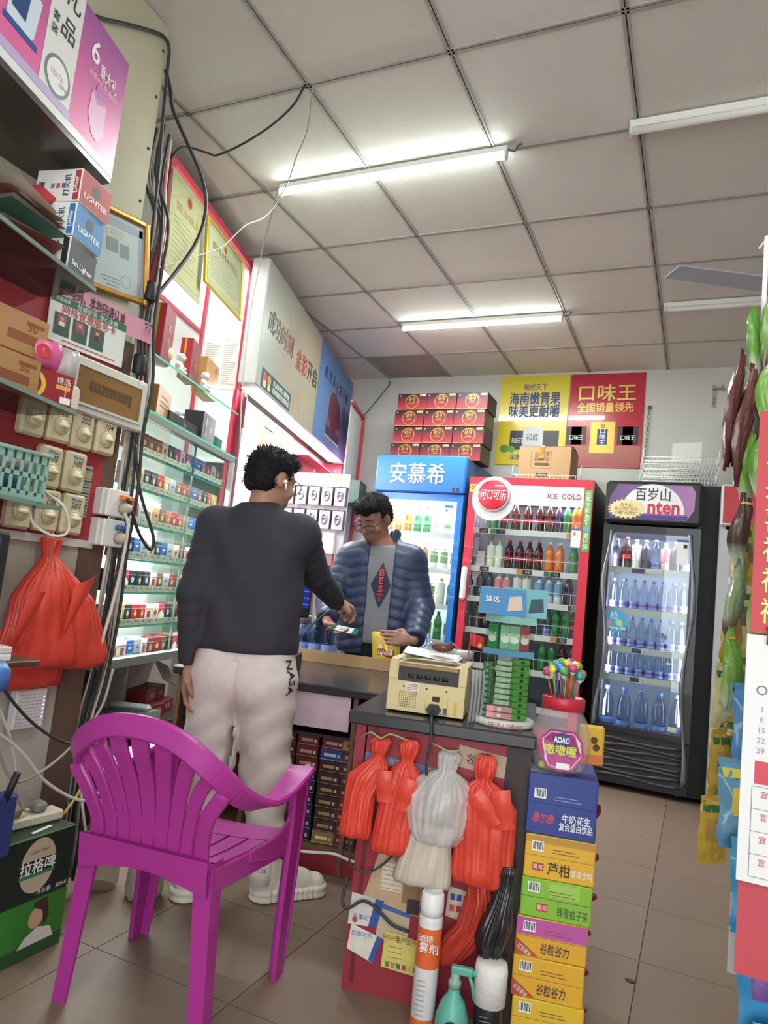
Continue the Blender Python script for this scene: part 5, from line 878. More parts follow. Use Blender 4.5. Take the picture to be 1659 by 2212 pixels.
# ---------------- under the glass case: low shelf, modem, telephone, cartons
ls = empty('low_shelf', F0, LROT, 'dark low shelf cluttered with phone and cartons under the glass case', 'shelf'); b = MB(); b.box(-1.2, -.3, -.16, .2, .40, .42, mat('#3f2f28', .6)); b.build('board', ls)
for x in (-1.18, -.32): b = MB(); b.box(x - .02, x + .02, -.15, .2, 0, .40, mat('#4a2a24', .6)); b.build('side', ls)
b = MB(); b.box(-.5, -.05, .15, .16, .42, .7, mat('#d6d2cc', .7)); b.build('white_back', ls)
b = MB(); b.box(-1.25, -1.22, -.1, .2, 0, .7, m_black); b.build('leg', ls)
o = lbox('modem', 'black ribbed modem box on the low shelf behind the chair', 'modem', -1.06, -.15, .421, .2, .16, .085, '#222226', .1)
r = empty('telephone', F0 + LD * -.80 + LN * .15 + Vector((0, 0, .421)), LROT + .15, 'grey desk telephone on the low shelf behind the chair', 'telephone'); mt = mat('#8f9794', .5); b = MB(); b.fprism([(-.1, 0), (.1, 0), (.1, .05), (-.1, .07)], 0, .17, mt); b.build('base', r); b = MB(); b.bbox(-.095, -.05, -.005, .18, .07, .1, mat('#a3aaa6', .5), .012); b.build('handset', r)
for i in range(4):
    for j in range(3): b = MB(); b.bbox(-.02 + j * .03, .0 + j * .03, .03 + i * .03, .05 + i * .03, .055 - j * .004, .066 - j * .004, mat('#4a504e', .5), .002); b.build('key', r)
for k in range(3): o = lbox('cigarette_carton', 'white and blue carton stacked under the glass case, %s from the bottom' % ord_(k), 'carton', -1.0 + .01 * k, .02, .421 + k * .045, .17, .1, .043, ('#b0a49c', '#c9c4c2', '#cfcac8')[k], .15 * (k - 1), 'cartons under the glass case'); b = MB(); rect(b, -.07, .05, .01, .03, -.0008, mat(('#a0403a', '#3a5a9a', '#3a5a9a')[k], .5)); b.build('print', o)
for k in range(4): o = lbox('cigarette_carton', 'dark red carton on the low shelf beside the telephone, %s from the left' % ord_(k), 'carton', -.62 + (k % 2) * .14, -.08 + .02 * k, .421 + (k // 2) * .062, .13, .1, .06, '#7a2228', .1 * k - .1, 'dark red cartons under the glass case'); text(o, 'CHUNGHWA' if 0 else '中华', .03, (0, -.001, .03), mat('#d9b8a0', .5), bold=.02)
o = lbox('magazine', 'folded leaflet propped on the dark red cartons', 'leaflet', -.45, -.05, .56, .16, .01, .12, '#b9b4a8', .3); o.rotation_euler = (-.7, .3, LROT)
cable('black telephone cord hanging from the counter end to the low shelf', [(-1.98, 2.72, .62), (-2.02, 2.66, .60), (-2.05, 2.58, .55), (-2.05, 2.56, .49), (-2.05, 2.56, .432)], .0035, m_cb)
jr = empty('plastic_jar', (-1.86, 1.99, 0), 0, 'clear plastic jar with yellow label behind the chair on the floor', 'jar'); b = MB(); b.lathe([(.055, 0), (.065, .02), (.065, .2), (.05, .24), (.045, .26)], mat('#a08f7c', .2, alpha=.5), 20); b.build('body', jr); b = MB(); b.lathe([(.0665, .11), (.0665, .2)], mat('#c9a03a', .5, noise=.2, ns=20), 20, caps=False); b.build('wrap_label', jr); b = MB(); b.lathe([(.05, .258), (.052, .285), (.03, .295)], mat('#8f857a', .5), 18); b.build('lid', jr)
b = MB(); bagmesh(b, [(0, 0, 0, .05, .05), (.02, 0, 0, .062, .06), (.09, 0, 0, .06, .055), (.15, .01, 0, .035, .03), (.19, .015, 0, .015, .015)], mat('#a39a8c', .4), 24, .15, 5, 2); o = b.build('noodle_bag', None, (-1.69, 2.03, 0)); tag(o, 'pale bag of dry noodles on the floor behind the chair', 'bag')

b = MB(); b.box(-.022, .022, -.002, 0, -.085, .085, mat('#b9b4a4', .5)); o = b.build('photo_strip', None, P(1.675, 1.35, .0005), PR); tag(o, 'narrow strip of small green product photos beside the fan dials', 'notice strip'); b = MB(); random.seed(2)
for k in range(16): rect(b, -.02, .02, -.08 + k * .01, -.0735 + k * .01, -.0026, mat(random.choice(('#5f7a48', '#8a8f6a', '#7a5a4a', '#9aa05a', '#4a4a44')), .5))
b.build('print', o)
b = MB(); b.grid(lambda u, v: ((u - .5) * .035, (v - .5) * .022 * math.sin(PI * min(.98, max(.02, u))), .003 + .004 * math.sin(PI * v)), 6, 4, mat('#3f3a2a', .7)); o = b.build('dead_leaf', None, (-.135, 2.50, 0)); tag(o, 'small dark dead leaf lying on the floor joint', 'leaf')
# ================================================================== COUNTERS AND WHAT STANDS ON THEM (local x = a along the front, y = b depth)
CR = A12; m_ctop = mat('#2b2a2d', .22, noise=.25, ns=5); m_cred = mat('#8e2230', .5, noise=.1, ns=4); m_wood = mat('#6b4a36', .6, noise=.2, ns=8)
dk = empty('counter_desk', C0, CR, 'red fronted counter desk with black top in the foreground', 'counter')
b = MB(); b.bbox(-.055, .485, -.035, .66, .735, .772, m_ctop, .005); b.build('top', dk)
b = MB(); b.box(0, .405, 0, .018, .0, .735, m_cred); b.build('front_panel', dk); b = MB(); b.box(.02, .032, -.0015, 0, .02, .735, mat('#5f1822', .5)); b.build('front_groove', dk)
b = MB(); b.box(.405, .475, .0, .06, 0, .735, mat('#2f1d1c', .5)); b.build('corner_post', dk); b = MB(); b.box(.0, .02, .018, .64, 0, .735, m_cred); b.build('left_panel', dk); b = MB(); b.box(.455, .475, .06, .64, 0, .735, mat('#3a2322', .5)); b.build('right_panel', dk)
b = MB(); b.box(-.035, -.004, -.005, .03, .60, .735, m_cred); b.build('bracket', dk)
# back counter
bc = empty('service_counter', C0, CR, 'long black topped service counter between customer and cashier', 'counter')
b = MB(); b.bbox(-1.02, .35, .695, 1.49, .69, .724, m_ctop, .005); b.build('top', bc)
b = MB(); b.box(-1.0, .33, 1.40, 1.42, .0, .69, m_wood); b.build('rear_panel', bc); b = MB(); b.box(-1.0, .33, .73, 1.40, .085, .1, m_wood); b.build('lower_shelf', bc); b = MB(); b.box(-1.0, .33, .73, .75, 0, .085, m_cred); b.build('kick_board', bc)
b = MB(); b.box(-1.0, .33, .74, 1.40, .515, .525, mat('#2a2022', .6)); b.build('upper_shelf', bc)
for x in (-1.0, -.66, -.225, .31): b = MB(); b.box(x, x + .018, .72, 1.40, .0, .69, m_wood); b.build('divider', bc)
b = MB(); b.box(-.49, -.235, .712, .718, .553, .688, mat('#c3a9b8', .6, noise=.12, ns=12)); b.build('drawer_panel', bc)
b = MB(); b.box(-.655, -.50, .712, .718, .55, .688, mat('#8a2f3a', .6)); b.build('red_panel', bc)
b = MB(); b.tube(spl([(-.7, .725, .075), (-.4, .722, .07), (-.25, .72, .085), (-.19, .722, .075), (-.1, .72, .06)]), .006, m_white, 7); o = b.build('white_cable', bc)
b = MB(); b.box(-.93, -.16, 1.46, 1.466, .725, .785, m_card); o = b.build('cardboard_strip', None, C0, CR); tag(o, 'long strip of brown cardboard upright along the counter edge', 'cardboard')
# cigarette cartons under the counter
CN = [('dark red', '#5f2028', '#b08a6a'), ('navy', '#20243a', '#7f86a0'), ('black brown', '#33211f', '#a08050'), ('maroon', '#4a1c26', '#b0907a'), ('gold', '#8a6a38', '#e0cc9a'), ('blue', '#2a3f7a', '#a9b4d0'), ('tan', '#9a7a5a', '#5a3a2a')]
cm = {}
cols = ((-.655, '021343333'), (-.555, '3301120220'), (-.455, '0001111111'), (-.352, '0522222244'), (-.262, '6033300303'))
for ci, (x, seq) in enumerate(cols):
    for k in range(9):
        d = int(seq[k % len(seq)]); z = .101 + (8 - k) * .046; n, c1, c2 = CN[d]; lab = '%s cigarette carton under the counter, column %s from the left, %s from the top' % (n, ('one', 'two', 'three', 'four', 'five')[ci], ord_(k)); lab = '%s cigarette carton, %s from top in the %s stack under the counter' % (n, ord_(k), ord_(ci))
        loc = C0 + CE1 * (x + .047 + random.uniform(-.003, .003)) + CE2 * (.755 + random.uniform(0, .008)) + Vector((0, 0, z))
        if d not in cm:
            b = MB(); b.bbox(-.046, .046, 0, .26, 0, .045, mat(c1, .3, coat=.3), .001); o = b.build('cigarette_carton', None, loc, CR); b = MB(); rect(b, -.03, .02, .016, .028, -.0006, mat(c2, .4)); rect(b, .026, .036, .015, .027, -.0006, mat('#b9b4b0', .5)); rect(b, -.046, .046, .002, .004, -.0005, mat(c2, .4)); b.build('end_print', o); cm[d] = o; tag(o, lab, 'carton', 'cigarette cartons under the counter')
        else: dup(cm[d], None, loc, CR, lab)
def cbox(name, label, cat, a, b_, z, w_, d_, h_, col, rot=0, group=None, r=.002, rough=.5):
    q = MB(); q.bbox(-w_ / 2, w_ / 2, 0, d_, 0, h_, mat(col, rough), r); o = q.build(name, None, CT(a, b_, z), CR + rot); return tag(o, label, cat, group)
# ---------------- papers on the desk front
def sheet(label, pts, col, cat='card', name='paper_card', off=-.002):
    b = MB(); b.fprism(pts, off - .001, off, mat(col, .7, noise=.08, ns=30)); o = b.build(name, None, C0, CR); return tag(o, label, cat, 'papers on the desk front')
o = sheet('worn tan contact sheet with a printed table on the desk front', [(.038, .258), (.2, .23), (.207, .385), (.074, .395)], '#b59a78'); b = MB(); rect(b, .085, .145, .285, .36, -.0036, mat('#cfc4ae', .7)); [rect(b, .085, .145, .29 + k * .012, .2915 + k * .012, -.004, mat('#8a7a66', .7)) for k in range(6)]; rect(b, .15, .2, .26, .34, -.0036, mat('#8a6a4a', .7)); rect(b, .165, .2, .235, .275, -.004, mat('#2a2426', .6)); b.build('print', o); text(o, '联系卡', .02, (.14, -.0042, .378), mat('#6a3a2a', .6)); text(o, '真', .03, (.175, -.0042, .352), mat('#5a3a2a', .6))
o = sheet('blue and white delivery card, upper of the pair on the desk front', [(-.0, .175), (.085, .18), (.1, .255), (.004, .262)], '#c9c6be'); b = MB(); decal(b, [(.06, .178), (.085, .18), (.1, .255), (.075, .256)], -.0036, mat('#2f4f96', .5)); decal(b, disc_pts(.02, .19, .008, 14), -.0038, mat('#b03a44', .5)); b.build('print', o); text(o, '百事可乐', .016, (.045, -.004, .2), mat('#3a5aa0', .6))
o = sheet('blue and white delivery card, lower of the pair on the desk front', [(.005, .11), (.085, .085), (.105, .155), (.012, .178)], '#cfcbc0', off=-.0035); b = MB(); decal(b, [(.07, .092), (.085, .085), (.105, .155), (.09, .16)], -.005, mat('#2f4f96', .5)); b.build('print', o); text(o, '百事可乐', .016, (.045, -.0052, .155), mat('#3a5aa0', .6))
o = sheet('stained cream card with blue header on the desk front', [(.085, .155), (.175, .145), (.178, .235), (.085, .25)], '#b9a98c', off=-.001); b = MB(); decal(b, [(.085, .236), (.177, .222), (.178, .235), (.085, .25)], -.0026, mat('#3a5a96', .5)); b.build('print', o)
o = sheet('yellow customer service card on the desk front', [(.108, .083), (.222, .075), (.225, .168), (.112, .18)], '#c9bb5e', off=-.005); b = MB(); [rect(b, .125, .165, .098 + k * .014, .0995 + k * .014, -.0066, mat('#7a6a3a', .7)) for k in range(4)]; [rect(b, .12 + k * .016, .131 + k * .016, .086, .099, -.0068, mat(('#4a7a3a', '#b07a3a', '#3a5a8a', '#a03a3a', '#c9a04a', '#6a4a3a')[k], .6)) for k in range(6)]; b.build('print', o); text(o, '客户服务卡', .02, (.18, -.007, .163), mat('#4a3a22', .6), width=.075); text(o, '谷粒谷力', .013, (.13, -.007, .164), mat('#a05a2a', .6))
o = sheet('small white card with coloured flags on the desk front', [(.275, .25), (.335, .242), (.34, .322), (.278, .33)], '#c4b8a4'); b = MB(); [rect(b, .285 + (k % 3) * .018, .298 + (k % 3) * .018, .295 - (k // 3) * .03, .312 - (k // 3) * .03, -.0036, mat(('#2f3f86', '#2f3f86', '#a8343c', '#b9453c', '#a8343c', '#c9a08a')[k], .6)) for k in range(6)]; b.build('print', o)
o = sheet('cream customer service card high on the desk front between the bags', [(.27, .655), (.405, .64), (.408, .70), (.272, .715)], '#b39b84', off=-.001); text(o, '客户服', .03, (.335, -.0028, .68), mat('#4a3026', .6), width=.08)
o = sheet('blue grey strip with characters behind the bags on the desk front', [(.0, .63), (.27, .612), (.27, .637), (.0, .655)], '#5f6f96', off=-.001); text(o, '老白干', .02, (.08, -.0028, .637), mat('#c9a87a', .6)); text(o, '酒业', .02, (.2, -.0028, .63), mat('#c9a87a', .6))
# ---------------- plastic bags hung on the desk front
def desk_bag(label, prof, m, seed, flaps=(), tie=None, rip=.2, n=6, name='plastic_bag_bundle'):
    r = empty(name, C0, CR, label, 'plastic bags', 'bundles of plastic bags'); b = MB(); bagmesh(b, prof, m, 40, rip, n, seed); b.build('bags', r)
    for (x0, z0, x1, z1, w_) in flaps: b = MB(); dx, dz = x1 - x0, z1 - z0; L = math.hypot(dx, dz); px_, pz_ = -dz / L * w_, dx / L * w_; b.grid(lambda u, v: (x0 + dx * v + px_ * (u - .5), prof[5][2] - prof[5][4] - .006 - .006 * math.sin(PI * u) - .004 * math.sin(5 * v), z0 + dz * v + pz_ * (u - .5)), 6, 8, m); b.build('handle_flap', r)
    if tie: b = MB(); b.tube(spl([(x, y, z) for x, y, z in tie]), .0045, mat('#7f9a5a', .5), 6, flat=.5); b.build('green_tie', r)
    return r
y1 = -.035
desk_bag('orange red plastic bag bundle with narrow body, leftmost on the desk front', [(.71, .052, y1, .02, .014), (.70, .05, y1, .03, .022), (.68, .05, y1, .026, .02), (.655, .048, y1, .017, .015), (.63, .04, y1 - .01, .04, .022), (.60, .022, y1 - .012, .055, .028), (.55, .008, y1 - .015, .045, .028), (.49, .005, y1 - .015, .045, .03), (.44, .003, y1 - .015, .046, .03), (.43, .003, y1 - .015, .042, .022)], m_bag, 21, ((.075, .63, .085, .545, .045),), [(-.01, y1, .70), (.02, y1 - .02, .722), (.052, y1 - .025, .712), (.08, y1 - .02, .725), (.13, y1 - .02, .715)])
desk_bag('orange red plastic bag bundle second from the left on the desk front', [(.715, .135, y1, .02, .014), (.70, .134, y1, .03, .022), (.68, .134, y1, .026, .02), (.655, .132, y1, .017, .015), (.63, .13, y1 - .01, .04, .022), (.585, .128, y1 - .015, .055, .028), (.53, .12, y1 - .015, .055, .03), (.47, .112, y1 - .015, .055, .03), (.42, .108, y1 - .015, .057, .03), (.405, .108, y1 - .015, .054, .022)], m_bag, 22, ((.15, .62, .135, .53, .05),))
desk_bag('clear white plastic bag bundle in the middle of the desk front', [(.70, .25, y1, .02, .015), (.69, .25, y1, .034, .024), (.665, .248, y1, .03, .022), (.645, .246, y1, .026, .02), (.62, .242, y1 - .015, .075, .032), (.585, .24, y1 - .02, .1, .042), (.54, .238, y1 - .022, .098, .045), (.49, .236, y1 - .022, .085, .042), (.46, .235, y1 - .022, .06, .035), (.45, .234, y1 - .02, .04, .02)], m_bagw, 23, (), [(.19, y1, .715), (.22, y1 - .02, .712), (.25, y1 - .028, .705), (.28, y1 - .02, .71)], .25, 8)
b = MB(); bagmesh(b, [(.5, .225, y1 - .015, .055, .025), (.44, .215, y1 - .015, .065, .028), (.39, .21, y1 - .015, .075, .03), (.345, .205, y1 - .015, .08, .028), (.335, .205, y1 - .015, .075, .015)], mat('#cfc3b4', .35, alpha=.85), 40, .22, 9, 24); o = b.build('plastic_bag_stack', None, C0, CR); tag(o, 'long pale folded bags hanging below the clear white bundle', 'plastic bags', 'bundles of plastic bags')
desk_bag('wide orange red plastic bag bundle, rightmost on the desk front', [(.705, .352, y1, .02, .014), (.69, .352, y1, .03, .024), (.66, .352, y1, .03, .024), (.635, .35, y1, .022, .018), (.615, .35, y1 - .01, .06, .026), (.57, .362, y1 - .015, .085, .032), (.51, .365, y1 - .015, .082, .032), (.45, .366, y1 - .015, .08, .03), (.39, .366, y1 - .015, .082, .03), (.365, .37, y1 - .015, .078, .02)], m_bag, 25, ((.33, .61, .40, .54, .05), (.40, .63, .42, .53, .05)), None, .28, 7)
desk_bag('thin see-through red bag drooping below the rightmost bundle', [(.39, .36, y1 - .01, .02, .012), (.37, .36, y1 - .01, .03, .02), (.33, .365, y1 - .01, .035, .025), (.29, .36, y1 - .01, .04, .025), (.25, .35, y1 - .01, .04, .025), (.22, .33, y1 - .01, .045, .025), (.19, .315, y1 - .01, .045, .022), (.16, .30, y1 - .01, .035, .02), (.14, .295, y1 - .01, .015, .01)], mat('#c0392c', .3, alpha=.7), 26, (), None, .3, 5)
b = MB(); bagmesh(b, [(.02, 0, 0, .03, .03), (.06, 0, 0, .045, .04), (.1, .01, 0, .045, .04), (.15, .02, 0, .03, .03), (.2, .03, 0, .025, .02), (.25, .035, 0, .02, .02)], mat('#1a191b', .25, coat=.4), 30, .25, 5, 27); o = b.build('black_plastic_bag', None, CT(.405, -.06, .18), CR); tag(o, 'crumpled black plastic bag pushed between the desk and the carton stack', 'plastic bag')
# ---------------- on the floor in front of the desk
def spray_can():
    r = empty('aerosol_can', CT(.245, -.085, 0), CR, 'tall white and orange aerosol can standing in front of the desk', 'aerosol can'); b = MB(); R_ = .0325
    b.lathe([(R_ * .9, 0), (R_, .006), (R_, .275), (R_ * .92, .285)], mat('#d6d6d6', .3, coat=.4), 28); b.build('can', r); b = MB(); b.lathe([(R_ * 1.01, .155), (R_ * 1.01, .255)], mat('#d8622a', .3), 28, caps=False); b.lathe([(R_ * 1.01, .008), (R_ * 1.01, .03)], mat('#d8622a', .3), 28, caps=False); b.build('orange_wrap', r)
    b = MB(); b.lathe([(R_ * .95, .283), (R_ * .98, .30), (R_ * .95, .335), (R_ * .75, .345), (R_ * .7, .335)], mat('#dfe0e0', .35), 28); b.build('cap', r); text(r, '雾剂', .026, (0.005, -R_ - .0015, .21), m_wtext, bold=.02); text(r, '酒精', .02, (-.005, -R_ - .0012, .232), m_wtext)
    b = MB(); [rect(b, -.02, .005, .04 + k * .012, .043 + k * .012, -R_ - .0006, mat('#9a9a9c', .5)) for k in range(8)]; b.build('fine_print', r)
spray_can()
sb = empty('spray_bottle', CT(.325, -.115, 0), CR, 'mint green trigger spray bottle standing in front of the desk', 'spray bottle'); m_mi = mat('#57a898', .35)
b = MB(); b.lathe([(.03, 0), (.04, .005), (.044, .03), (.042, .06), (.03, .095), (.016, .115), (.014, .13)], m_mi, 26); b.build('bottle', sb); b = MB(); b.lathe([(.016, .128), (.017, .145), (.012, .15), (.012, .165)], mat('#8fb8ae', .3, alpha=.8), 18); b.build('collar', sb); b = MB(); b.bbox(-.012, .045, -.01, .01, .162, .182, m_mi, .004); b.build('head', sb); b = MB(); b.tube([(.035, 0, .165), (.046, 0, .14), (.052, 0, .11)], .005, m_mi, 8); b.build('trigger', sb); b = MB(); b.cyl((.044, 0, .172), (.056, 0, .172), .008, m_mi, 12); b.build('nozzle', sb)
b = MB(); decal(b, disc_pts(.002, .048, .019, 22), -.0446, m_black); decal(b, disc_pts(.002, .048, .012, 18), -.0449, m_wtext); b.build('round_sticker', sb); text(sb, 'Q', .014, (.0, -.0453, .048), m_black, bold=.03)
kb = empty('dark_bottle', CT(.415, -.095, 0), CR, 'black bottle with white foam sleeve standing beside the spray bottle', 'bottle'); b = MB(); b.lathe([(.03, 0), (.036, .006), (.036, .1), (.03, .12)], mat('#1f1d20', .35), 24); b.build('bottle', kb); b = MB(); b.lathe([(.034, .1), (.042, .102), (.043, .18), (.04, .2), (.02, .203)], mat('#dcdad6', .8, bump=.3, bs=80), 26); b.build('foam_sleeve', kb); b = MB(); [rect(b, -.02, .02 - .01 * (k % 3), .03 + k * .01, .032 + k * .01, -.0365, mat('#8a8a88', .5)) for k in range(6)]; b.build('fine_print', kb)
# ---------------- carton stack with candy jar
def drink_box(label, z, h_, base, deco, w_=.185, a=.563, b_=-.03, rot=0, d_=.27): return cbox('drink_carton', label, 'carton', a, b_, z, w_, d_, h_, base, rot, 'drink cartons stacked beside the desk', .003, .4)
def barcode(b, x0, z0, w_=.032, h_=.026): rect(b, x0, x0 + w_, z0, z0 + h_, -.0007, m_white); [rect(b, x0 + .003 + k * .0035, x0 + .0045 + k * .0035 + .001 * (k % 2), z0 + .004, z0 + h_ - .002, -.0011, m_tag) for k in range(8)]
m_yel = '#d9a818'
specs = [(.0, .098, '#d8b01c', 'yellow drink carton at the bottom of the stack beside the desk', 'y0'), (.099, .102, '#d9a41a', 'yellow drink carton with red corner, second from the bottom of the stack', 'y1'), (.202, .1, '#d8a21c', 'pink topped yellow drink carton, third from the bottom of the stack', 'pk'), (.303, .1, '#7fb52a', 'lime green tea carton in the middle of the stack', 'gr'), (.404, .112, '#dca818', 'yellow juice carton with black brush characters under the blue carton', 'jz'), (.517, .16, '#243a86', 'dark blue milk drink carton on top of the stack', 'bl')]
for i, (z, h_, c, lab, t_) in enumerate(specs):
    o = drink_box(lab, z, h_, c, None, a=.563 + (.004, -.002, .0, .004, .006, .002)[i], rot=(.02, -.01, .015, -.02, .01, 0)[i]); b = MB(); h2 = h_ * .52
    rect(b, -.0905, .0905, h2 - .0006, h2 + .0006, -.0006, mat('#8a6a20' if t_ not in ('bl', 'gr') else '#20305a', .6))
    if t_ == 'pk': rect(b, -.0915, .0915, .055, .098, -.0005, mat('#b9509c', .4))
    if t_ in ('pk', 'y1'): decal(b, [(-.0915, .004), (-.03, .004), (-.0915, .045)], -.0008, mat('#b0482a', .4))
    if t_ == 'jz': rect(b, -.07, -.04, .02, .04, -.0008, mat('#b03028', .4)); rect(b, -.0915, .0915, .092, .11, -.0005, mat('#b58a2a', .4))
    if t_ == 'gr': rect(b, -.05, -.02, .018, .038, -.0008, mat('#c03a3a', .4)); rect(b, -.02, .06, .06, .095, -.0005, mat('#9ac44a', .4))
    barcode(b, -.075, h2 + .012); rect(b, -.02, .05, h2 + .012, h2 + .014, -.0008, mat('#6a5a2a' if t_ != 'bl' else '#8f9ac0', .6)); rect(b, -.02, .04, h2 + .02, h2 + .022, -.0008, mat('#6a5a2a' if t_ != 'bl' else '#8f9ac0', .6)); b.build('front_print', o)
    if t_ == 'bl': text(o, '牛奶花生', .024, (.04, -.0014, .052), m_wtext, bold=.03, width=.075); text(o, '复合蛋白饮品', .022, (.04, -.0014, .03), m_wtext, bold=.03, width=.088); text(o, '惠尔康', .028, (-.048, -.0014, .045), mat('#c94a5a', .4), bold=.03, shear=.2, width=.06); b = MB(); b.add([(-.09, .01, .1606), (.0, .01, .1606), (.0, .12, .1606), (-.09, .12, .1606)], [(0, 1, 2, 3)], mat('#9aa3ac', .4)); b.build('top_print', o)
    if t_ == 'jz': text(o, '芦柑', .036, (.0, -.0014, .03), mat('#2a2418', .5), bold=.01, width=.06); text(o, '果味饮料', .022, (.06, -.0014, .026), m_wtext, width=.055); text(o, '鹭芳', .014, (-.055, -.0014, .03), m_wtext)
    if t_ == 'gr': text(o, '蜂蜜柚子茶', .028, (.045, -.0014, .026), mat('#2f4a2a', .5), width=.08, sx=.8); text(o, '鹭芳', .014, (-.035, -.0014, .028), m_wtext)
    if t_ in ('pk', 'y1'): text(o, '谷粒谷力', .03, (.01, -.0014, .028), mat('#4a2a4a', .5), bold=.02, width=.075, shear=.1); text(o, '红豆薏米', .014, (-.068, -.0014, .016), m_wtext, width=.04, rot=(PI / 2, .55, 0))
    b = MB(); b.tube([(.0935, .10, h_ * .5), (.108, .12, h_ * .45), (.112, .14, h_ * .3), (.106, .15, h_ * .2), (.0935, .155, h_ * .15)], .006, mat('#a02c34', .5), 6, flat=.4); b.build('carry_handle', o)
CJ = 1.13
cj = empty('candy_jar', CT(.552, .035, .678), CR, 'clear heart shaped candy jar with red lid full of lollipops on the carton stack', 'candy jar')
b = MB(); b.lathe([(.045, 0), (.06, .01), (.073, .05), (.074, .085), (.062, .125), (.05, .145), (.047, .155)], mat('#d8c6cc', .08, alpha=.3, coat=.6), 30, sy=.8); b.build('jar', cj); b = MB(); b.lathe([(.049, .15), (.053, .152), (.053, .178), (.05, .182), (.046, .176)], mat('#c01f38', .35), 28, sy=.85); b.build('lid', cj)
b = MB(); pp = [(-.054, .05), (-.05, .085), (-.03, .108), (.03, .108), (.05, .085), (.054, .05), (.03, .018), (.0, .012), (-.03, .018)]; yy = lambda x: -.0585 + 3.2 * x * x
b.add([(x, yy(x) - .004, z) for x, z in pp], [tuple(range(9))], mat('#b93a86', .4)); b.add([(x * .9, yy(x) - .0052, .06 + (z - .06) * .9) for x, z in pp], [tuple(range(9))], mat('#d9d3d8', .4)); b.add([(x * .86, yy(x) - .0056, .06 + (z - .06) * .86) for x, z in pp], [tuple(range(9))], mat('#b0307c', .4)); b.build('shield_label', cj)
b = MB(); rect(b, -.01, .022, .018, .032, -.0655, m_white); decal(b, disc_pts(0, .086, .017, 20, sx=1.3), -.0655, mat('#2a2a6a', .4)); b.build('label_print', cj); text(cj, 'AOAO', .02, (0, -.0662, .086), m_wtext, bold=.03, width=.038); text(cj, '嗷嗷喔', .026, (-.002, -.0662, .062), mat('#c9cf4a', .4), bold=.05, width=.075)
cc = ('#3f7ad0', '#4fae4a', '#d9a83a', '#c94a86', '#2f9a9a', '#d8d04a', '#e0703a'); random.seed(5)
for k in range(20):
    a = 2.4 * k; rr = .038 * math.sqrt((k + .5) / 20); x, y = rr * math.cos(a), rr * math.sin(a) * .8; tz = .232 + .028 * (1 - rr / .04) + random.uniform(-.008, .01); r = empty('lollipop', cj.matrix_basis.translation if 0 else CT(.552, .035, .678), CR, '%s wrapped lollipop standing in the candy jar lid, number %s' % (('blue', 'green', 'gold', 'pink', 'teal', 'yellow', 'orange')[k % 7], ord_(k)), 'lollipop', 'lollipops in the jar lid')
    r.scale = (CJ, CJ, CJ); r['label'] = '%s wrapped lollipop on a %s stick, %s in the candy jar' % (('blue', 'green', 'gold', 'pink', 'teal', 'yellow', 'orange')[k % 7], ('pink', 'teal', 'yellow', 'orange', 'blue', 'green', 'gold')[k % 7], 'near the middle' if k < 7 else 'halfway out' if k < 14 else 'at the outer edge')
    b = MB(); b.tube([(x * .8, y * .8, .178), (x * 1.25, y * 1.25, tz)], .0018, mat(cc[(k + 3) % 7], .4), 5); b.build('stick', r); b = MB(); b.ball((x * 1.3, y * 1.3, tz + .008), .0115, mat(cc[k % 7], .25, coat=.4, noise=.4, ns=80), 10, 8); b.build('sweet', r); b = MB(); b.lathe([(.004, -.016), (.009, -.008)], mat('#d9d6d2', .3), 8, M=T(x * 1.28, y * 1.28, tz + .006), caps=False); b.build('wrapper_skirt', r)
for k in range(26):
    a = 2.4 * k; rr = .055 * math.sqrt((k % 13 + .5) / 13); b = MB(); b.ball((0, 0, 0), .012, mat(cc[k % 7], .3, noise=.3, ns=60), 8, 6); o = b.build('candy', None, CT(.552 + rr * math.cos(a), .035 + rr * .75 * math.sin(a), .694 + .022 * (k // 13))); tag(o, '%s wrapped sweet lying at the bottom of the candy jar' % ('blue', 'green', 'gold', 'pink', 'teal', 'yellow', 'orange')[k % 7], 'sweet', 'sweets in the candy jar')
o = cbox('cookie_bag', 'yellow cartoon-free snack sachet leaning behind the candy jar', 'snack bag', .64, .06, .70, .07, .02, .11, '#d8ac2a', .15, None, .006); o['label'] = 'yellow snack sachet leaning behind the candy jar'; b = MB(); decal(b, disc_pts(.005, .07, .01, 12), -.001, mat('#5a3418', .5)); decal(b, disc_pts(.012, .05, .01, 12), -.001, mat('#5a3418', .5)); rect(b, -.034, .034, .004, .03, -.0008, mat('#d0743a', .5)); b.build('print', o)
cj.scale = (CJ, CJ, CJ)
# ---------------- money counting machine
mcn = empty('money_counter', CT(.155, .05, .772), CR, 'cream banknote counting machine seen from the back on the desk', 'money counter'); m_mc = mat('#cdbb88', .45)
b = MB(); b.fprism([(-.118, .006), (.115, .006), (.115, .115), (.108, .15), (-.1, .15), (-.118, .125)], 0, .19, m_mc); b.build('body', mcn)
for x in (-.118, .095): b = MB(); b.fprism([(x, .1), (x + .022, .1), (x + .022, .155), (x + .004, .16), (x, .14)], -.004, .18, m_mc); b.build('side_cheek', mcn)
b = MB(); b.box(-.09, .093, -.002, .03, .095, .148, mat('#2a2622', .5)); b.build('feed_slot', mcn); b = MB(); b.box(-.088, .09, -.006, .035, .138, .147, mat('#9a7648', .5)); b.build('feed_tray', mcn)
for k in range(5): b = MB(); b.cyl((-.06 + k * .026, .004, .112), (-.042 + k * .026, .004, .112), .009, m_black, 10); b.build('roller', mcn)
b = MB(); [b.cyl((-.08 + i * .0062, -.0012, .02 + j * .0062), (-.08 + i * .0062, .002, .02 + j * .0062), .0018, mat('#7a6a44', .5), 5) for i in range(9) for j in range(8)]; b.build('speaker_holes', mcn)['kind'] = 'stuff'
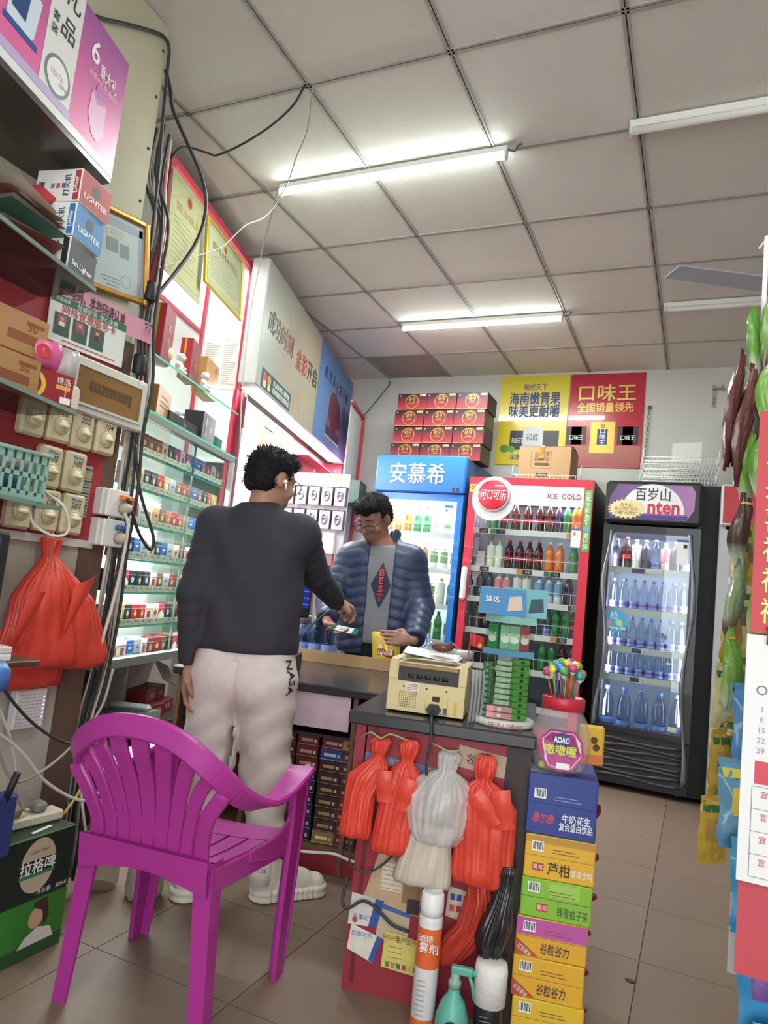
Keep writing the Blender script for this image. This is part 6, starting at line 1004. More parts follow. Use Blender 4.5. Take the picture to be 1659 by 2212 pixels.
b = MB(); b.bbox(.0, .068, -.003, .001, .01, .062, mat('#cdb97e', .4), .003); b.build('inlet_panel', mcn); b = MB(); b.bbox(.02, .042, -.006, 0, .045, .06, m_black, .002); b.build('rocker_switch', mcn); b = MB(); b.fprism([(.005, .022), (.015, .008), (.04, .008), (.05, .022), (.04, .038), (.015, .038)], -.02, 0, m_black); b.build('mains_plug', mcn); b = MB(); b.box(.055, .066, -.004, 0, .012, .03, mat('#3a3f5a', .4)); b.build('data_port', mcn); b = MB(); rect(b, -.065, -.022, .066, .092, -.0008, mat('#d8cfc4', .5)); [rect(b, -.06, -.028, .07 + k * .005, .072 + k * .005, -.0012, mat('#a05a58', .6)) for k in range(4)]; rect(b, .085, .095, .01, .05, -.0008, mat('#c9a823', .5)); b.build('rating_label', mcn)
for x in (-.07, .0, .06): b = MB(); b.cyl((x, -.001, .078), (x, .001, .078), .003, m_groove, 8); b.build('screw', mcn)
for x in (-.09, .09):
    for y in (.03, .16): b = MB(); b.cyl((x, y, 0), (x, y, .008), .008, m_black, 8); b.build('foot', mcn)
cable('black mains cord dropping from the money counter over the desk edge', [tuple(CT(.182, .03, .795)), tuple(CT(.184, .0, .78)), tuple(CT(.19, -.04, .77)), tuple(CT(.195, -.05, .72)), tuple(CT(.19, -.055, .66)), tuple(CT(.2, -.05, .58))], .0042, m_cb)
cable('thin black cord hanging in a loop at the left end of the desk', [tuple(CT(-.01, -.02, .45)), tuple(CT(-.012, -.03, .40)), tuple(CT(0, -.035, .345)), tuple(CT(.05, -.03, .335)), tuple(CT(.09, -.02, .36)), tuple(CT(.13, -.02, .41))], .003, m_cb); cable('black cord loop low on the desk front', [tuple(CT(-.015, -.01, .30)), tuple(CT(-.018, -.02, .24)), tuple(CT(0, -.025, .225)), tuple(CT(.04, -.02, .25)), tuple(CT(.08, -.02, .24)), tuple(CT(.13, -.02, .205)), tuple(CT(.18, -.02, .195))], .0045, m_cb)
for k in range(3):
    b = MB(); b.grid(lambda u, v: (-.09 + .17 * u + .004 * k, .03 + .13 * v, .0 + .004 * k + .006 * math.sin(3 * u + k) + .012 * v), 6, 6, mat(('#d9d6d2', '#cfccca', '#e0ddd9')[k], .7)); o = b.build('paper_sheet', None, CT(.15, .05, .93 + .002 * k), CR + .06 * (k - 1)); tag(o, 'loose white paper on the money counter, %s of three' % ('lowest', 'middle', 'top')[k], 'paper', 'papers on the money counter')
r = empty('wrapped_bun', CT(.18, .13, .955), CR, 'brown bun in clear wrap on the papers of the money counter', 'bun'); b = MB(); b.ball((0, 0, .018), (.035, .022, .016), mat('#6a4030', .5)); b.build('bun', r); b = MB(); bagmesh(b, [(0, 0, 0, .04, .025), (.02, 0, 0, .05, .03), (.036, 0, 0, .03, .02)], pane('#f2eef0', 1.0), 20, .2, 5, 2); b.build('wrap', r)
for k in range(4): b = MB(); b.grid(lambda u, v: (.004 * math.sin(3 * v) + .01 * u + .006 * k, .13 * u, .155 * v - .02 * v * u), 4, 6, mat('#d8d8da', .7)); o = b.build('paper_sheet', None, CT(.286 + .004 * k, .03 + .006 * k, .773), CR - .12); tag(o, 'white sheet standing between money counter and gum rack, %s' % ord_(k), 'paper', 'sheets beside the gum rack')
# ---------------- chewing gum display rack
gr_ = empty('gum_rack', CT(.385, .11, .772), CR, 'clear round chewing gum rack with green packs on the desk', 'display rack'); m_clr = pane('#e9f2ea', 1.0); m_gb = mat('#4f8fae', .4); m_gg = mat('#4f9e34', .4)
b = MB(); b.lathe([(.088, 0), (.092, .004), (.092, .016), (.088, .02)], mat('#cfd0c8', .4), 30); b.build('base', gr_); text(gr_, '益达口香糖', .016, (.01, -.0935, .01), mat('#a8485a', .5), width=.1)
hexp = [(.082 * math.cos(a), .082 * math.sin(a)) for a in [PI / 6 + k * PI / 3 for k in range(6)]]
for k in range(6):
    p, q = hexp[k], hexp[(k + 1) % 6]; b = MB(); b.add([(p[0], p[1], .02), (q[0], q[1], .02), (q[0], q[1], .31), (p[0], p[1], .31)], [(0, 1, 2, 3)], m_clr); b.build('clear_pane', gr_)
    for z0, z1, c in ((.205, .222, m_gb), (.3, .322, mat('#7fb6ae', .4))): b = MB(); b.add([(p[0] * 1.06, p[1] * 1.06, z0), (q[0] * 1.06, q[1] * 1.06, z0), (q[0] * 1.06, q[1] * 1.06, z1), (p[0] * 1.06, p[1] * 1.06, z1)], [(0, 1, 2, 3)], c); b.build('band', gr_)
b = MB(); b.prism(hexp, .205, .208, m_clr); b.build('mid_shelf', gr_); b = MB(); b.prism(hexp, .318, .322, mat('#8fc0b4', .4)); b.build('roof', gr_); b = MB(); b.cyl((0, 0, .02), (0, 0, .31), .03, mat('#cfd8cc', .5), 12); b.build('core', gr_)
def gumpack(label, x, y, z, w_, h_, d_, col, rot, c2='#dfe8e0'):
    M_ = gr_loc @ Vector((x, y, z)); b = MB(); b.bbox(-w_ / 2, w_ / 2, 0, d_, 0, h_, mat(col, .35, coat=.3), .001); o = b.build('gum_pack', None, M_, CR + rot); tag(o, label, 'gum pack', 'chewing gum packs in the rack'); b = MB(); decal(b, disc_pts(0, h_ * .5, min(w_, h_) * .32, 14, sx=1.3), -.0006, mat(c2, .4)); b.build('print', o); return o
gr_loc = T(*CT(.385, .11, .772)) @ rz(CR)
for k in range(10): gumpack('green chewing gum pack, %s from the bottom in the right column of the rack' % ord_(k), .045, -.052, .024 + k * .0175, .05, .015, .02, '#4fa02c', .55, '#2a3a24')
for k in range(8): gumpack('pale green chewing gum pack, %s from the bottom in the middle column of the rack' % ord_(k), -.008, -.05, .06 + k * .0165, .045, .014, .018, '#8fa884', 0, '#b9c6ae')
for k in range(2): gumpack('pink chewing gum pack at the foot of the rack, %s' % ('lower', 'upper')[k], -.012, -.066, .024 + k * .018, .075, .0165, .012, '#c9707a', 0, '#e6d9d6'); 
for k in range(9): gumpack('dark green gum pack, %s from the bottom in the left column of the rack' % ord_(k), -.058, -.04, .024 + k * .0175, .03, .015, .02, '#3f7a4a', -.6, '#8fb09a')
for x, c, n, ro in ((-.05, '#2f8a4a', 'green', -.5), (-.012, '#4f9a6a', 'mint', 0), (.015, '#3a8a5a', 'deep green', .05), (.045, '#b0354a', 'red', .5)): o = gumpack('%s gum tub standing on the upper tier of the rack' % n, x, -.045 - .01 * (abs(x) < .03), .209, .032, .085, .02, c, ro, '#d9e6da'); text(o, '益达', .016, (0, -.0014, .055), m_wtext, bold=.02)
for k, (x, y, w_, h_, c, c2, rt_, lab) in enumerate(((-.03, -.05, .135, .078, '#2f78ae', '#c9b0a0', .12, 'blue folded advert card, front one on the gum rack'), (.035, .0, .135, .085, '#5fa3ae', '#1f3f4a', -.05, 'teal folded advert card, rear one on the gum rack'))):
    W0 = gr_loc @ Vector((x, y, .3225)); r = empty('advert_card', W0, CR + rt_, lab, 'advert card', 'folded cards on the gum rack'); b = MB(); b.add([(-w_ / 2, -.03, 0), (w_ / 2, -.03, 0), (w_ / 2, 0, h_), (-w_ / 2, 0, h_)], [(0, 1, 2, 3)], mat(c, .4)); b.build('front_leaf', r); b = MB(); b.add([(-w_ / 2, .03, 0), (w_ / 2, .03, 0), (w_ / 2, .0006, h_), (-w_ / 2, .0006, h_)], [(3, 2, 1, 0)], mat('#a9c48a', .5)); b.build('rear_leaf', r)
    b = MB(); q = lambda px_, pz_: (px_, -.03 + .03 * pz_ / h_ - .0012, pz_)
    b.add([q(.015, .012), q(.06, .02), q(.055, .06), q(.02, .055)], [(0, 1, 2, 3)], mat(c2, .5)); b.build('print', r); text(r, '益达', .022, (-.03, -.0165, .045), m_wtext, rot=(math.atan2(h_, .03), 0, 0), bold=.02)
# small flag, clear jar with lid
r = empty('small_flag', CT(.25, .22, .772), CR, 'small red flag on a stick behind the money counter', 'flag'); b = MB(); b.tube([(0, 0, 0), (.008, 0, .25)], .002, mat('#b03a3a', .5), 5); b.build('stick', r); b = MB(); b.grid(lambda u, v: (.008 + .045 * u, .006 * math.sin(6 * u), .252 - .04 * v - .01 * u), 8, 5, mat('#c92a2a', .5)); b.build('cloth', r); b = MB(); decal(b, disc_pts(.04, .215, .007, 10), -.009, mat('#d9b23a', .5)); b.build('star', r)
r = empty('glass_jar', CT(.21, .42, .772), CR, 'clear jar with ribbed lid behind the money counter', 'jar'); b = MB(); b.lathe([(.04, 0), (.045, .01), (.045, .14), (.04, .155)], pane('#e8eef2', 1.0), 24); b.build('glass', r); b = MB(); b.lathe([(.045, .15), (.046, .175), (.04, .178)], mat('#c9cdd2', .3, alpha=.8), 24); b.build('lid', r)
# ---------------- on the service counter: till screen, printer, scanner cord, water packs behind
ps_ = empty('till_screen', CT(-.61, 1.02, .724), CR, 'touch till with blue lit screen on the service counter behind the customer', 'till'); ps_.rotation_euler = (0, 0, CR + .55)
b = MB(); b.bbox(-.17, .06, 0, .03, .24, .445, m_black, .006); b.build('bezel', ps_); b = MB(); rect(b, -.16, .05, .285, .435, -.0006, emi('#24389a', .6)); [rect(b, -.16, .05, .30 + k * .03, .305 + k * .03, -.0012, emi('#6a86d8', .6)) for k in range(5)]; b.build('screen', ps_); b = MB(); b.box(-.09, -.02, .03, .08, .0, .3, mat('#c9c9cc', .4)); b.build('stand', ps_); b = MB(); b.bbox(-.14, .03, -.04, .14, 0, .02, m_black, .004); b.build('base', ps_)
o = cbox('receipt_printer', 'dark grey receipt printer at the customer end of the counter', 'printer', -.62, .80, .725, .17, .2, .09, '#34343a', .1, None, .008)
cable('black scanner cord rising from the receipt printer', [tuple(CT(-.56, .86, .81)), tuple(CT(-.55, .88, .85)), tuple(CT(-.52, .95, .93)), tuple(CT(-.48, 1.05, 1.0)), tuple(CT(-.47, 1.12, 1.02))], .003, m_cb)
sv = empty('side_shelf', CT(-.83, 2.05, 0), CR, 'low wooden side shelf behind the counter carrying water packs', 'shelf'); b = MB(); b.box(-.2, .2, 0, .3, .68, .70, m_wood); b.build('top', sv); [MB().box(x, x + .02, 0, .3, 0, .68, m_wood).build('side', sv) for x in (-.2, .18)]
for k in range(6):
    a_, b2 = -.93 + (k % 3) * .085, 2.10 + (k // 3) * .09; r = empty('water_jug', CT(a_, b2, .70), CR, 'clear water bottle in the shrink wrapped pack behind the counter, %s' % ('front left', 'front middle', 'front right', 'rear left', 'rear middle', 'rear right')[k], 'bottle', 'water bottles behind the counter'); b = MB(); b.lathe([(.035, 0), (.041, .01), (.041, .07), (.036, .1), (.041, .13), (.04, .16), (.02, .2), (.014, .21)], pane('#bcd0e6', 1.0, 1.4), 16); b.build('bottle', r); b = MB(); b.lathe([(.0415, .02), (.0415, .065)], mat('#8f9fd0', .4), 16, caps=False); b.build('wrap_label', r); b = MB(); b.lathe([(.016, .208), (.016, .225)], mat('#b9c4e0', .4), 10); b.build('cap', r)
b = MB(); bagmesh(b, [(0, 0, 0, .06, .03), (.03, 0, 0, .09, .04), (.09, -.01, 0, .08, .04), (.13, -.03, 0, .04, .03), (.15, -.05, 0, .02, .02)], mat('#6f9a2a', .3, coat=.3), 26, .2, 5, 8); o = b.build('snack_bag', None, (-2.10, 4.35, 1.27)); tag(o, 'green snack bag lying beside the accessory board', 'snack bag'); b = MB(); b.box(-2.4, -1.95, 4.28, 4.5, 1.25, 1.262, m_wood); b.box(-2.4, -2.38, 4.28, 4.5, 0, 1.25, m_wood); b.box(-1.97, -1.95, 4.28, 4.5, 0, 1.25, m_wood); o = b.build('stock_shelf'); tag(o, 'brown stock shelf in the corner behind the cashier', 'shelf')
for k, (x, c) in enumerate(((-2.28, '#8a7a6a'), (-2.16, '#6f5a4a'), (-2.04, '#a09080'))): b = MB(); b.bbox(-.05, .05, 0, .12, 0, .1, mat(c, .6), .003); o = b.build('small_carton', None, (x, 4.3, .95)); tag(o, 'small brown carton low in the corner, %s from left' % ord_(k), 'carton', 'small cartons in the corner')
b = MB(); b.box(-2.38, -1.97, 4.28, 4.5, .938, .95, m_wood); b.build('middle_board', bpy.data.objects['stock_shelf'])
# ================================================================== PURPLE PLASTIC CHAIR
pc = empty('plastic_armchair', (-1.268, 1.69, 0), math.radians(7), 'magenta plastic armchair with slatted back in the foreground', 'chair'); m_pur = mat('#a62a8c', .32, coat=.15, noise=.03, ns=6)
def lerp(a, b, t): return a + (b - a) * t
def ribbon(name, path, wid, thk, nrm, m=m_pur, parent=pc, n=6):
    """curved bar with a flat section; path points, widths, thickness; nrm = side direction per point"""
    P_ = spl(path, n); k = len(P_); vs = []; 
    for i, p in enumerate(P_):
        t = i / (k - 1); d = (P_[min(i + 1, k - 1)] - P_[max(i - 1, 0)]).normalized(); s_ = Vector(nrm(t)); s_ = (s_ - d * s_.dot(d)).normalized(); q = d.cross(s_); w_ = wid(t) / 2; h_ = (thk(t) if callable(thk) else thk) / 2; c = min(w_, h_) * .5
        for a, b_ in ((w_, h_ - c), (w_ - c, h_), (-w_ + c, h_), (-w_, h_ - c), (-w_, -h_ + c), (-w_ + c, -h_), (w_ - c, -h_), (w_, -h_ + c)): vs.append(tuple(p + s_ * a + q * b_))
    fs = [(i * 8 + j, i * 8 + (j + 1) % 8, (i + 1) * 8 + (j + 1) % 8, (i + 1) * 8 + j) for i in range(k - 1) for j in range(8)] + [tuple(range(8))[::-1], tuple((k - 1) * 8 + j for j in range(8))]
    b = MB(); b.add(vs, fs, m, False); return b.build(name, parent)
# top rail runs as one loop: arm front - arm - round the back - arm - arm front
rail = [(.242, .175, .578), (.255, .11, .572), (.262, .0, .552), (.258, -.10, .548), (.245, -.2, .585), (.20, -.275, .655), (.11, -.308, .718), (0, -.317, .737)]
path = rail + [(-x, y, z) for x, y, z in rail[-2::-1]]
ribbon('top_rail', path, lambda t: .058 + .018 * math.cos(2 * PI * t) ** 2 * (abs(t - .5) > .25), .02, lambda t: (lambda q: (math.cos(q), 0, math.sin(q)))(PI / 2 * (min(1, max(0, (t - .16) / .24)) + min(1, max(0, (t - .60) / .24)))))
# slats of the back, fanning out upwards
for k in range(7):
    u = (k - 3) / 3; xb = u * .115; xt = u * .205; zt = .727 - .075 * u * u - .018 - .012 * u * u; yt = -.306 + .062 * u * u
    ribbon('back_slat', [(xb, -.205, .385), (xb * 1.0, -.212, .47), (lerp(xb, xt, .35), -.245, .58), (lerp(xb, xt, .8), -.288 + .03 * u * u, .665 - .03 * u * u), (xt, yt, zt)], lambda t: .034 + (.018 - .012 * u * u) * t, .012, lambda t: (1, 0, 0), n=5)
# seat pan with slots: front-to-back strips plus a rim
ns = 7
def seat_pt(u, v): w_ = lerp(.19, .235, v); return Vector(((2 * u - 1) * w_, lerp(-.215, .205, v), .402 + .016 * (2 * u - 1) ** 2 - .012 * math.sin(PI * v) + (-.03 * max(0, v - .86) / .14)))
for k in range(ns):
    u0, u1 = (k + .07) / ns, (k + .93) / ns; b = MB(); vs = []; n_ = 10
    for i in range(n_ + 1):
        v = i / n_
        for u in (u0, u1): p = seat_pt(u, v); vs += [tuple(p), (p.x, p.y, p.z - .012)]
    fs = []
    for i in range(n_): a = i * 4; fs += [(a, a + 2, a + 6, a + 4), (a + 1, a + 5, a + 7, a + 3), (a, a + 4, a + 5, a + 1), (a + 2, a + 3, a + 7, a + 6)]
    fs += [(0, 1, 3, 2), (n_ * 4, n_ * 4 + 2, n_ * 4 + 3, n_ * 4 + 1)]; b.add(vs, fs, m_pur); b.build('seat_slat', pc)
for v0, v1, nm in ((-.02, .16, 'seat_rear'), (.62, 1.0, 'seat_front')):
    b = MB(); b.grid(lambda u, v: seat_pt(u, lerp(v0, v1, v)) + Vector((0, 0, .0012)), 14, 6, m_pur); b.grid(lambda u, v: seat_pt(u, lerp(v0, v1, v)) - Vector((0, 0, .0132)), 14, 6, m_pur); b.build(nm, pc)
b = MB(); b.grid(lambda u, v: (lerp(-.19, .19, u), -.212 - .012 * v, lerp(.34, .43, v) - .03 * (1 - v) * math.sin(PI * u) * -1), 12, 4, m_pur); b.grid(lambda u, v: (lerp(-.19, .19, u), -.222 - .012 * v, lerp(.34, .43, v) + .03 * (1 - v) * math.sin(PI * u)), 12, 4, m_pur); b.build('back_apron', pc)
for s_ in (-1, 1):
    ribbon('seat_side_rail', [(s_ * .185, -.21, .375), (s_ * .21, 0, .37), (s_ * .235, .19, .37)], lambda t: .06, .014, lambda t: (0, 0, 1))
    b = MB()      # rear leg: L-section
    for (dx, dy, w_, d_) in ((0, 0, .052, .010), (s_ * .021, .022, .010, .05)):
        top = Vector((s_ * .165 + dx, -.205 + dy, .42)); bot = Vector((s_ * .20 + dx * .8, -.205 + dy * .8, 0)); vs = []
        for p, q in ((top, 1), (bot, .78)):
            for a, c in ((-1, -1), (1, -1), (1, 1), (-1, 1)): vs.append((p.x + a * w_ / 2 * q, p.y + c * d_ / 2 * q, p.z))
        b.add(vs, [(0, 1, 2, 3), (7, 6, 5, 4), (0, 4, 5, 1), (1, 5, 6, 2), (2, 6, 7, 3), (3, 7, 4, 0)], m_pur)
    b.build('rear_leg', pc)
    ribbon('front_leg', [(s_ * .244, .175, .58), (s_ * .244, .178, .45), (s_ * .241, .172, .25), (s_ * .24, .166, .1), (s_ * .24, .163, .0)], lambda t: lerp(.105, .06, t), .016, lambda t: (0, 1, 0)); ribbon('front_leg_flange', [(s_ * .225, .205, .572), (s_ * .228, .205, .4), (s_ * .228, .188, .1), (s_ * .228, .18, .0)], lambda t: lerp(.06, .04, t), .012, lambda t: (1, 0, 0))
    ribbon('back_side_frame', [(s_ * .165, -.205, .36), (s_ * .155, -.21, .45), (s_ * .175, -.235, .53), (s_ * .21, -.247, .585), (s_ * .218, -.247, .6)], lambda t: .04, .016, lambda t: (1, 0, 0))
    ribbon('seat_web', [(s_ * .24, .19, .42), (s_ * .23, .08, .385), (s_ * .21, -.05, .39)], lambda t: lerp(.1, .03, t), .012, lambda t: (0, 0, 1))
# ================================================================== PEOPLE (smooth-blended volumes meshed by surface nets)
V3 = lambda *a: np.array(a, dtype=np.float32)
class Vol:
    def __init__(s, lo, hi, h):
        s.h = h; s.lo = np.array(lo, float); s.n = np.ceil((np.array(hi) - s.lo) / h).astype(int) + 1; s.f = np.full(s.n, 1.0, np.float32)
    def sub(s, lo, hi):
        a = np.clip(np.floor((np.array(lo) - s.lo) / s.h).astype(int), 0, s.n - 1); b = np.clip(np.ceil((np.array(hi) - s.lo) / s.h).astype(int) + 1, 1, s.n)
        sl = tuple(slice(int(i), int(j)) for i, j in zip(a, b)); g = [np.arange(i, j, dtype=np.float32) * s.h + s.lo[k] for k, (i, j) in enumerate(zip(a, b))]
        X, Y, Z = np.meshgrid(*g, indexing='ij'); return sl, X.astype(np.float32), Y.astype(np.float32), Z.astype(np.float32)
    def put(s, sl, d, k, cut=False):
        a = s.f[sl]
        if cut: s.f[sl] = np.maximum(a, -d); return
        if k <= 0: s.f[sl] = np.minimum(a, d); return
        t = np.clip(.5 + .5 * (a - d) / k, 0, 1); s.f[sl] = a * (1 - t) + d * t - k * t * (1 - t)
    def cone(s, p, r0, q, r1, k=.03, disp=None, flat=None):
        """tapered capsule; flat=(dir, factor) squashes along a direction"""
        p, q = np.array(p, float), np.array(q, float); R = max(r0, r1) + k + .03; sl, X, Y, Z = s.sub(np.minimum(p, q) - R, np.maximum(p, q) + R); d = q - p; L2 = max(float(d @ d), 1e-9)
        x, y, z = X - p[0], Y - p[1], Z - p[2]; t = np.clip((x * d[0] + y * d[1] + z * d[2]) / L2, 0, 1); x, y, z = x - t * d[0], y - t * d[1], z - t * d[2]
        if flat is not None:
            n, fct = flat; n = np.array(n, float); n /= np.linalg.norm(n); w_ = (x * n[0] + y * n[1] + z * n[2]) * (1 / fct - 1); x, y, z = x + w_ * n[0], y + w_ * n[1], z + w_ * n[2]
        dd = np.sqrt(x * x + y * y + z * z) - (r0 + (r1 - r0) * t)
        if disp is not None: dd = dd - disp(t, X, Y, Z)
        s.put(sl, dd, k); return s
    def ell(s, c, r, Rm=None, k=.03, cut=False, disp=None):
        c = np.array(c, float); r = np.array(r, float); R = float(max(r)) + k + .02; sl, X, Y, Z = s.sub(c - R, c + R); Q = [X - c[0], Y - c[1], Z - c[2]]
        if Rm is not None: Q = [Q[0] * Rm[i][0] + Q[1] * Rm[i][1] + Q[2] * Rm[i][2] for i in range(3)]
        k0 = np.sqrt(sum((Q[i] / r[i]) ** 2 for i in range(3))); k1 = np.sqrt(sum((Q[i] / r[i] ** 2) ** 2 for i in range(3))) + 1e-9; d = k0 * (k0 - 1) / k1
        if disp is not None: d = d - disp(X, Y, Z)
        s.put(sl, d, k, cut); return s
    def half(s, fn, lo=None, hi=None):
        """keep where fn<=0"""
        sl, X, Y, Z = s.sub(s.lo if lo is None else lo, s.lo + s.n * s.h if hi is None else hi); s.f[sl] = np.maximum(s.f[sl], fn(X, Y, Z)); return s
    def sample(s, P):
        q = (np.asarray(P, float) - s.lo) / s.h; i = np.clip(np.floor(q).astype(int), 0, s.n - 2); t = q - i; o = 0
        for a in (0, 1):
            for b in (0, 1):
                for c in (0, 1): o = o + s.f[i[:, 0] + a, i[:, 1] + b, i[:, 2] + c] * (t[:, 0] if a else 1 - t[:, 0]) * (t[:, 1] if b else 1 - t[:, 1]) * (t[:, 2] if c else 1 - t[:, 2])
        return o
    def press(s, P, d, off=.003, L=.35):
        """move points along d (from outside) onto the surface"""
        P = np.asarray(P, float); d = np.asarray(d, float); best = np.full(len(P), L); done = np.zeros(len(P), bool)
        for k in range(int(L / .003)):
            v = s.sample(P + d * (k * .003)); hit = (v < 0) & ~done; best[hit] = k * .003; done |= hit
        return P + d * (best[:, None] - off)
    def mesh(s, name, m, parent=None, smooth=2):
        f = s.f; n = s.n; sg = f < 0
        c = np.zeros(n - 1, np.int8)
        for a in (0, 1):
            for b in (0, 1):
                for d in (0, 1): c += sg[a:n[0] - 1 + a, b:n[1] - 1 + b, d:n[2] - 1 + d]
        act = np.argwhere((c > 0) & (c < 8)); idx = np.full(n - 1, -1, np.int32); idx[act[:, 0], act[:, 1], act[:, 2]] = np.arange(len(act))
        pos = np.zeros((len(act), 3)); cnt = np.zeros(len(act))
        for ax in range(3):
            o1, o2 = [(1, 2), (0, 2), (0, 1)][ax]
            for a in (0, 1):
                for b in (0, 1):
                    e = np.zeros(3, int); e[o1] = a; e[o2] = b; i0 = act + e; i1 = i0.copy(); i1[:, ax] += 1
                    v0 = f[i0[:, 0], i0[:, 1], i0[:, 2]]; v1 = f[i1[:, 0], i1[:, 1], i1[:, 2]]; cr = (v0 < 0) != (v1 < 0); t = np.where(cr, v0 / np.where(np.abs(v0 - v1) < 1e-12, 1, v0 - v1), 0)
                    p = np.tile(e.astype(float), (len(act), 1)); p[:, ax] = t; pos[cr] += p[cr]; cnt[cr] += 1
        verts = s.lo + (act + pos / cnt[:, None]) * s.h; faces = []
        for ax in range(3):
            o1, o2 = [(1, 2), (2, 0), (0, 1)][ax]; sl0 = [slice(None)] * 3; sl1 = [slice(None)] * 3; sl0[ax] = slice(0, -1); sl1[ax] = slice(1, None)
            A = sg[tuple(sl0)]; B = sg[tuple(sl1)]; E = np.argwhere(A != B); E = E[(E[:, o1] > 0) & (E[:, o2] > 0) & (E[:, o1] < n[o1] - 1) & (E[:, o2] < n[o2] - 1)]
            q = []
            for a, b in ((1, 1), (0, 1), (0, 0), (1, 0)): k = E.copy(); k[:, o1] -= a; k[:, o2] -= b; q.append(idx[k[:, 0], k[:, 1], k[:, 2]])
            q = np.stack(q, 1); ins = A[E[:, 0], E[:, 1], E[:, 2]]; q[~ins] = q[~ins][:, ::-1]; faces.append(q)
        F = np.concatenate(faces); F = F[(F >= 0).all(1)]
        for _ in range(smooth):
            acc = np.zeros_like(verts); k = np.zeros(len(verts))
            for a in range(4):
                i, j = F[:, a], F[:, (a + 1) % 4]; np.add.at(acc, i, verts[j]); np.add.at(k, i, 1); np.add.at(acc, j, verts[i]); np.add.at(k, j, 1)
            verts = .5 * verts + .5 * acc / np.maximum(k, 1)[:, None]
        me = bpy.data.meshes.new(name); me.vertices.add(len(verts)); me.vertices.foreach_set('co', verts.astype(np.float32).ravel()); me.loops.add(len(F) * 4); me.loops.foreach_set('vertex_index', F.astype(np.int32).ravel())
        me.polygons.add(len(F)); me.polygons.foreach_set('loop_start', np.arange(0, len(F) * 4, 4, dtype=np.int32)); me.polygons.foreach_set('use_smooth', np.ones(len(F), bool)); me.update(calc_edges=True); me.validate(); me.materials.append(m)
        o = bpy.data.objects.new(name, me); COL.objects.link(o)
        if parent is not None: o.parent = parent
        return o
def frame(f, up=(0, 0, 1)):
    f = np.array(f, float); f /= np.linalg.norm(f); r = np.cross(f, up); r /= np.linalg.norm(r); u = np.cross(r, f); return r, f, u
m_skin = mat('#a67a64', .55, noise=.05, ns=14); m_hair = mat('#121016', .7, noise=.25, ns=60, stretch=(1, 1, .3), bump=.5, bs=140, spec=.15)
def head(v, c, r, f, u, sc=1.0):
    """head volume; c = centre at ear height"""
    P = lambda x, y, z: np.array(c) + (r * x + f * y + u * z) * sc; Rm = np.array([r, f, u])
    v.ell(P(0, -.005, .03), np.array((.073, .09, .083)) * sc, Rm, .02); v.ell(P(0, .03, -.035), np.array((.058, .062, .075)) * sc, Rm, .03); v.cone(P(0, .05, -.09), .026 * sc, P(0, .06, -.075), .026 * sc, .03)
    for s_ in (-1, 1):
        v.ell(P(s_ * .073, -.008, -.005), np.array((.008, .02, .031)) * sc, Rm, .008); v.ell(P(s_ * .042, .065, -.03), np.array((.022, .016, .018)) * sc, Rm, .02); v.cone(P(s_ * .015, .086, .022), .007 * sc, P(s_ * .045, .075, .024), .006 * sc, .014); v.ell(P(s_ * .03, .079, .002), np.array((.014, .009, .007)) * sc, Rm, .004)
    v.cone(P(0, .088, .008), .007 * sc, P(0, .103, -.03), .011 * sc, .012); v.ell(P(-.012, .094, -.034), np.array((.008, .009, .007)) * sc, Rm, .008); v.ell(P(.012, .094, -.034), np.array((.008, .009, .007)) * sc, Rm, .008)
    v.cone(P(-.02, .083, -.063), .006 * sc, P(.02, .083, -.063), .006 * sc, .008); v.cone(P(-.016, .08, -.074), .007 * sc, P(.016, .08, -.074), .007 * sc, .008)
    return P
def hand(v, w, d, n, sgn, curl=(.5, .6, .7, .8), spread=.0, thumb=.6, sc=1.0):
    """w wrist, d finger direction, n palm normal (palm side); sgn = side of the thumb along d x n"""
    w = np.array(w, float); d = np.array(d, float); d /= np.linalg.norm(d); n = np.array(n, float); n -= d * (n @ d); n /= np.linalg.norm(n); t = np.cross(d, n) * sgn
    P = lambda a, b, c: w + (d * a + t * b + n * c) * sc
    v.cone(P(0, 0, 0), .024 * sc, P(.035, 0, 0), .026 * sc, .012, flat=(n, .7)); 
    for b in (-.028, -.010, .010, .028): v.cone(P(.02, b * .6, 0), .015 * sc, P(.08, b, 0), .0125 * sc, .012, flat=(n, .9))
    tips = []
    for i, b in enumerate((.03, .0105, -.0105, -.03)):
        L = (.043, .047, .044, .034)[i]; p = P(.083, b, 0); a = curl[i] * .55; rr = .0088 * sc
        for seg in range(3):
            dd = d * math.cos(a) + n * math.sin(a); q = p + dd * L * (1, .62, .5)[seg] * sc; v.cone(p, rr, q, rr * .93, .004); p = q; rr *= .92; a += curl[i] * .95
        tips.append(p)
    a = P(.02, .022, .004); b = P(.048, .05, .012 + .012 * thumb); c = P(.078, .056 - .02 * thumb, .02 + .02 * thumb); e = P(.1, .052 - .03 * thumb, .026 + .026 * thumb)
    v.cone(a, .016 * sc, b, .0125 * sc, .01); v.cone(b, .0118 * sc, c, .0105 * sc, .004); v.cone(c, .0105 * sc, e, .0085 * sc, .004); return tips
def folds(amp, fr, seed=0):
    return lambda t, X, Y, Z: amp * np.sin(fr * (Z + .35 * X - .2 * Y) + 3 * np.sin(11 * (X + Y) + seed)) * (.6 + .4 * np.sin(23 * (X - Y) + seed))
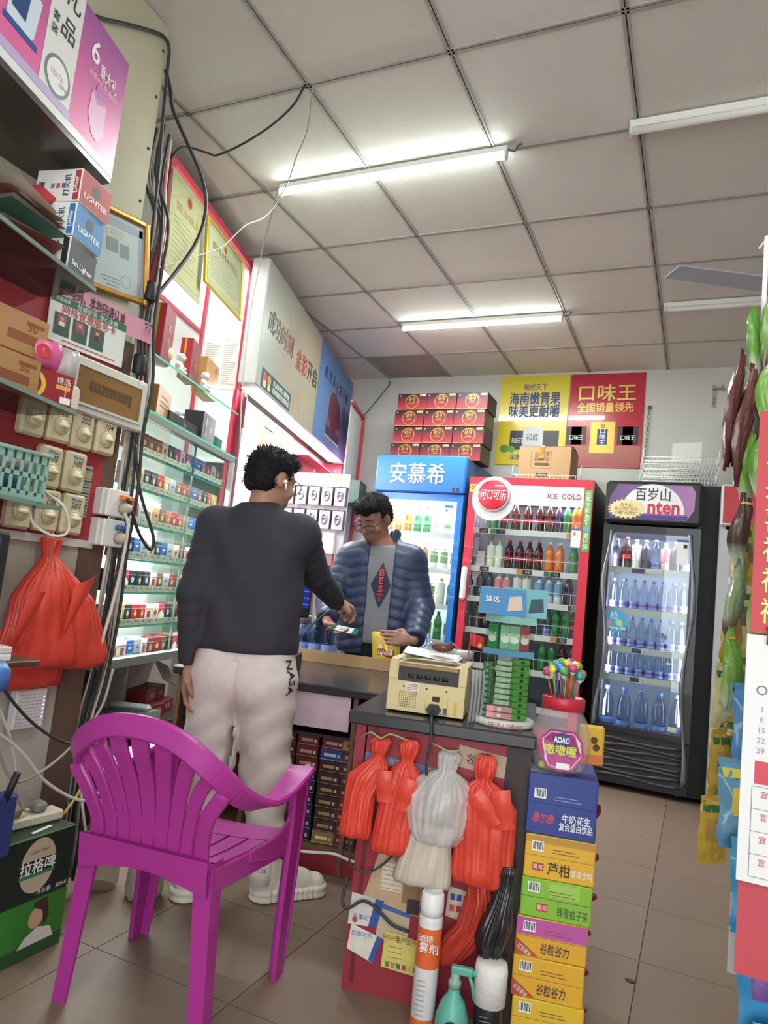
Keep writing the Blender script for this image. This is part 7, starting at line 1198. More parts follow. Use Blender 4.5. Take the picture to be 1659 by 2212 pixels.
# ------------------------------------------------------------------ customer (seen from behind)
mz = empty('person', (-1.48, 2.17, 0), 0, 'person in black sweater and white trousers seen from behind at the counter', 'person'); mz_inv = Vector((-1.48, 2.17, 0))
def settle(o): o.location = -mz_inv; return o
fb_ = np.array((-.309, .951, 0)); rt = np.array((.951, .309, 0)); up = np.array((0, 0, 1.))
J = dict(pel=V3(-1.485, 2.165, .84), chest=V3(-1.50, 2.16, 1.2), nb=V3(-1.50, 2.155, 1.375), hd=V3(-1.485, 2.185, 1.495), sL=V3(-1.655, 2.112, 1.305), eL=V3(-1.637, 2.015, 1.05), wL=V3(-1.64, 2.055, .80), sR=V3(-1.345, 2.215, 1.305), eR=V3(-1.385, 2.42, 1.165), wR=V3(-1.425, 2.69, 1.07), hL=V3(-1.57, 2.135, .80), hR=V3(-1.40, 2.195, .80), kL=V3(-1.56, 2.12, .46), kR=V3(-1.395, 2.245, .45), aL=V3(-1.575, 2.105, .09), aR=V3(-1.365, 2.25, .09))
hr, hf, hu = frame((.30, .93, -.20))
v = Vol((-1.78, 1.9, .02), (-1.15, 2.92, 1.66), .0055)
head(v, J['hd'], hr, hf, hu); v.cone(J['nb'] - up * .02, .05, J['hd'] - up * .03 - hf * .015, .05, .03)
v.cone(J['chest'] - rt * .07, .08, J['chest'] + rt * .07, .08, .05); v.cone(J['chest'], .09, J['pel'], .09, .06); v.cone(J['nb'] - up * .07, .045, J['sL'] - up * .02, .04, .04); v.cone(J['nb'] - up * .07, .045, J['sR'] - up * .02, .04, .04)
for a, b, c, w in (('sL', 'eL', 'wL', 0), ('sR', 'eR', 'wR', 0)): v.cone(J[a], .045, J[b], .036, .02); v.cone(J[b], .036, J[c], .025, .015)
for a, b, c in (('hL', 'kL', 'aL'), ('hR', 'kR', 'aR')): v.cone(J[a], .072, J[b], .05, .03); v.cone(J[b], .05, J[c], .034, .02)
v.cone(J['aL'], .034, J['aL'] + V3(.02, .07, -.04), .026, .02); v.cone(J['aR'], .034, J['aR'] + V3(.05, .07, -.04), .026, .02)
hand(v, J['wL'] - up * .01, (.02, .03, -1), (.95, .2, 0), 1, (.5, .55, .6, .65)); hand(v, J['wR'] + V3(-.0, .015, -.004), (.18, .93, -.25), (-.25, -.1, -1), -1, (.95, 1.2, 1.3, 1.35), thumb=.9)
settle(v.mesh('body', m_skin, mz, 1))
# sweater
m_knit = mat('#2e2c35', .85, noise=.1, ns=300, bump=.12, bs=500)
v = Vol((-1.85, 1.86, .78), (-1.15, 2.85, 1.48), .0075); fo = folds(.005, 26, 1)
for t_ in np.linspace(0, 1, 9):
    z = .885 + t_ * .37; hw = .135 + .02 * t_ - .012 * math.sin(t_ * 3.1); dp = .127 - .022 * t_ + .006 * math.sin(3 * t_); c = np.array((-1.487 - .012 * t_, 2.165 - .004 * t_, z)); v.cone(c - rt * (hw - .075), dp - .004, c + rt * (hw - .075), dp - .004, .05, fo, flat=(up, .75))
v.cone(J['nb'] - up * .04, .068, J['nb'] + up * .02 + hf * .004, .06, .03); v.cone(J['nb'] - up * .05, .07, J['sL'], .062, .05); v.cone(J['nb'] - up * .05, .07, J['sR'], .062, .05)
fs_ = lambda sd: (lambda t, X, Y, Z: .0022 * np.sin(30 * t + 25 * X + sd) * np.sin(7 * Z + sd + 14 * Y))
for a, b, c, sd in (('sL', 'eL', 'wL', 0), ('sR', 'eR', 'wR', 2)): v.cone(J[a], .068, J[b], .058, .035, fs_(sd)); v.cone(J[b], .058, J[c], .045, .012, fs_(sd + 1))
v.half(lambda X, Y, Z: np.where((X * .835 + Y * .55 + .0117 < -.215) & (np.hypot(X + 1.64, Y - 2.04) < .075), -1, .862 + .004 * np.sin(9 * X) - Z)); v.half(lambda X, Y, Z: .795 - Z)
v.half(lambda X, Y, Z: Y - 2.70 + (Z - 1.06) * .2)
v.half(lambda X, Y, Z: (Z - J['nb'][2] - .03) - .15 * ((X - J['nb'][0]) * hf[0] + (Y - J['nb'][1]) * hf[1]))
settle(v.mesh('sweater', m_knit, mz, 2))
# trousers
m_tr = mat('#d4cac3', .8, noise=.04, ns=40, bump=.1, bs=350)
v = Vol((-1.80, 1.9, .10), (-1.15, 2.5, .95), .0065)
def tf(sd): return lambda t, X, Y, Z: .007 * np.sin(24 * Z + 30 * (X * .8 + Y * .5) * (1 if sd else -1) + 2.2 * np.sin(9 * Z + sd)) * (.3 + .7 * t) * (.5 + .5 * np.sin(17 * (X - Y) + 5 * Z + sd)) + .003 * np.sin(60 * Z - 50 * X + sd)
for t_ in np.linspace(0, 1, 5): z = .74 + t_ * .16; c = np.array((-1.487, 2.167, z)); v.cone(c - rt * .058, .114 - .014 * t_, c + rt * .058, .114 - .014 * t_, .05, lambda t, X, Y, Z: .003 * np.sin(24 * Z + 20 * X), flat=(up, .8))
for a, b, c, sd in (('hL', 'kL', 'aL', 0), ('hR', 'kR', 'aR', 3)):
    A, B, C_ = J[a].copy(), J[b], J[c]; A[2] = .76; v.cone(A, .106, B, .087, .04, tf(sd)); v.cone(B, .087, C_ + V3(0, 0, .11), .066, .03, tf(sd + 1)); v.cone(C_ + V3(0, 0, .12), .068, C_ + V3(0, 0, .095), .056, .012)
sl, X, Y, Z = v.sub(v.lo, v.lo + v.n * v.h); ln = (X + 1.487) * rt[0] + (Y - 2.167) * rt[1]; v.f[sl] = np.maximum(v.f[sl], np.where(Z < .60, .006 - np.abs(ln + .004), -1)); v.f[sl] = v.f[sl] + .009 * np.exp(-(ln / .012) ** 2) * (Z > .6) * (Z < .84)
tr = settle(v.mesh('trousers', m_tr, mz, 2)); TV = v
def press_text(vol, obj, d, M, off=.003):
    """lay a flat lettering mesh onto a clothing surface"""
    me = obj.data.copy(); obj.data = me; P = np.array([tuple(M @ vv.co) for vv in me.vertices]); Q = vol.press(P, d, off)
    for vv, q in zip(me.vertices, Q): vv.co = Vector(q)
    obj.matrix_basis = Matrix.Identity(4)
tx = text(tr, 'NASA', 1, (0, 0, 0), mat('#26242a', .6), bold=.02); rv = Vector((.83, .55, 0)); b0 = Vector((-1.487 + .951 * .3 + .309 * .05, 2.167 + .309 * .3 - .951 * .05, .79)); sc = .04
# letters run down the outer seam, facing the outside of the leg
Mx = Matrix(((0, -.309 * sc, 0, b0.x), (0, .951 * sc, 0, b0.y), (-1.2 * sc, 0, 0, b0.z), (0, 0, 0, 1))); press_text(TV, tx, (-.951, -.309, 0), Mx, .005)
# hair
v = Vol((-1.62, 2.04, 1.36), (-1.36, 2.34, 1.66), .0045); P = lambda x, y, z: J['hd'] + hr * x + hf * y + hu * z; Rm = np.array([hr, hf, hu])
tuft = lambda X, Y, Z: .0022 * np.sin(330 * X + 3 * np.sin(60 * Z)) * np.sin(310 * Y + 3 * np.sin(70 * X)) + .0012 * np.sin(120 * Z + 60 * X)
v.ell(P(0, -.012, .038), (.083, .098, .088), Rm, .01, disp=tuft); v.ell(P(0, -.045, -.01), (.07, .058, .07), Rm, .02, disp=tuft); v.ell(P(.0, .04, .085), (.062, .05, .03), Rm, .03, disp=tuft)
def spikes(hair, c, r_, f_, u_, seed, n=700):
    """short strands breaking up the hair outline"""
    rg = np.random.RandomState(seed); me = hair.data; co = np.empty(len(me.vertices) * 3, np.float32); me.vertices.foreach_get('co', co); co = co.reshape(-1, 3); no = np.empty(len(me.vertices) * 3, np.float32); me.vertices.foreach_get('normal', no); no = no.reshape(-1, 3); rel = co - np.array(c); out = (rel / np.linalg.norm(rel, axis=1)[:, None] * no).sum(1)
    ok = np.where((out > .55) & (rel @ u_ > -.04))[0]; b = MB()
    for i in rg.choice(ok, min(n, len(ok)), False):
        p = co[i]; nn_ = no[i]; hgt = float(rel[i] @ u_); t_ = f_ * .5 + u_ * -.25 + rg.normal(0, .35, 3); t_ = t_ - nn_ * (t_ @ nn_); d_ = nn_ * (.35 + .5 * max(0, hgt / .12)) + t_; d_ = d_ / np.linalg.norm(d_); L_ = rg.uniform(.008, .02); b.tube([tuple(p - nn_ * .002), tuple(p + d_ * L_ * .6), tuple(p + d_ * L_ + nn_ * .001)], [.0016, .0012, .0003], m_hair, 3, caps=False)
    o = b.build('hair_strands', hair); o['kind'] = 'stuff'
def hcut(X, Y, Z):
    x = (X - J['hd'][0]) * hr[0] + (Y - J['hd'][1]) * hr[1]; y = (X - J['hd'][0]) * hf[0] + (Y - J['hd'][1]) * hf[1] + (Z - J['hd'][2]) * hf[2]; z = (X - J['hd'][0]) * hu[0] + (Y - J['hd'][1]) * hu[1] + (Z - J['hd'][2]) * hu[2]
    face = np.minimum(y - .035, .055 - z); ear = .032 - np.hypot(y + .004, z + .005); low = np.minimum(-z - .02, y + .012); nape = -z - .062; return np.maximum(np.maximum(face, np.where(np.abs(x) > .05, ear, -1)), np.maximum(low, nape))
v.half(hcut); hair1 = settle(v.mesh('hair', m_hair, mz, 1)); spikes(hair1, J['hd'], hr, hf, hu, 3)
# glasses and earbud on the visible side
g = MB(); fk_ = mat('#3a3a40', .35, .5); L3 = lambda p: tuple(Vector(p) - mz_inv)
for s_ in (-1, 1):
    g.tube([L3(P(s_ * .077, .0, .012)), L3(P(s_ * .076, .05, .014)), L3(P(s_ * .068, .098, .012))], .0018, fk_, 6); g.tube([L3(P(s_ * .037 + .028 * math.cos(a), .102 - .004 * abs(math.cos(a)), -.002 + .02 * math.sin(a))) for a in [i * PI / 8 for i in range(16)]], .0016, fk_, 5, closed=True)
g.tube([L3(P(-.009, .103, .004)), L3(P(.009, .103, .004))], .0016, fk_, 5); g.build('glasses', mz)
g = MB(); g.ball(L3(P(.083, .004, -.008)), .0085, m_white, 10, 8); g.tube([L3(P(.084, .004, -.01)), L3(P(.084, .016, -.034))], .0042, m_white, 8); g.build('earbud', mz)
# shoes and socks
def shoe(name, heel, d, parent, off):
    d = np.array((d[0], d[1], 0.)); d /= np.linalg.norm(d); r_ = np.array((d[1], -d[0], 0)); H = np.array((heel[0], heel[1], 0.)); P2 = lambda a, b, c: H + d * a + r_ * b + up * c
    v = Vol(H - .12 + np.array((0, 0, .12)), H + .12 + d * .2 + np.array((.08, .08, .05)), .004); lo = np.minimum(H, H + d * .3) - .08; lo[2] = -.004; hi = np.maximum(H, H + d * .3) + .08; hi[2] = .17; v = Vol(lo, hi, .004)
    v.cone(P2(.05, 0, .05), .042, P2(.235, 0, .035), .04, .02); v.cone(P2(.04, 0, .06), .04, P2(.05, 0, .115), .043, .02); v.cone(P2(.08, 0, .095), .035, P2(.18, 0, .06), .034, .02)
    v.half(lambda X, Y, Z: .032 - Z); up_ = v.mesh('shoe', mat('#cfc8bb', .6, noise=.04, ns=20), parent, 2); up_.location = off
    v = Vol(lo, hi, .004); v.cone(P2(.045, 0, .02), .052, P2(.235, 0, .018), .05, .01, lambda t, X, Y, Z: .0025 * np.sin(240 * Z) + .003 * np.sin(60 * t)); v.half(lambda X, Y, Z: np.maximum(-Z + .001, Z - .042 - .012 * np.exp(-(((X - H[0]) * d[0] + (Y - H[1]) * d[1]) / .07) ** 2))); so = v.mesh('sole', mat('#d6d1c2', .6), up_, 1)
    for k in range(5):
        g = MB(); a = .1 + k * .025; g.tube([tuple(P2(a, -.028, .098 - k * .008)), tuple(P2(a + .008, 0, .118 - k * .012)), tuple(P2(a, .028, .098 - k * .008))], .0032, m_white, 6); g.build('lace', up_)
    return up_
shoe('shoe', (-1.385, 2.235), (.15, .19), mz, -mz_inv); shoe('shoe', (-1.575, 2.06), (.0, 1.0), mz, -mz_inv)
for a in ('aL', 'aR'):
    g = MB(); A = J[a]; g.lathe([(.044, .06), (.043, .12), (.041, .17), (.043, .2)], mat('#d9d4cc', .8), 18, M=T(A[0] + 1.48, A[1] - 2.17, 0)); sk = g.build('sock', mz)
    if a == 'aR':
        for t_, z, c in (('-UP-', .155, '#2a2430'), ('HT', .135, '#8a2a34'), ('USE', .115, '#8a2a34')): text(sk, t_, .018, (A[0] + 1.48 + .025, A[1] - 2.17 - .037, z), mat(c, .6), rot=(PI / 2, 0, .55))
# ------------------------------------------------------------------ cashier
cz = empty('person', (-1.62, 3.60, 0), 0, 'person in open blue quilted jacket behind the counter looking down at a phone', 'person'); mz_inv = Vector((-1.62, 3.60, 0))
HS = 1.12
K = dict(pel=V3(-1.62, 3.62, .84), chest=V3(-1.63, 3.60, 1.2), nb=V3(-1.64, 3.59, 1.39), hd=V3(-1.672, 3.515, 1.522), sR=V3(-1.797, 3.535, 1.295), eR=V3(-1.85, 3.43, 1.04), wR=V3(-1.765, 3.265, .945), sL=V3(-1.475, 3.64, 1.312), eL=V3(-1.395, 3.64, 1.06), wL=V3(-1.322, 3.405, .893), hR=V3(-1.71, 3.60, .8), hL=V3(-1.54, 3.64, .8), kR=V3(-1.71, 3.58, .45), kL=V3(-1.54, 3.62, .45), aR=V3(-1.71, 3.60, .08), aL=V3(-1.54, 3.64, .08))
rt2 = (K['sL'] - K['sR']).astype(float); rt2[2] = 0; rt2 /= np.linalg.norm(rt2); fw2 = np.array((rt2[1], -rt2[0], 0))
hr, hf, hu = frame((-.14, -.84, -.52)); m_skin2 = mat('#96695a', .55, noise=.05, ns=14)
v = Vol((-1.98, 3.05, .02), (-1.2, 3.82, 1.68), .0055); head(v, K['hd'], hr, hf, hu, HS); v.cone(K['nb'] - up * .02, .055, K['hd'] - up * .03 + V3(.01, .03, 0), .05, .03)
v.cone(K['chest'] - rt2 * .07, .085, K['chest'] + rt2 * .07, .085, .05); v.cone(K['chest'], .1, K['pel'], .1, .06); v.cone(K['nb'] - up * .03, .05, K['sL'], .045, .05); v.cone(K['nb'] - up * .03, .05, K['sR'], .045, .05)
for a, b, c in (('sL', 'eL', 'wL'), ('sR', 'eR', 'wR')): v.cone(K[a], .045, K[b], .036, .02); v.cone(K[b], .036, K[c], .026, .015)
for a, b, c in (('hL', 'kL', 'aL'), ('hR', 'kR', 'aR')): v.cone(K[a], .075, K[b], .052, .03); v.cone(K[b], .052, K[c], .036, .02); v.cone(K[c], .036, K[c] + V3(.03, -.12, -.035), .028, .02)
hand(v, K['wR'] + V3(.008, -.012, -.008), (.85, -.35, -.42), (.25, -.15, .95), 1, (.35, .4, .45, .5), thumb=.5); hand(v, K['wL'] + V3(-.01, -.015, -.003), (-.84, -.53, .05), (-.5, .8, -.25), -1, (.3, .35, .4, .45), thumb=.7)
cbody = settle(v.mesh('body', m_skin2, cz, 1))
# t-shirt
m_tee = mat('#76767b', .85, noise=.08, ns=200, bump=.1, bs=300); v = Vol((-1.85, 3.42, .76), (-1.4, 3.78, 1.47), .007)
for t_ in np.linspace(0, 1, 8):
    z = .83 + t_ * .47; c = np.array((-1.622 - .008 * t_, 3.605 - .004 * t_, z)); v.cone(c - rt2 * .07, .112, c + rt2 * .07, .112, .05, lambda t, X, Y, Z: .003 * np.sin(20 * Z + 14 * X), flat=(up, .8))
v.cone(K['nb'] - up * .03, .075, K['nb'] + fw2 * .012 + up * .005, .068, .03); v.cone(K['nb'] - up * .05, .07, K['sL'], .05, .05); v.cone(K['nb'] - up * .05, .07, K['sR'], .05, .05); v.half(lambda X, Y, Z: .835 - Z); v.half(lambda X, Y, Z: Z - 1.40 - .35 * ((X - K['nb'][0]) * -fw2[0] + (Y - K['nb'][1]) * -fw2[1])); tee = settle(v.mesh('t_shirt', m_tee, cz, 2))
def on_tee(pts, m, name, off=.004):
    b0 = np.array((-1.622, 3.605, 0)) + fw2 * .25; P_ = np.array([b0 + rt2 * x + up * z for x, z in pts]); return v.press(P_, -fw2, off)
N_ = 12; dm = []
for j in range(2 * N_ + 1):
    t_ = j / N_ - 1; w_ = .055 * (1 - abs(t_)) + .0005
    for i in range(N_ + 1): dm.append((.005 + w_ * (2 * i / N_ - 1), 1.155 + .125 * t_))
Q = on_tee(dm, None, ''); b = MB(); b.add([tuple(q) for q in Q], [(j * (N_ + 1) + i, j * (N_ + 1) + i + 1, (j + 1) * (N_ + 1) + i + 1, (j + 1) * (N_ + 1) + i) for j in range(2 * N_) for i in range(N_)], mat('#262b45', .8), True); pr_ = b.build('diamond_print', tee)
for k, ch_ in enumerate('BEST'):
    tx = text(tee, ch_, 1, (0, 0, 0), mat('#c4453c', .7), bold=.03); sc = .052; cen = np.array((-1.622, 3.605, 0)) + fw2 * .25 + rt2 * .004 + up * (1.225 - k * .045)
    Mx = Matrix(((rt2[0] * sc, 0, 0, cen[0]), (rt2[1] * sc, 0, 0, cen[1]), (0, sc, 0, cen[2]), (0, 0, 0, 1))); press_text(v, tx, -fw2, Mx, .006)
# jacket
m_jk = mat('#222f50', .42, noise=.06, ns=20, bump=.15, bs=70); v = Vol((-2.02, 3.1, .70), (-1.2, 3.86, 1.52), .0065)
qt = lambda X, Y, Z: .0055 * np.abs(np.sin(PI * (Z + .03 * np.sin(9 * X)) / .056)) ** .7 - .003
for t_ in np.linspace(0, 1, 9):
    z = .80 + t_ * .50; c = np.array((-1.622 - .01 * t_, 3.612, z)); hw = .09 + .015 * t_; v.cone(c - rt2 * hw, .128, c + rt2 * hw, .128, .05, lambda t, X, Y, Z: qt(X, Y, Z), flat=(up, .75))
v.cone(K['nb'] - up * .045, .085, K['sL'], .072, .05); v.cone(K['nb'] - up * .045, .085, K['sR'], .072, .05)
qs = lambda n, sd: (lambda t, X, Y, Z:   .0055 * np.abs(np.sin(PI * n * t + .5 * np.sin(25 * X + sd))) ** .6 - .003)
for a, b_, c, sd in (('sL', 'eL', 'wL', 0), ('sR', 'eR', 'wR', 2)): v.cone(K[a], .08, K[b_], .076, .03, qs(6, sd)); v.cone(K[b_], .076, K[c], .054, .02, qs(5, sd))
for s_ in (-1, 1): v.cone(K['nb'] + rt2 * s_ * .074 - up * .04 + fw2 * .02, .03, K['nb'] + rt2 * s_ * .072 + up * .068 - fw2 * .005, .022, .02); v.cone(K['nb'] + rt2 * s_ * .07 + up * .055 - fw2 * .01, .024, K['nb'] + rt2 * s_ * .05 + up * .065 - fw2 * .055, .022, .02)
v.cone(K['nb'] + rt2 * .06 - fw2 * .05 + up * .0, .03, K['nb'] - rt2 * .06 - fw2 * .05 + up * .0, .03, .02); v.cone(K['nb'] + rt2 * .05 - fw2 * .055 + up * .03, .022, K['nb'] - rt2 * .05 - fw2 * .055 + up * .03, .022, .02)
def jopen(X, Y, Z):
    x = (X + 1.625) * rt2[0] + (Y - 3.605) * rt2[1]; y = (X + 1.625) * fw2[0] + (Y - 3.605) * fw2[1]; wl = -.075 + .025 * (1.4 - Z); wr = .065 + .0 * Z; arm = (np.hypot(X + 1.72, Y - 3.28) < .14) & (Z < 1.02) | (X > -1.45) & (Z < 1.1); return np.where(arm, -1, np.minimum(np.minimum(x - wl, wr - x), y - .01))
v.half(jopen)
v.half(lambda X, Y, Z: np.where((X > -1.44) & (Y < 3.56), -1, .775 - Z)); v.half(lambda X, Y, Z: np.where(np.hypot(X - K['nb'][0], Y - K['nb'][1]) < .058, Z - 1.3 + 1 * 0 + .0, -1))
for nm, sd in (('wL', 0), ('wR', 1)):
    w_ = K[nm]; e = K['e' + nm[1]]; d_ = (w_ - e).astype(float); d_ /= np.linalg.norm(d_); v.half(lambda X, Y, Z: (X - w_[0]) * d_[0] + (Y - w_[1]) * d_[1] + (Z - w_[2]) * d_[2] + .0, w_ - .09, w_ + .09)
settle(v.mesh('jacket', m_jk, cz, 1))
# trousers of the cashier
v = Vol((-1.9, 3.4, .05), (-1.35, 3.82, .9), .009)
v.cone(V3(-1.68, 3.61, .82), .11, V3(-1.57, 3.64, .82), .11, .05)
for a, b_, c in (('hL', 'kL', 'aL'), ('hR', 'kR', 'aR')): v.cone(K[a], .09, K[b_], .075, .03); v.cone(K[b_], .075, K[c], .06, .03)
settle(v.mesh('trousers', mat('#26262c', .8), cz, 2))
# hair
v = Vol((-1.83, 3.34, 1.39), (-1.52, 3.69, 1.7), .0045); P = lambda x, y, z: K['hd'] + (hr * x + hf * y + hu * z) * HS; Rm = np.array([hr, hf, hu])
v.ell(P(0, -.008, .04), np.array((.084, .1, .088)) * HS, Rm, .01, disp=tuft); v.ell(P(0, -.05, .0), np.array((.072, .055, .07)) * HS, Rm, .02, disp=tuft); v.ell(P(0, .05, .085), np.array((.07, .05, .034)) * HS, Rm, .02, disp=tuft)
def hcut2(X, Y, Z):
    d0, d1, d2 = (X - K['hd'][0]) / HS, (Y - K['hd'][1]) / HS, (Z - K['hd'][2]) / HS; x = d0 * hr[0] + d1 * hr[1] + d2 * hr[2]; y = d0 * hf[0] + d1 * hf[1] + d2 * hf[2]; z = d0 * hu[0] + d1 * hu[1] + d2 * hu[2]
    face = np.minimum(y - .03, .052 + .006 * np.sin(90 * x) - z); ear = .032 - np.hypot(y + .004, z + .005); low = np.minimum(-z - .005, y + .01); nape = -z - .062; return np.maximum(np.maximum(face, np.where(np.abs(x) > .05, ear, -1)), np.maximum(low, nape))
v.half(hcut2); hair2 = settle(v.mesh('hair', m_hair, cz, 1)); spikes(hair2, K['hd'], hr, hf, hu, 4)
g = MB(); fk_ = mat('#18181c', .35)
for s_ in (-1, 1):
    g.tube([L3(P(s_ * .077, .0, .008)), L3(P(s_ * .076, .05, .006)), L3(P(s_ * .066, .1, .0))], .0022, fk_, 6)
    g.tube([L3(P(s_ * .034 + .026 * math.copysign(abs(math.cos(a)) ** .6, math.cos(a)), .106 - .006 * abs(math.cos(a)), -.008 + .016 * math.copysign(abs(math.sin(a)) ** .7, math.sin(a)))) for a in [i * PI / 8 for i in range(16)]], .0022, fk_, 5, closed=True)
g.tube([L3(P(-.008, .109, -.002)), L3(P(.008, .109, -.002))], .0022, fk_, 5); g.build('glasses', cz)
for s_ in (-1, 1):
    g = MB(); g.tube([L3(P(s_ * (.014 + .011 * i), .0925 - .004 * (i / 3) ** 2, .026 + .004 * math.sin(i * .8))) for i in range(4)], [.0022, .0035, .003, .0015], mat('#1a161a', .6), 6); g.build('eyebrow', cz)
    g = MB(); g.tube([L3(P(s_ * (.02 + .008 * i), .0875 - .0015 * i, -.003 - .002 * math.sin(i * 1.5))) for i in range(4)], .0016, mat('#241c1c', .6), 5); g.build('eyelid_line', cz)
g = MB(); g.tube([L3(P(-.02 + .01 * i, .0895 + .0018 * math.sin(i * .78), -.068)) for i in range(5)], [.001, .0022, .0025, .0022, .001], mat('#7d4a46', .5), 6); g.build('lips', cz)
# phone and crisps bag held by the cashier
ph = empty('smartphone', (-1.635, 3.222, .912), 0, 'smartphone with a lit white screen held in the hand of the cashier', 'phone'); ph.rotation_euler = (.38, .10, .25)
b = MB(); b.bbox(-.075, .075, -.036, .036, -.008, 0, m_black, .004); b.build('body', ph); b = MB(); b.add([(-.07, -.032, .0006), (.07, -.032, .0006), (.07, .032, .0006), (-.07, .032, .0006)], [(0, 1, 2, 3)], emi('#2f9a78', .55)); b.add([(-.045, -.032, .001), (.045, -.032, .001), (.045, .032, .001), (-.045, .032, .001)], [(0, 1, 2, 3)], emi('#e8e8f2', .8)); b.build('screen', ph)
b = MB(); [b.add([(-.025, -.012 + k * .014, .0014), (.025 - .01 * k, -.012 + k * .014, .0014), (.025 - .01 * k, -.006 + k * .014, .0014), (-.025, -.006 + k * .014, .0014)], [(0, 1, 2, 3)], mat('#4a4a52', .5)) for k in range(2)]; b.build('screen_print', ph)
cb_ = empty('crisps_bag', (-1.452, 3.345, .726), A12 + .18, 'yellow crisps bag with red banner logo standing on the counter', 'crisps bag'); m_ylw = mat('#d3bb22', .28, coat=.4)
def bagpt(u, v_, s_): x = (u - .5) * (.142 + .02 * (v_ - .5)) ; return (x + .012 * (1 - v_), s_ * (.026 * (math.sin(PI * u) * math.sin(PI * min(1, max(0, v_)))) ** .5 + .002 * math.sin(19 * u + 7 * v_)), .186 * v_ + .006 * math.sin(3 * PI * u) * v_)
b = MB(); b.grid(lambda u, q: bagpt(u, q, -1), 14, 16, m_ylw); b.grid(lambda u, q: bagpt(u, q, 1), 14, 16, m_ylw); b.build('bag', cb_)
b = MB(); b.grid(lambda u, q: (lambda p: (p[0], p[1] - .0012, p[2]))(bagpt(.2 + .6 * u, .38 + .19 * q + .03 * math.sin(6 * u), -1)), 10, 4, mat('#a8242c', .35)); b.build('red_banner', cb_); b = MB()
b.grid(lambda u, q: (lambda p: (p[0], p[1] - .001, p[2]))(bagpt(.1 + .34 * u, .68 + .2 * q, -1)), 6, 5, mat('#cfa05a', .5)); b.grid(lambda u, q: (lambda p: (p[0], p[1] - .001, p[2]))(bagpt(.12 + .5 * u, .03 + .12 * q, -1)), 6, 4, mat('#c79a52', .5)); b.grid(lambda u, q: (lambda p: (p[0], p[1] - .0011, p[2]))(bagpt(.6 + .3 * u, .05 + .1 * q, -1)), 6, 4, mat('#4f7a3a', .5)); b.build('printed_crisps', cb_)
text(cb_, "Lay's乐事", .03, (.004, -.0285, .088), m_wtext, bold=.03, width=.075)
# ================================================================== RIGHT EDGE: fan, snack strips, calendar
fn = empty('ceiling_fan', (.42, 3.63, 2.72), 0, 'grey white ceiling fan, one blade reaching into view at the right', 'ceiling fan'); m_fan = mat('#a9acb6', .35)
b = MB(); b.lathe([(.02, .36), (.02, .1), (.09, .08), (.1, .03), (.09, -.02), (.04, -.04)], m_fan, 24); b.build('motor', fn); b = MB(); b.lathe([(.06, .36), (.05, .31), (.02, .3)], m_fan, 20); b.build('canopy', fn)
for k in range(3):
    a = math.radians(208) + k * 2 * PI / 3; M = rz(a); b = MB(M); ww = .06
    b.add([(.1, -.03, .0), (.1, .03, .01), (.17, -ww, .0), (.17, ww, .014), (.70, -ww * .85, .0), (.68, ww * .85, .014), (.1, -.03, .006), (.1, .03, .016), (.17, -ww, .006), (.17, ww, .02), (.70, -ww * .85, .006), (.68, ww * .85, .02)], [(0, 1, 3, 2), (2, 3, 5, 4), (6, 8, 9, 7), (8, 10, 11, 9), (4, 5, 11, 10), (0, 2, 8, 6), (2, 4, 10, 8), (1, 7, 9, 3), (3, 9, 11, 5), (0, 6, 7, 1)], m_fan); b.build('blade', fn)
sr = empty('snack_stand', (.22, 2.05, 0), 0, 'white wire stand hung with strips of snack bags at the right edge', 'display stand')
b = MB(); b.cyl((0, .12, 0), (0, .12, 2.2), .011, m_wire); b.build('post', sr); b = MB(); b.cyl((-.1, 0, 1.9), (-.1, 0, 2.2), .0065, m_wire); b.build('hook_rod', sr); b = MB(); b.tube([(.0 + .11 * math.cos(a), .06 + .11 * math.sin(a) * .6, 2.2) for a in [k * PI / 8 for k in range(16)]], .007, m_wire, 6, closed=True); b.build('ring', sr); b = MB(); b.tube([(-.1, 0, 2.19), (-.02, .02, 2.2), (.0, .12, 2.18)], .005, m_wire, 6); b.build('arm', sr)
b = MB(); b.bbox(-.1, .3, -.1, .3, 0, .02, mat('#dcdcda', .5), .006); b.build('base', sr)
b = MB(); b.box(-.12, .1, -.14, -.13, .35, .52, mat('#d6d4d2', .5)); b.build('white_plate', sr)
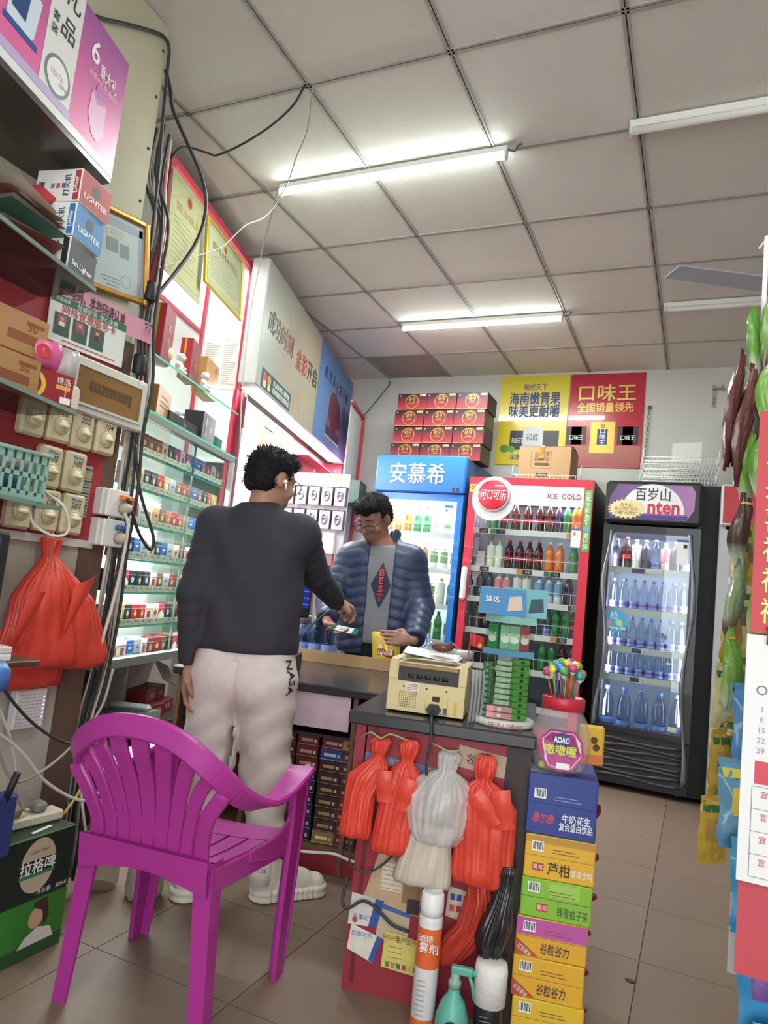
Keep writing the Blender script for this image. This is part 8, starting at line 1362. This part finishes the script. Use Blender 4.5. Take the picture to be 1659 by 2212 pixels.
def snack(label, loc, w_, h_, d_, c, rot, c2=None, c3=None, tilt=0, name='snack_bag', seed=0, slim=0, gm_=None):
    r = empty(name, loc, rot, label, 'snack bag', 'hanging snack bags'); r.rotation_euler = (tilt, 0, rot); m = gm_ or mat(c, .25, coat=.5, noise=.12, ns=25)
    f = lambda u, v, s_: ((u - .5) * w_ * (1 - slim + slim * math.sin(PI * min(.97, max(.03, v))) ** .7) * (1 + .05 * math.sin(7 * v + seed)) + slim * .012 * math.sin(5 * v + seed), s_ * d_ * (math.sin(PI * u) * math.sin(PI * v)) ** .5 + .004 * math.sin(17 * u + 11 * v + seed), (v - 1) * h_)
    b = MB(); b.grid(lambda u, v: f(u, v, -1), 8, 12, m); b.grid(lambda u, v: f(u, v, 1), 8, 12, m); b.build('bag', r)
    b = MB(); b.box(-w_ / 2 * (1 - slim * .9), w_ / 2 * (1 - slim * .9), -.001, .001, -.008, .012, m); b.build('top_seal', r); b = MB(); b.box(-w_ / 2 * (1 - slim * .9), w_ / 2 * (1 - slim * .9), -.001, .001, -h_ - .012, -h_ + .006, m); b.build('bottom_seal', r)
    if c2: b = MB(); b.grid(lambda u, v: (lambda p: (p[0], p[1] - .0015, p[2]))(f(.15 + .7 * u, .35 + .35 * v, -1)), 6, 6, mat(c2, .35)); b.build('printed_panel', r)
    if c3: b = MB(); b.grid(lambda u, v: (lambda p: (p[0], p[1] - .0015, p[2]))(f(.05 + .9 * u, (.9 if slim else .82) + (.03 if slim else .12) * v, -1)), 6, 4, mat(c3, .35)); b.build('printed_band', r)
    return r
random.seed(9); zt = 1.99
gcol = (('#5f9430', 'bright green'), ('#8a9c78', 'pale green'), ('#6f9f3c', 'lime green'), ('#4f3630', 'dark brown'), ('#7a9a5c', 'soft green'))
for s_, (x, y, z0, ro) in enumerate(((.10, 2.03, 1.98, 1.0), (.135, 1.99, 1.99, .5), (.17, 2.02, 1.97, -.3), (.205, 1.96, 1.98, .2))):
    for k in range(6):
        c, n = gcol[(s_ + k) % 3 if k % 3 else (s_ * 2 + k) % 5]; snack('%s long snack pouch, %s down in the %s hanging strip' % (n, ord_(k), ord_(s_)), (x - .004 * k * (s_ == 0) + random.uniform(-.006, .006), y - .012 * k, z0 - k * .172), .052, .195, .016, c, ro + random.uniform(-.7, .7), None, '#c9a83a' if k % 2 else None, random.uniform(-.05, .12), 'snack_pouch', s_ * 7 + k, .75, grad(c, ('#c3cbb0', '#6a4a42', '#b9c49a')[(k + s_) % 3], 'Z', -.12, -.17, .22))
for k, (x, z, t_) in enumerate(((.07, 1.84, .3), (.095, 1.80, .2))): snack('reddish brown curved jerky pouch hanging out to the left, %s' % ('outer', 'inner')[k], (x, 1.97, z), .055, .3, .012, '#5f3230', 1.1 - .3 * k, None, None, .1, 'snack_pouch', 40 + k, .8)
for s_, (x, y, z0) in enumerate(((.098, 2.10, 1.36), (.13, 2.12, 1.40))):
    for k in range(5): snack('yellow snack bag with green seal, %s down in the %s yellow strip' % (ord_(k), ('left', 'right')[s_]), (x - .009 * k + random.uniform(-.004, .004), y - .01 * k, z0 - .168 * k), .085, .145, .016, ('#c9a31f', '#d8cf9a')[(s_ + k) % 3 == 2], .9 - .5 * s_ + random.uniform(-.3, .3), ('#b58a3a', '#7a6a50')[s_], '#2f6a34', .05, 'snack_bag', s_ * 5 + k)
b = MB(); b.fprism([(-.03, -.17), (.03, -.19), (.035, 0), (-.02, .0)], -.002, .002, mat('#2f7a3a', .4)); o = b.build('hanging_tag', None, (.155, 2.0, 1.36), .5); tag(o, 'green hanging tag above the yellow strip of snacks', 'tag')
for k, (x, y, z, c, c2, n) in enumerate(((.135, 1.92, .99, '#3f86c0', '#c04a6a', 'blue and pink'), (.115, 1.88, .82, '#5f9ac0', '#d8c43a', 'pale blue and yellow'), (.15, 1.84, .66, '#2f98c4', '#6fae3a', 'cyan and green'), (.17, 1.76, .50, '#2f8ac0', '#6a3a8a', 'blue and purple'), (.20, 1.68, .36, '#2f9ad0', '#d86a4a', 'bright blue and orange'), (.22, 1.66, .2, '#3aa4d4', '#7a4a3a', 'sky blue and brown'))): snack('%s puffed snack bag low at the right edge' % n, (x, y, z), .13, .17, .03, c, .6 - .1 * k, c2, '#d8cf4a' if k % 2 else None, -.1, 'puffed_snack_bag', k)
# wall calendar hung on a near shelf post at the right edge
cl = empty('wall_calendar', (.078, 1.3, 0), .0, 'wall calendar with red gold-lettered top and white October page at the right edge', 'calendar'); m_calr = mat('#b3242e', .45, noise=.05, ns=5)
b = MB(); b.box(0, .42, 0, .006, 1.125, 1.495, m_calr); b.build('red_header', cl); b = MB(); b.box(-.004, .42, -.004, .004, .74, 1.122, mat('#d9d8d8', .6)); b.build('page', cl); b = MB(); b.box(0, .42, .005, .009, .60, .76, mat('#b53a48', .5)); b.build('red_back', cl)
for k in range(14): b = MB(); b.tube([(.025 + k * .03 + .006 * math.cos(a) * 0, -.004 + .008 * math.cos(a), 1.122 + .014 * math.sin(a)) for a in [j * PI / 5 for j in range(10)]], .0014, mat('#6a6a6e', .3, .8), 5, closed=True); b.build('binding_wire', cl)
gold_ = mat('#d0a84a', .35, .4)
for ci, x in enumerate((.03, .085, .14)):
    for k, ch_ in enumerate('百福寿喜福禄祥'): text(cl, ch_, .044, (x, -.0012, 1.462 - k * .05), gold_, bold=.01, sx=.8)
text(cl, 'OCT', .022, (.035, -.005, 1.035), mat('#6a6a70', .5)); gm = mat('#8a8a90', .5)
for k, n in enumerate(('1', '8', '15', '22', '29')): text(cl, n, .012, (.022, -.005, 1.005 - k * .016), gm)
for k, n in enumerate(('2', '9', '16', '23', '30')): text(cl, n, .012, (.045, -.005, 1.005 - k * .016), gm)
b = MB(); rect(b, .015, .4, .89, .925, -.0046, mat('#c23a4a', .5)); [rect(b, .012 + .0, .4, .885 - k * .034, .8862 - k * .034, -.0046, gm) for k in range(5)]; [rect(b, .012 + k * .06, .0132 + k * .06, .75, .885, -.0046, gm) for k in range(7)]; b.build('table_print', cl)
for k in range(4):
    for j in range(3): text(cl, '宜', .012, (.03 + j * .06, -.005, .875 - k * .034), mat('#c23a4a', .5))
# shelf post that carries the calendar, just outside the picture
sp = empty('gondola_shelf', (.36, 1.31, 0), 0, 'white gondola shelf post carrying the wall calendar at the right', 'shelf'); b = MB(); b.box(0, .04, .0, .04, 0, 1.75, m_wire); b.build('post', sp); b = MB(); b.box(-.2, .04, .0, .012, 1.5, 1.53, m_wire); b.build('hanging_bar', sp); b = MB(); b.box(-.0, .5, .04, .5, .1, .13, m_wire); b.build('lower_deck', sp)
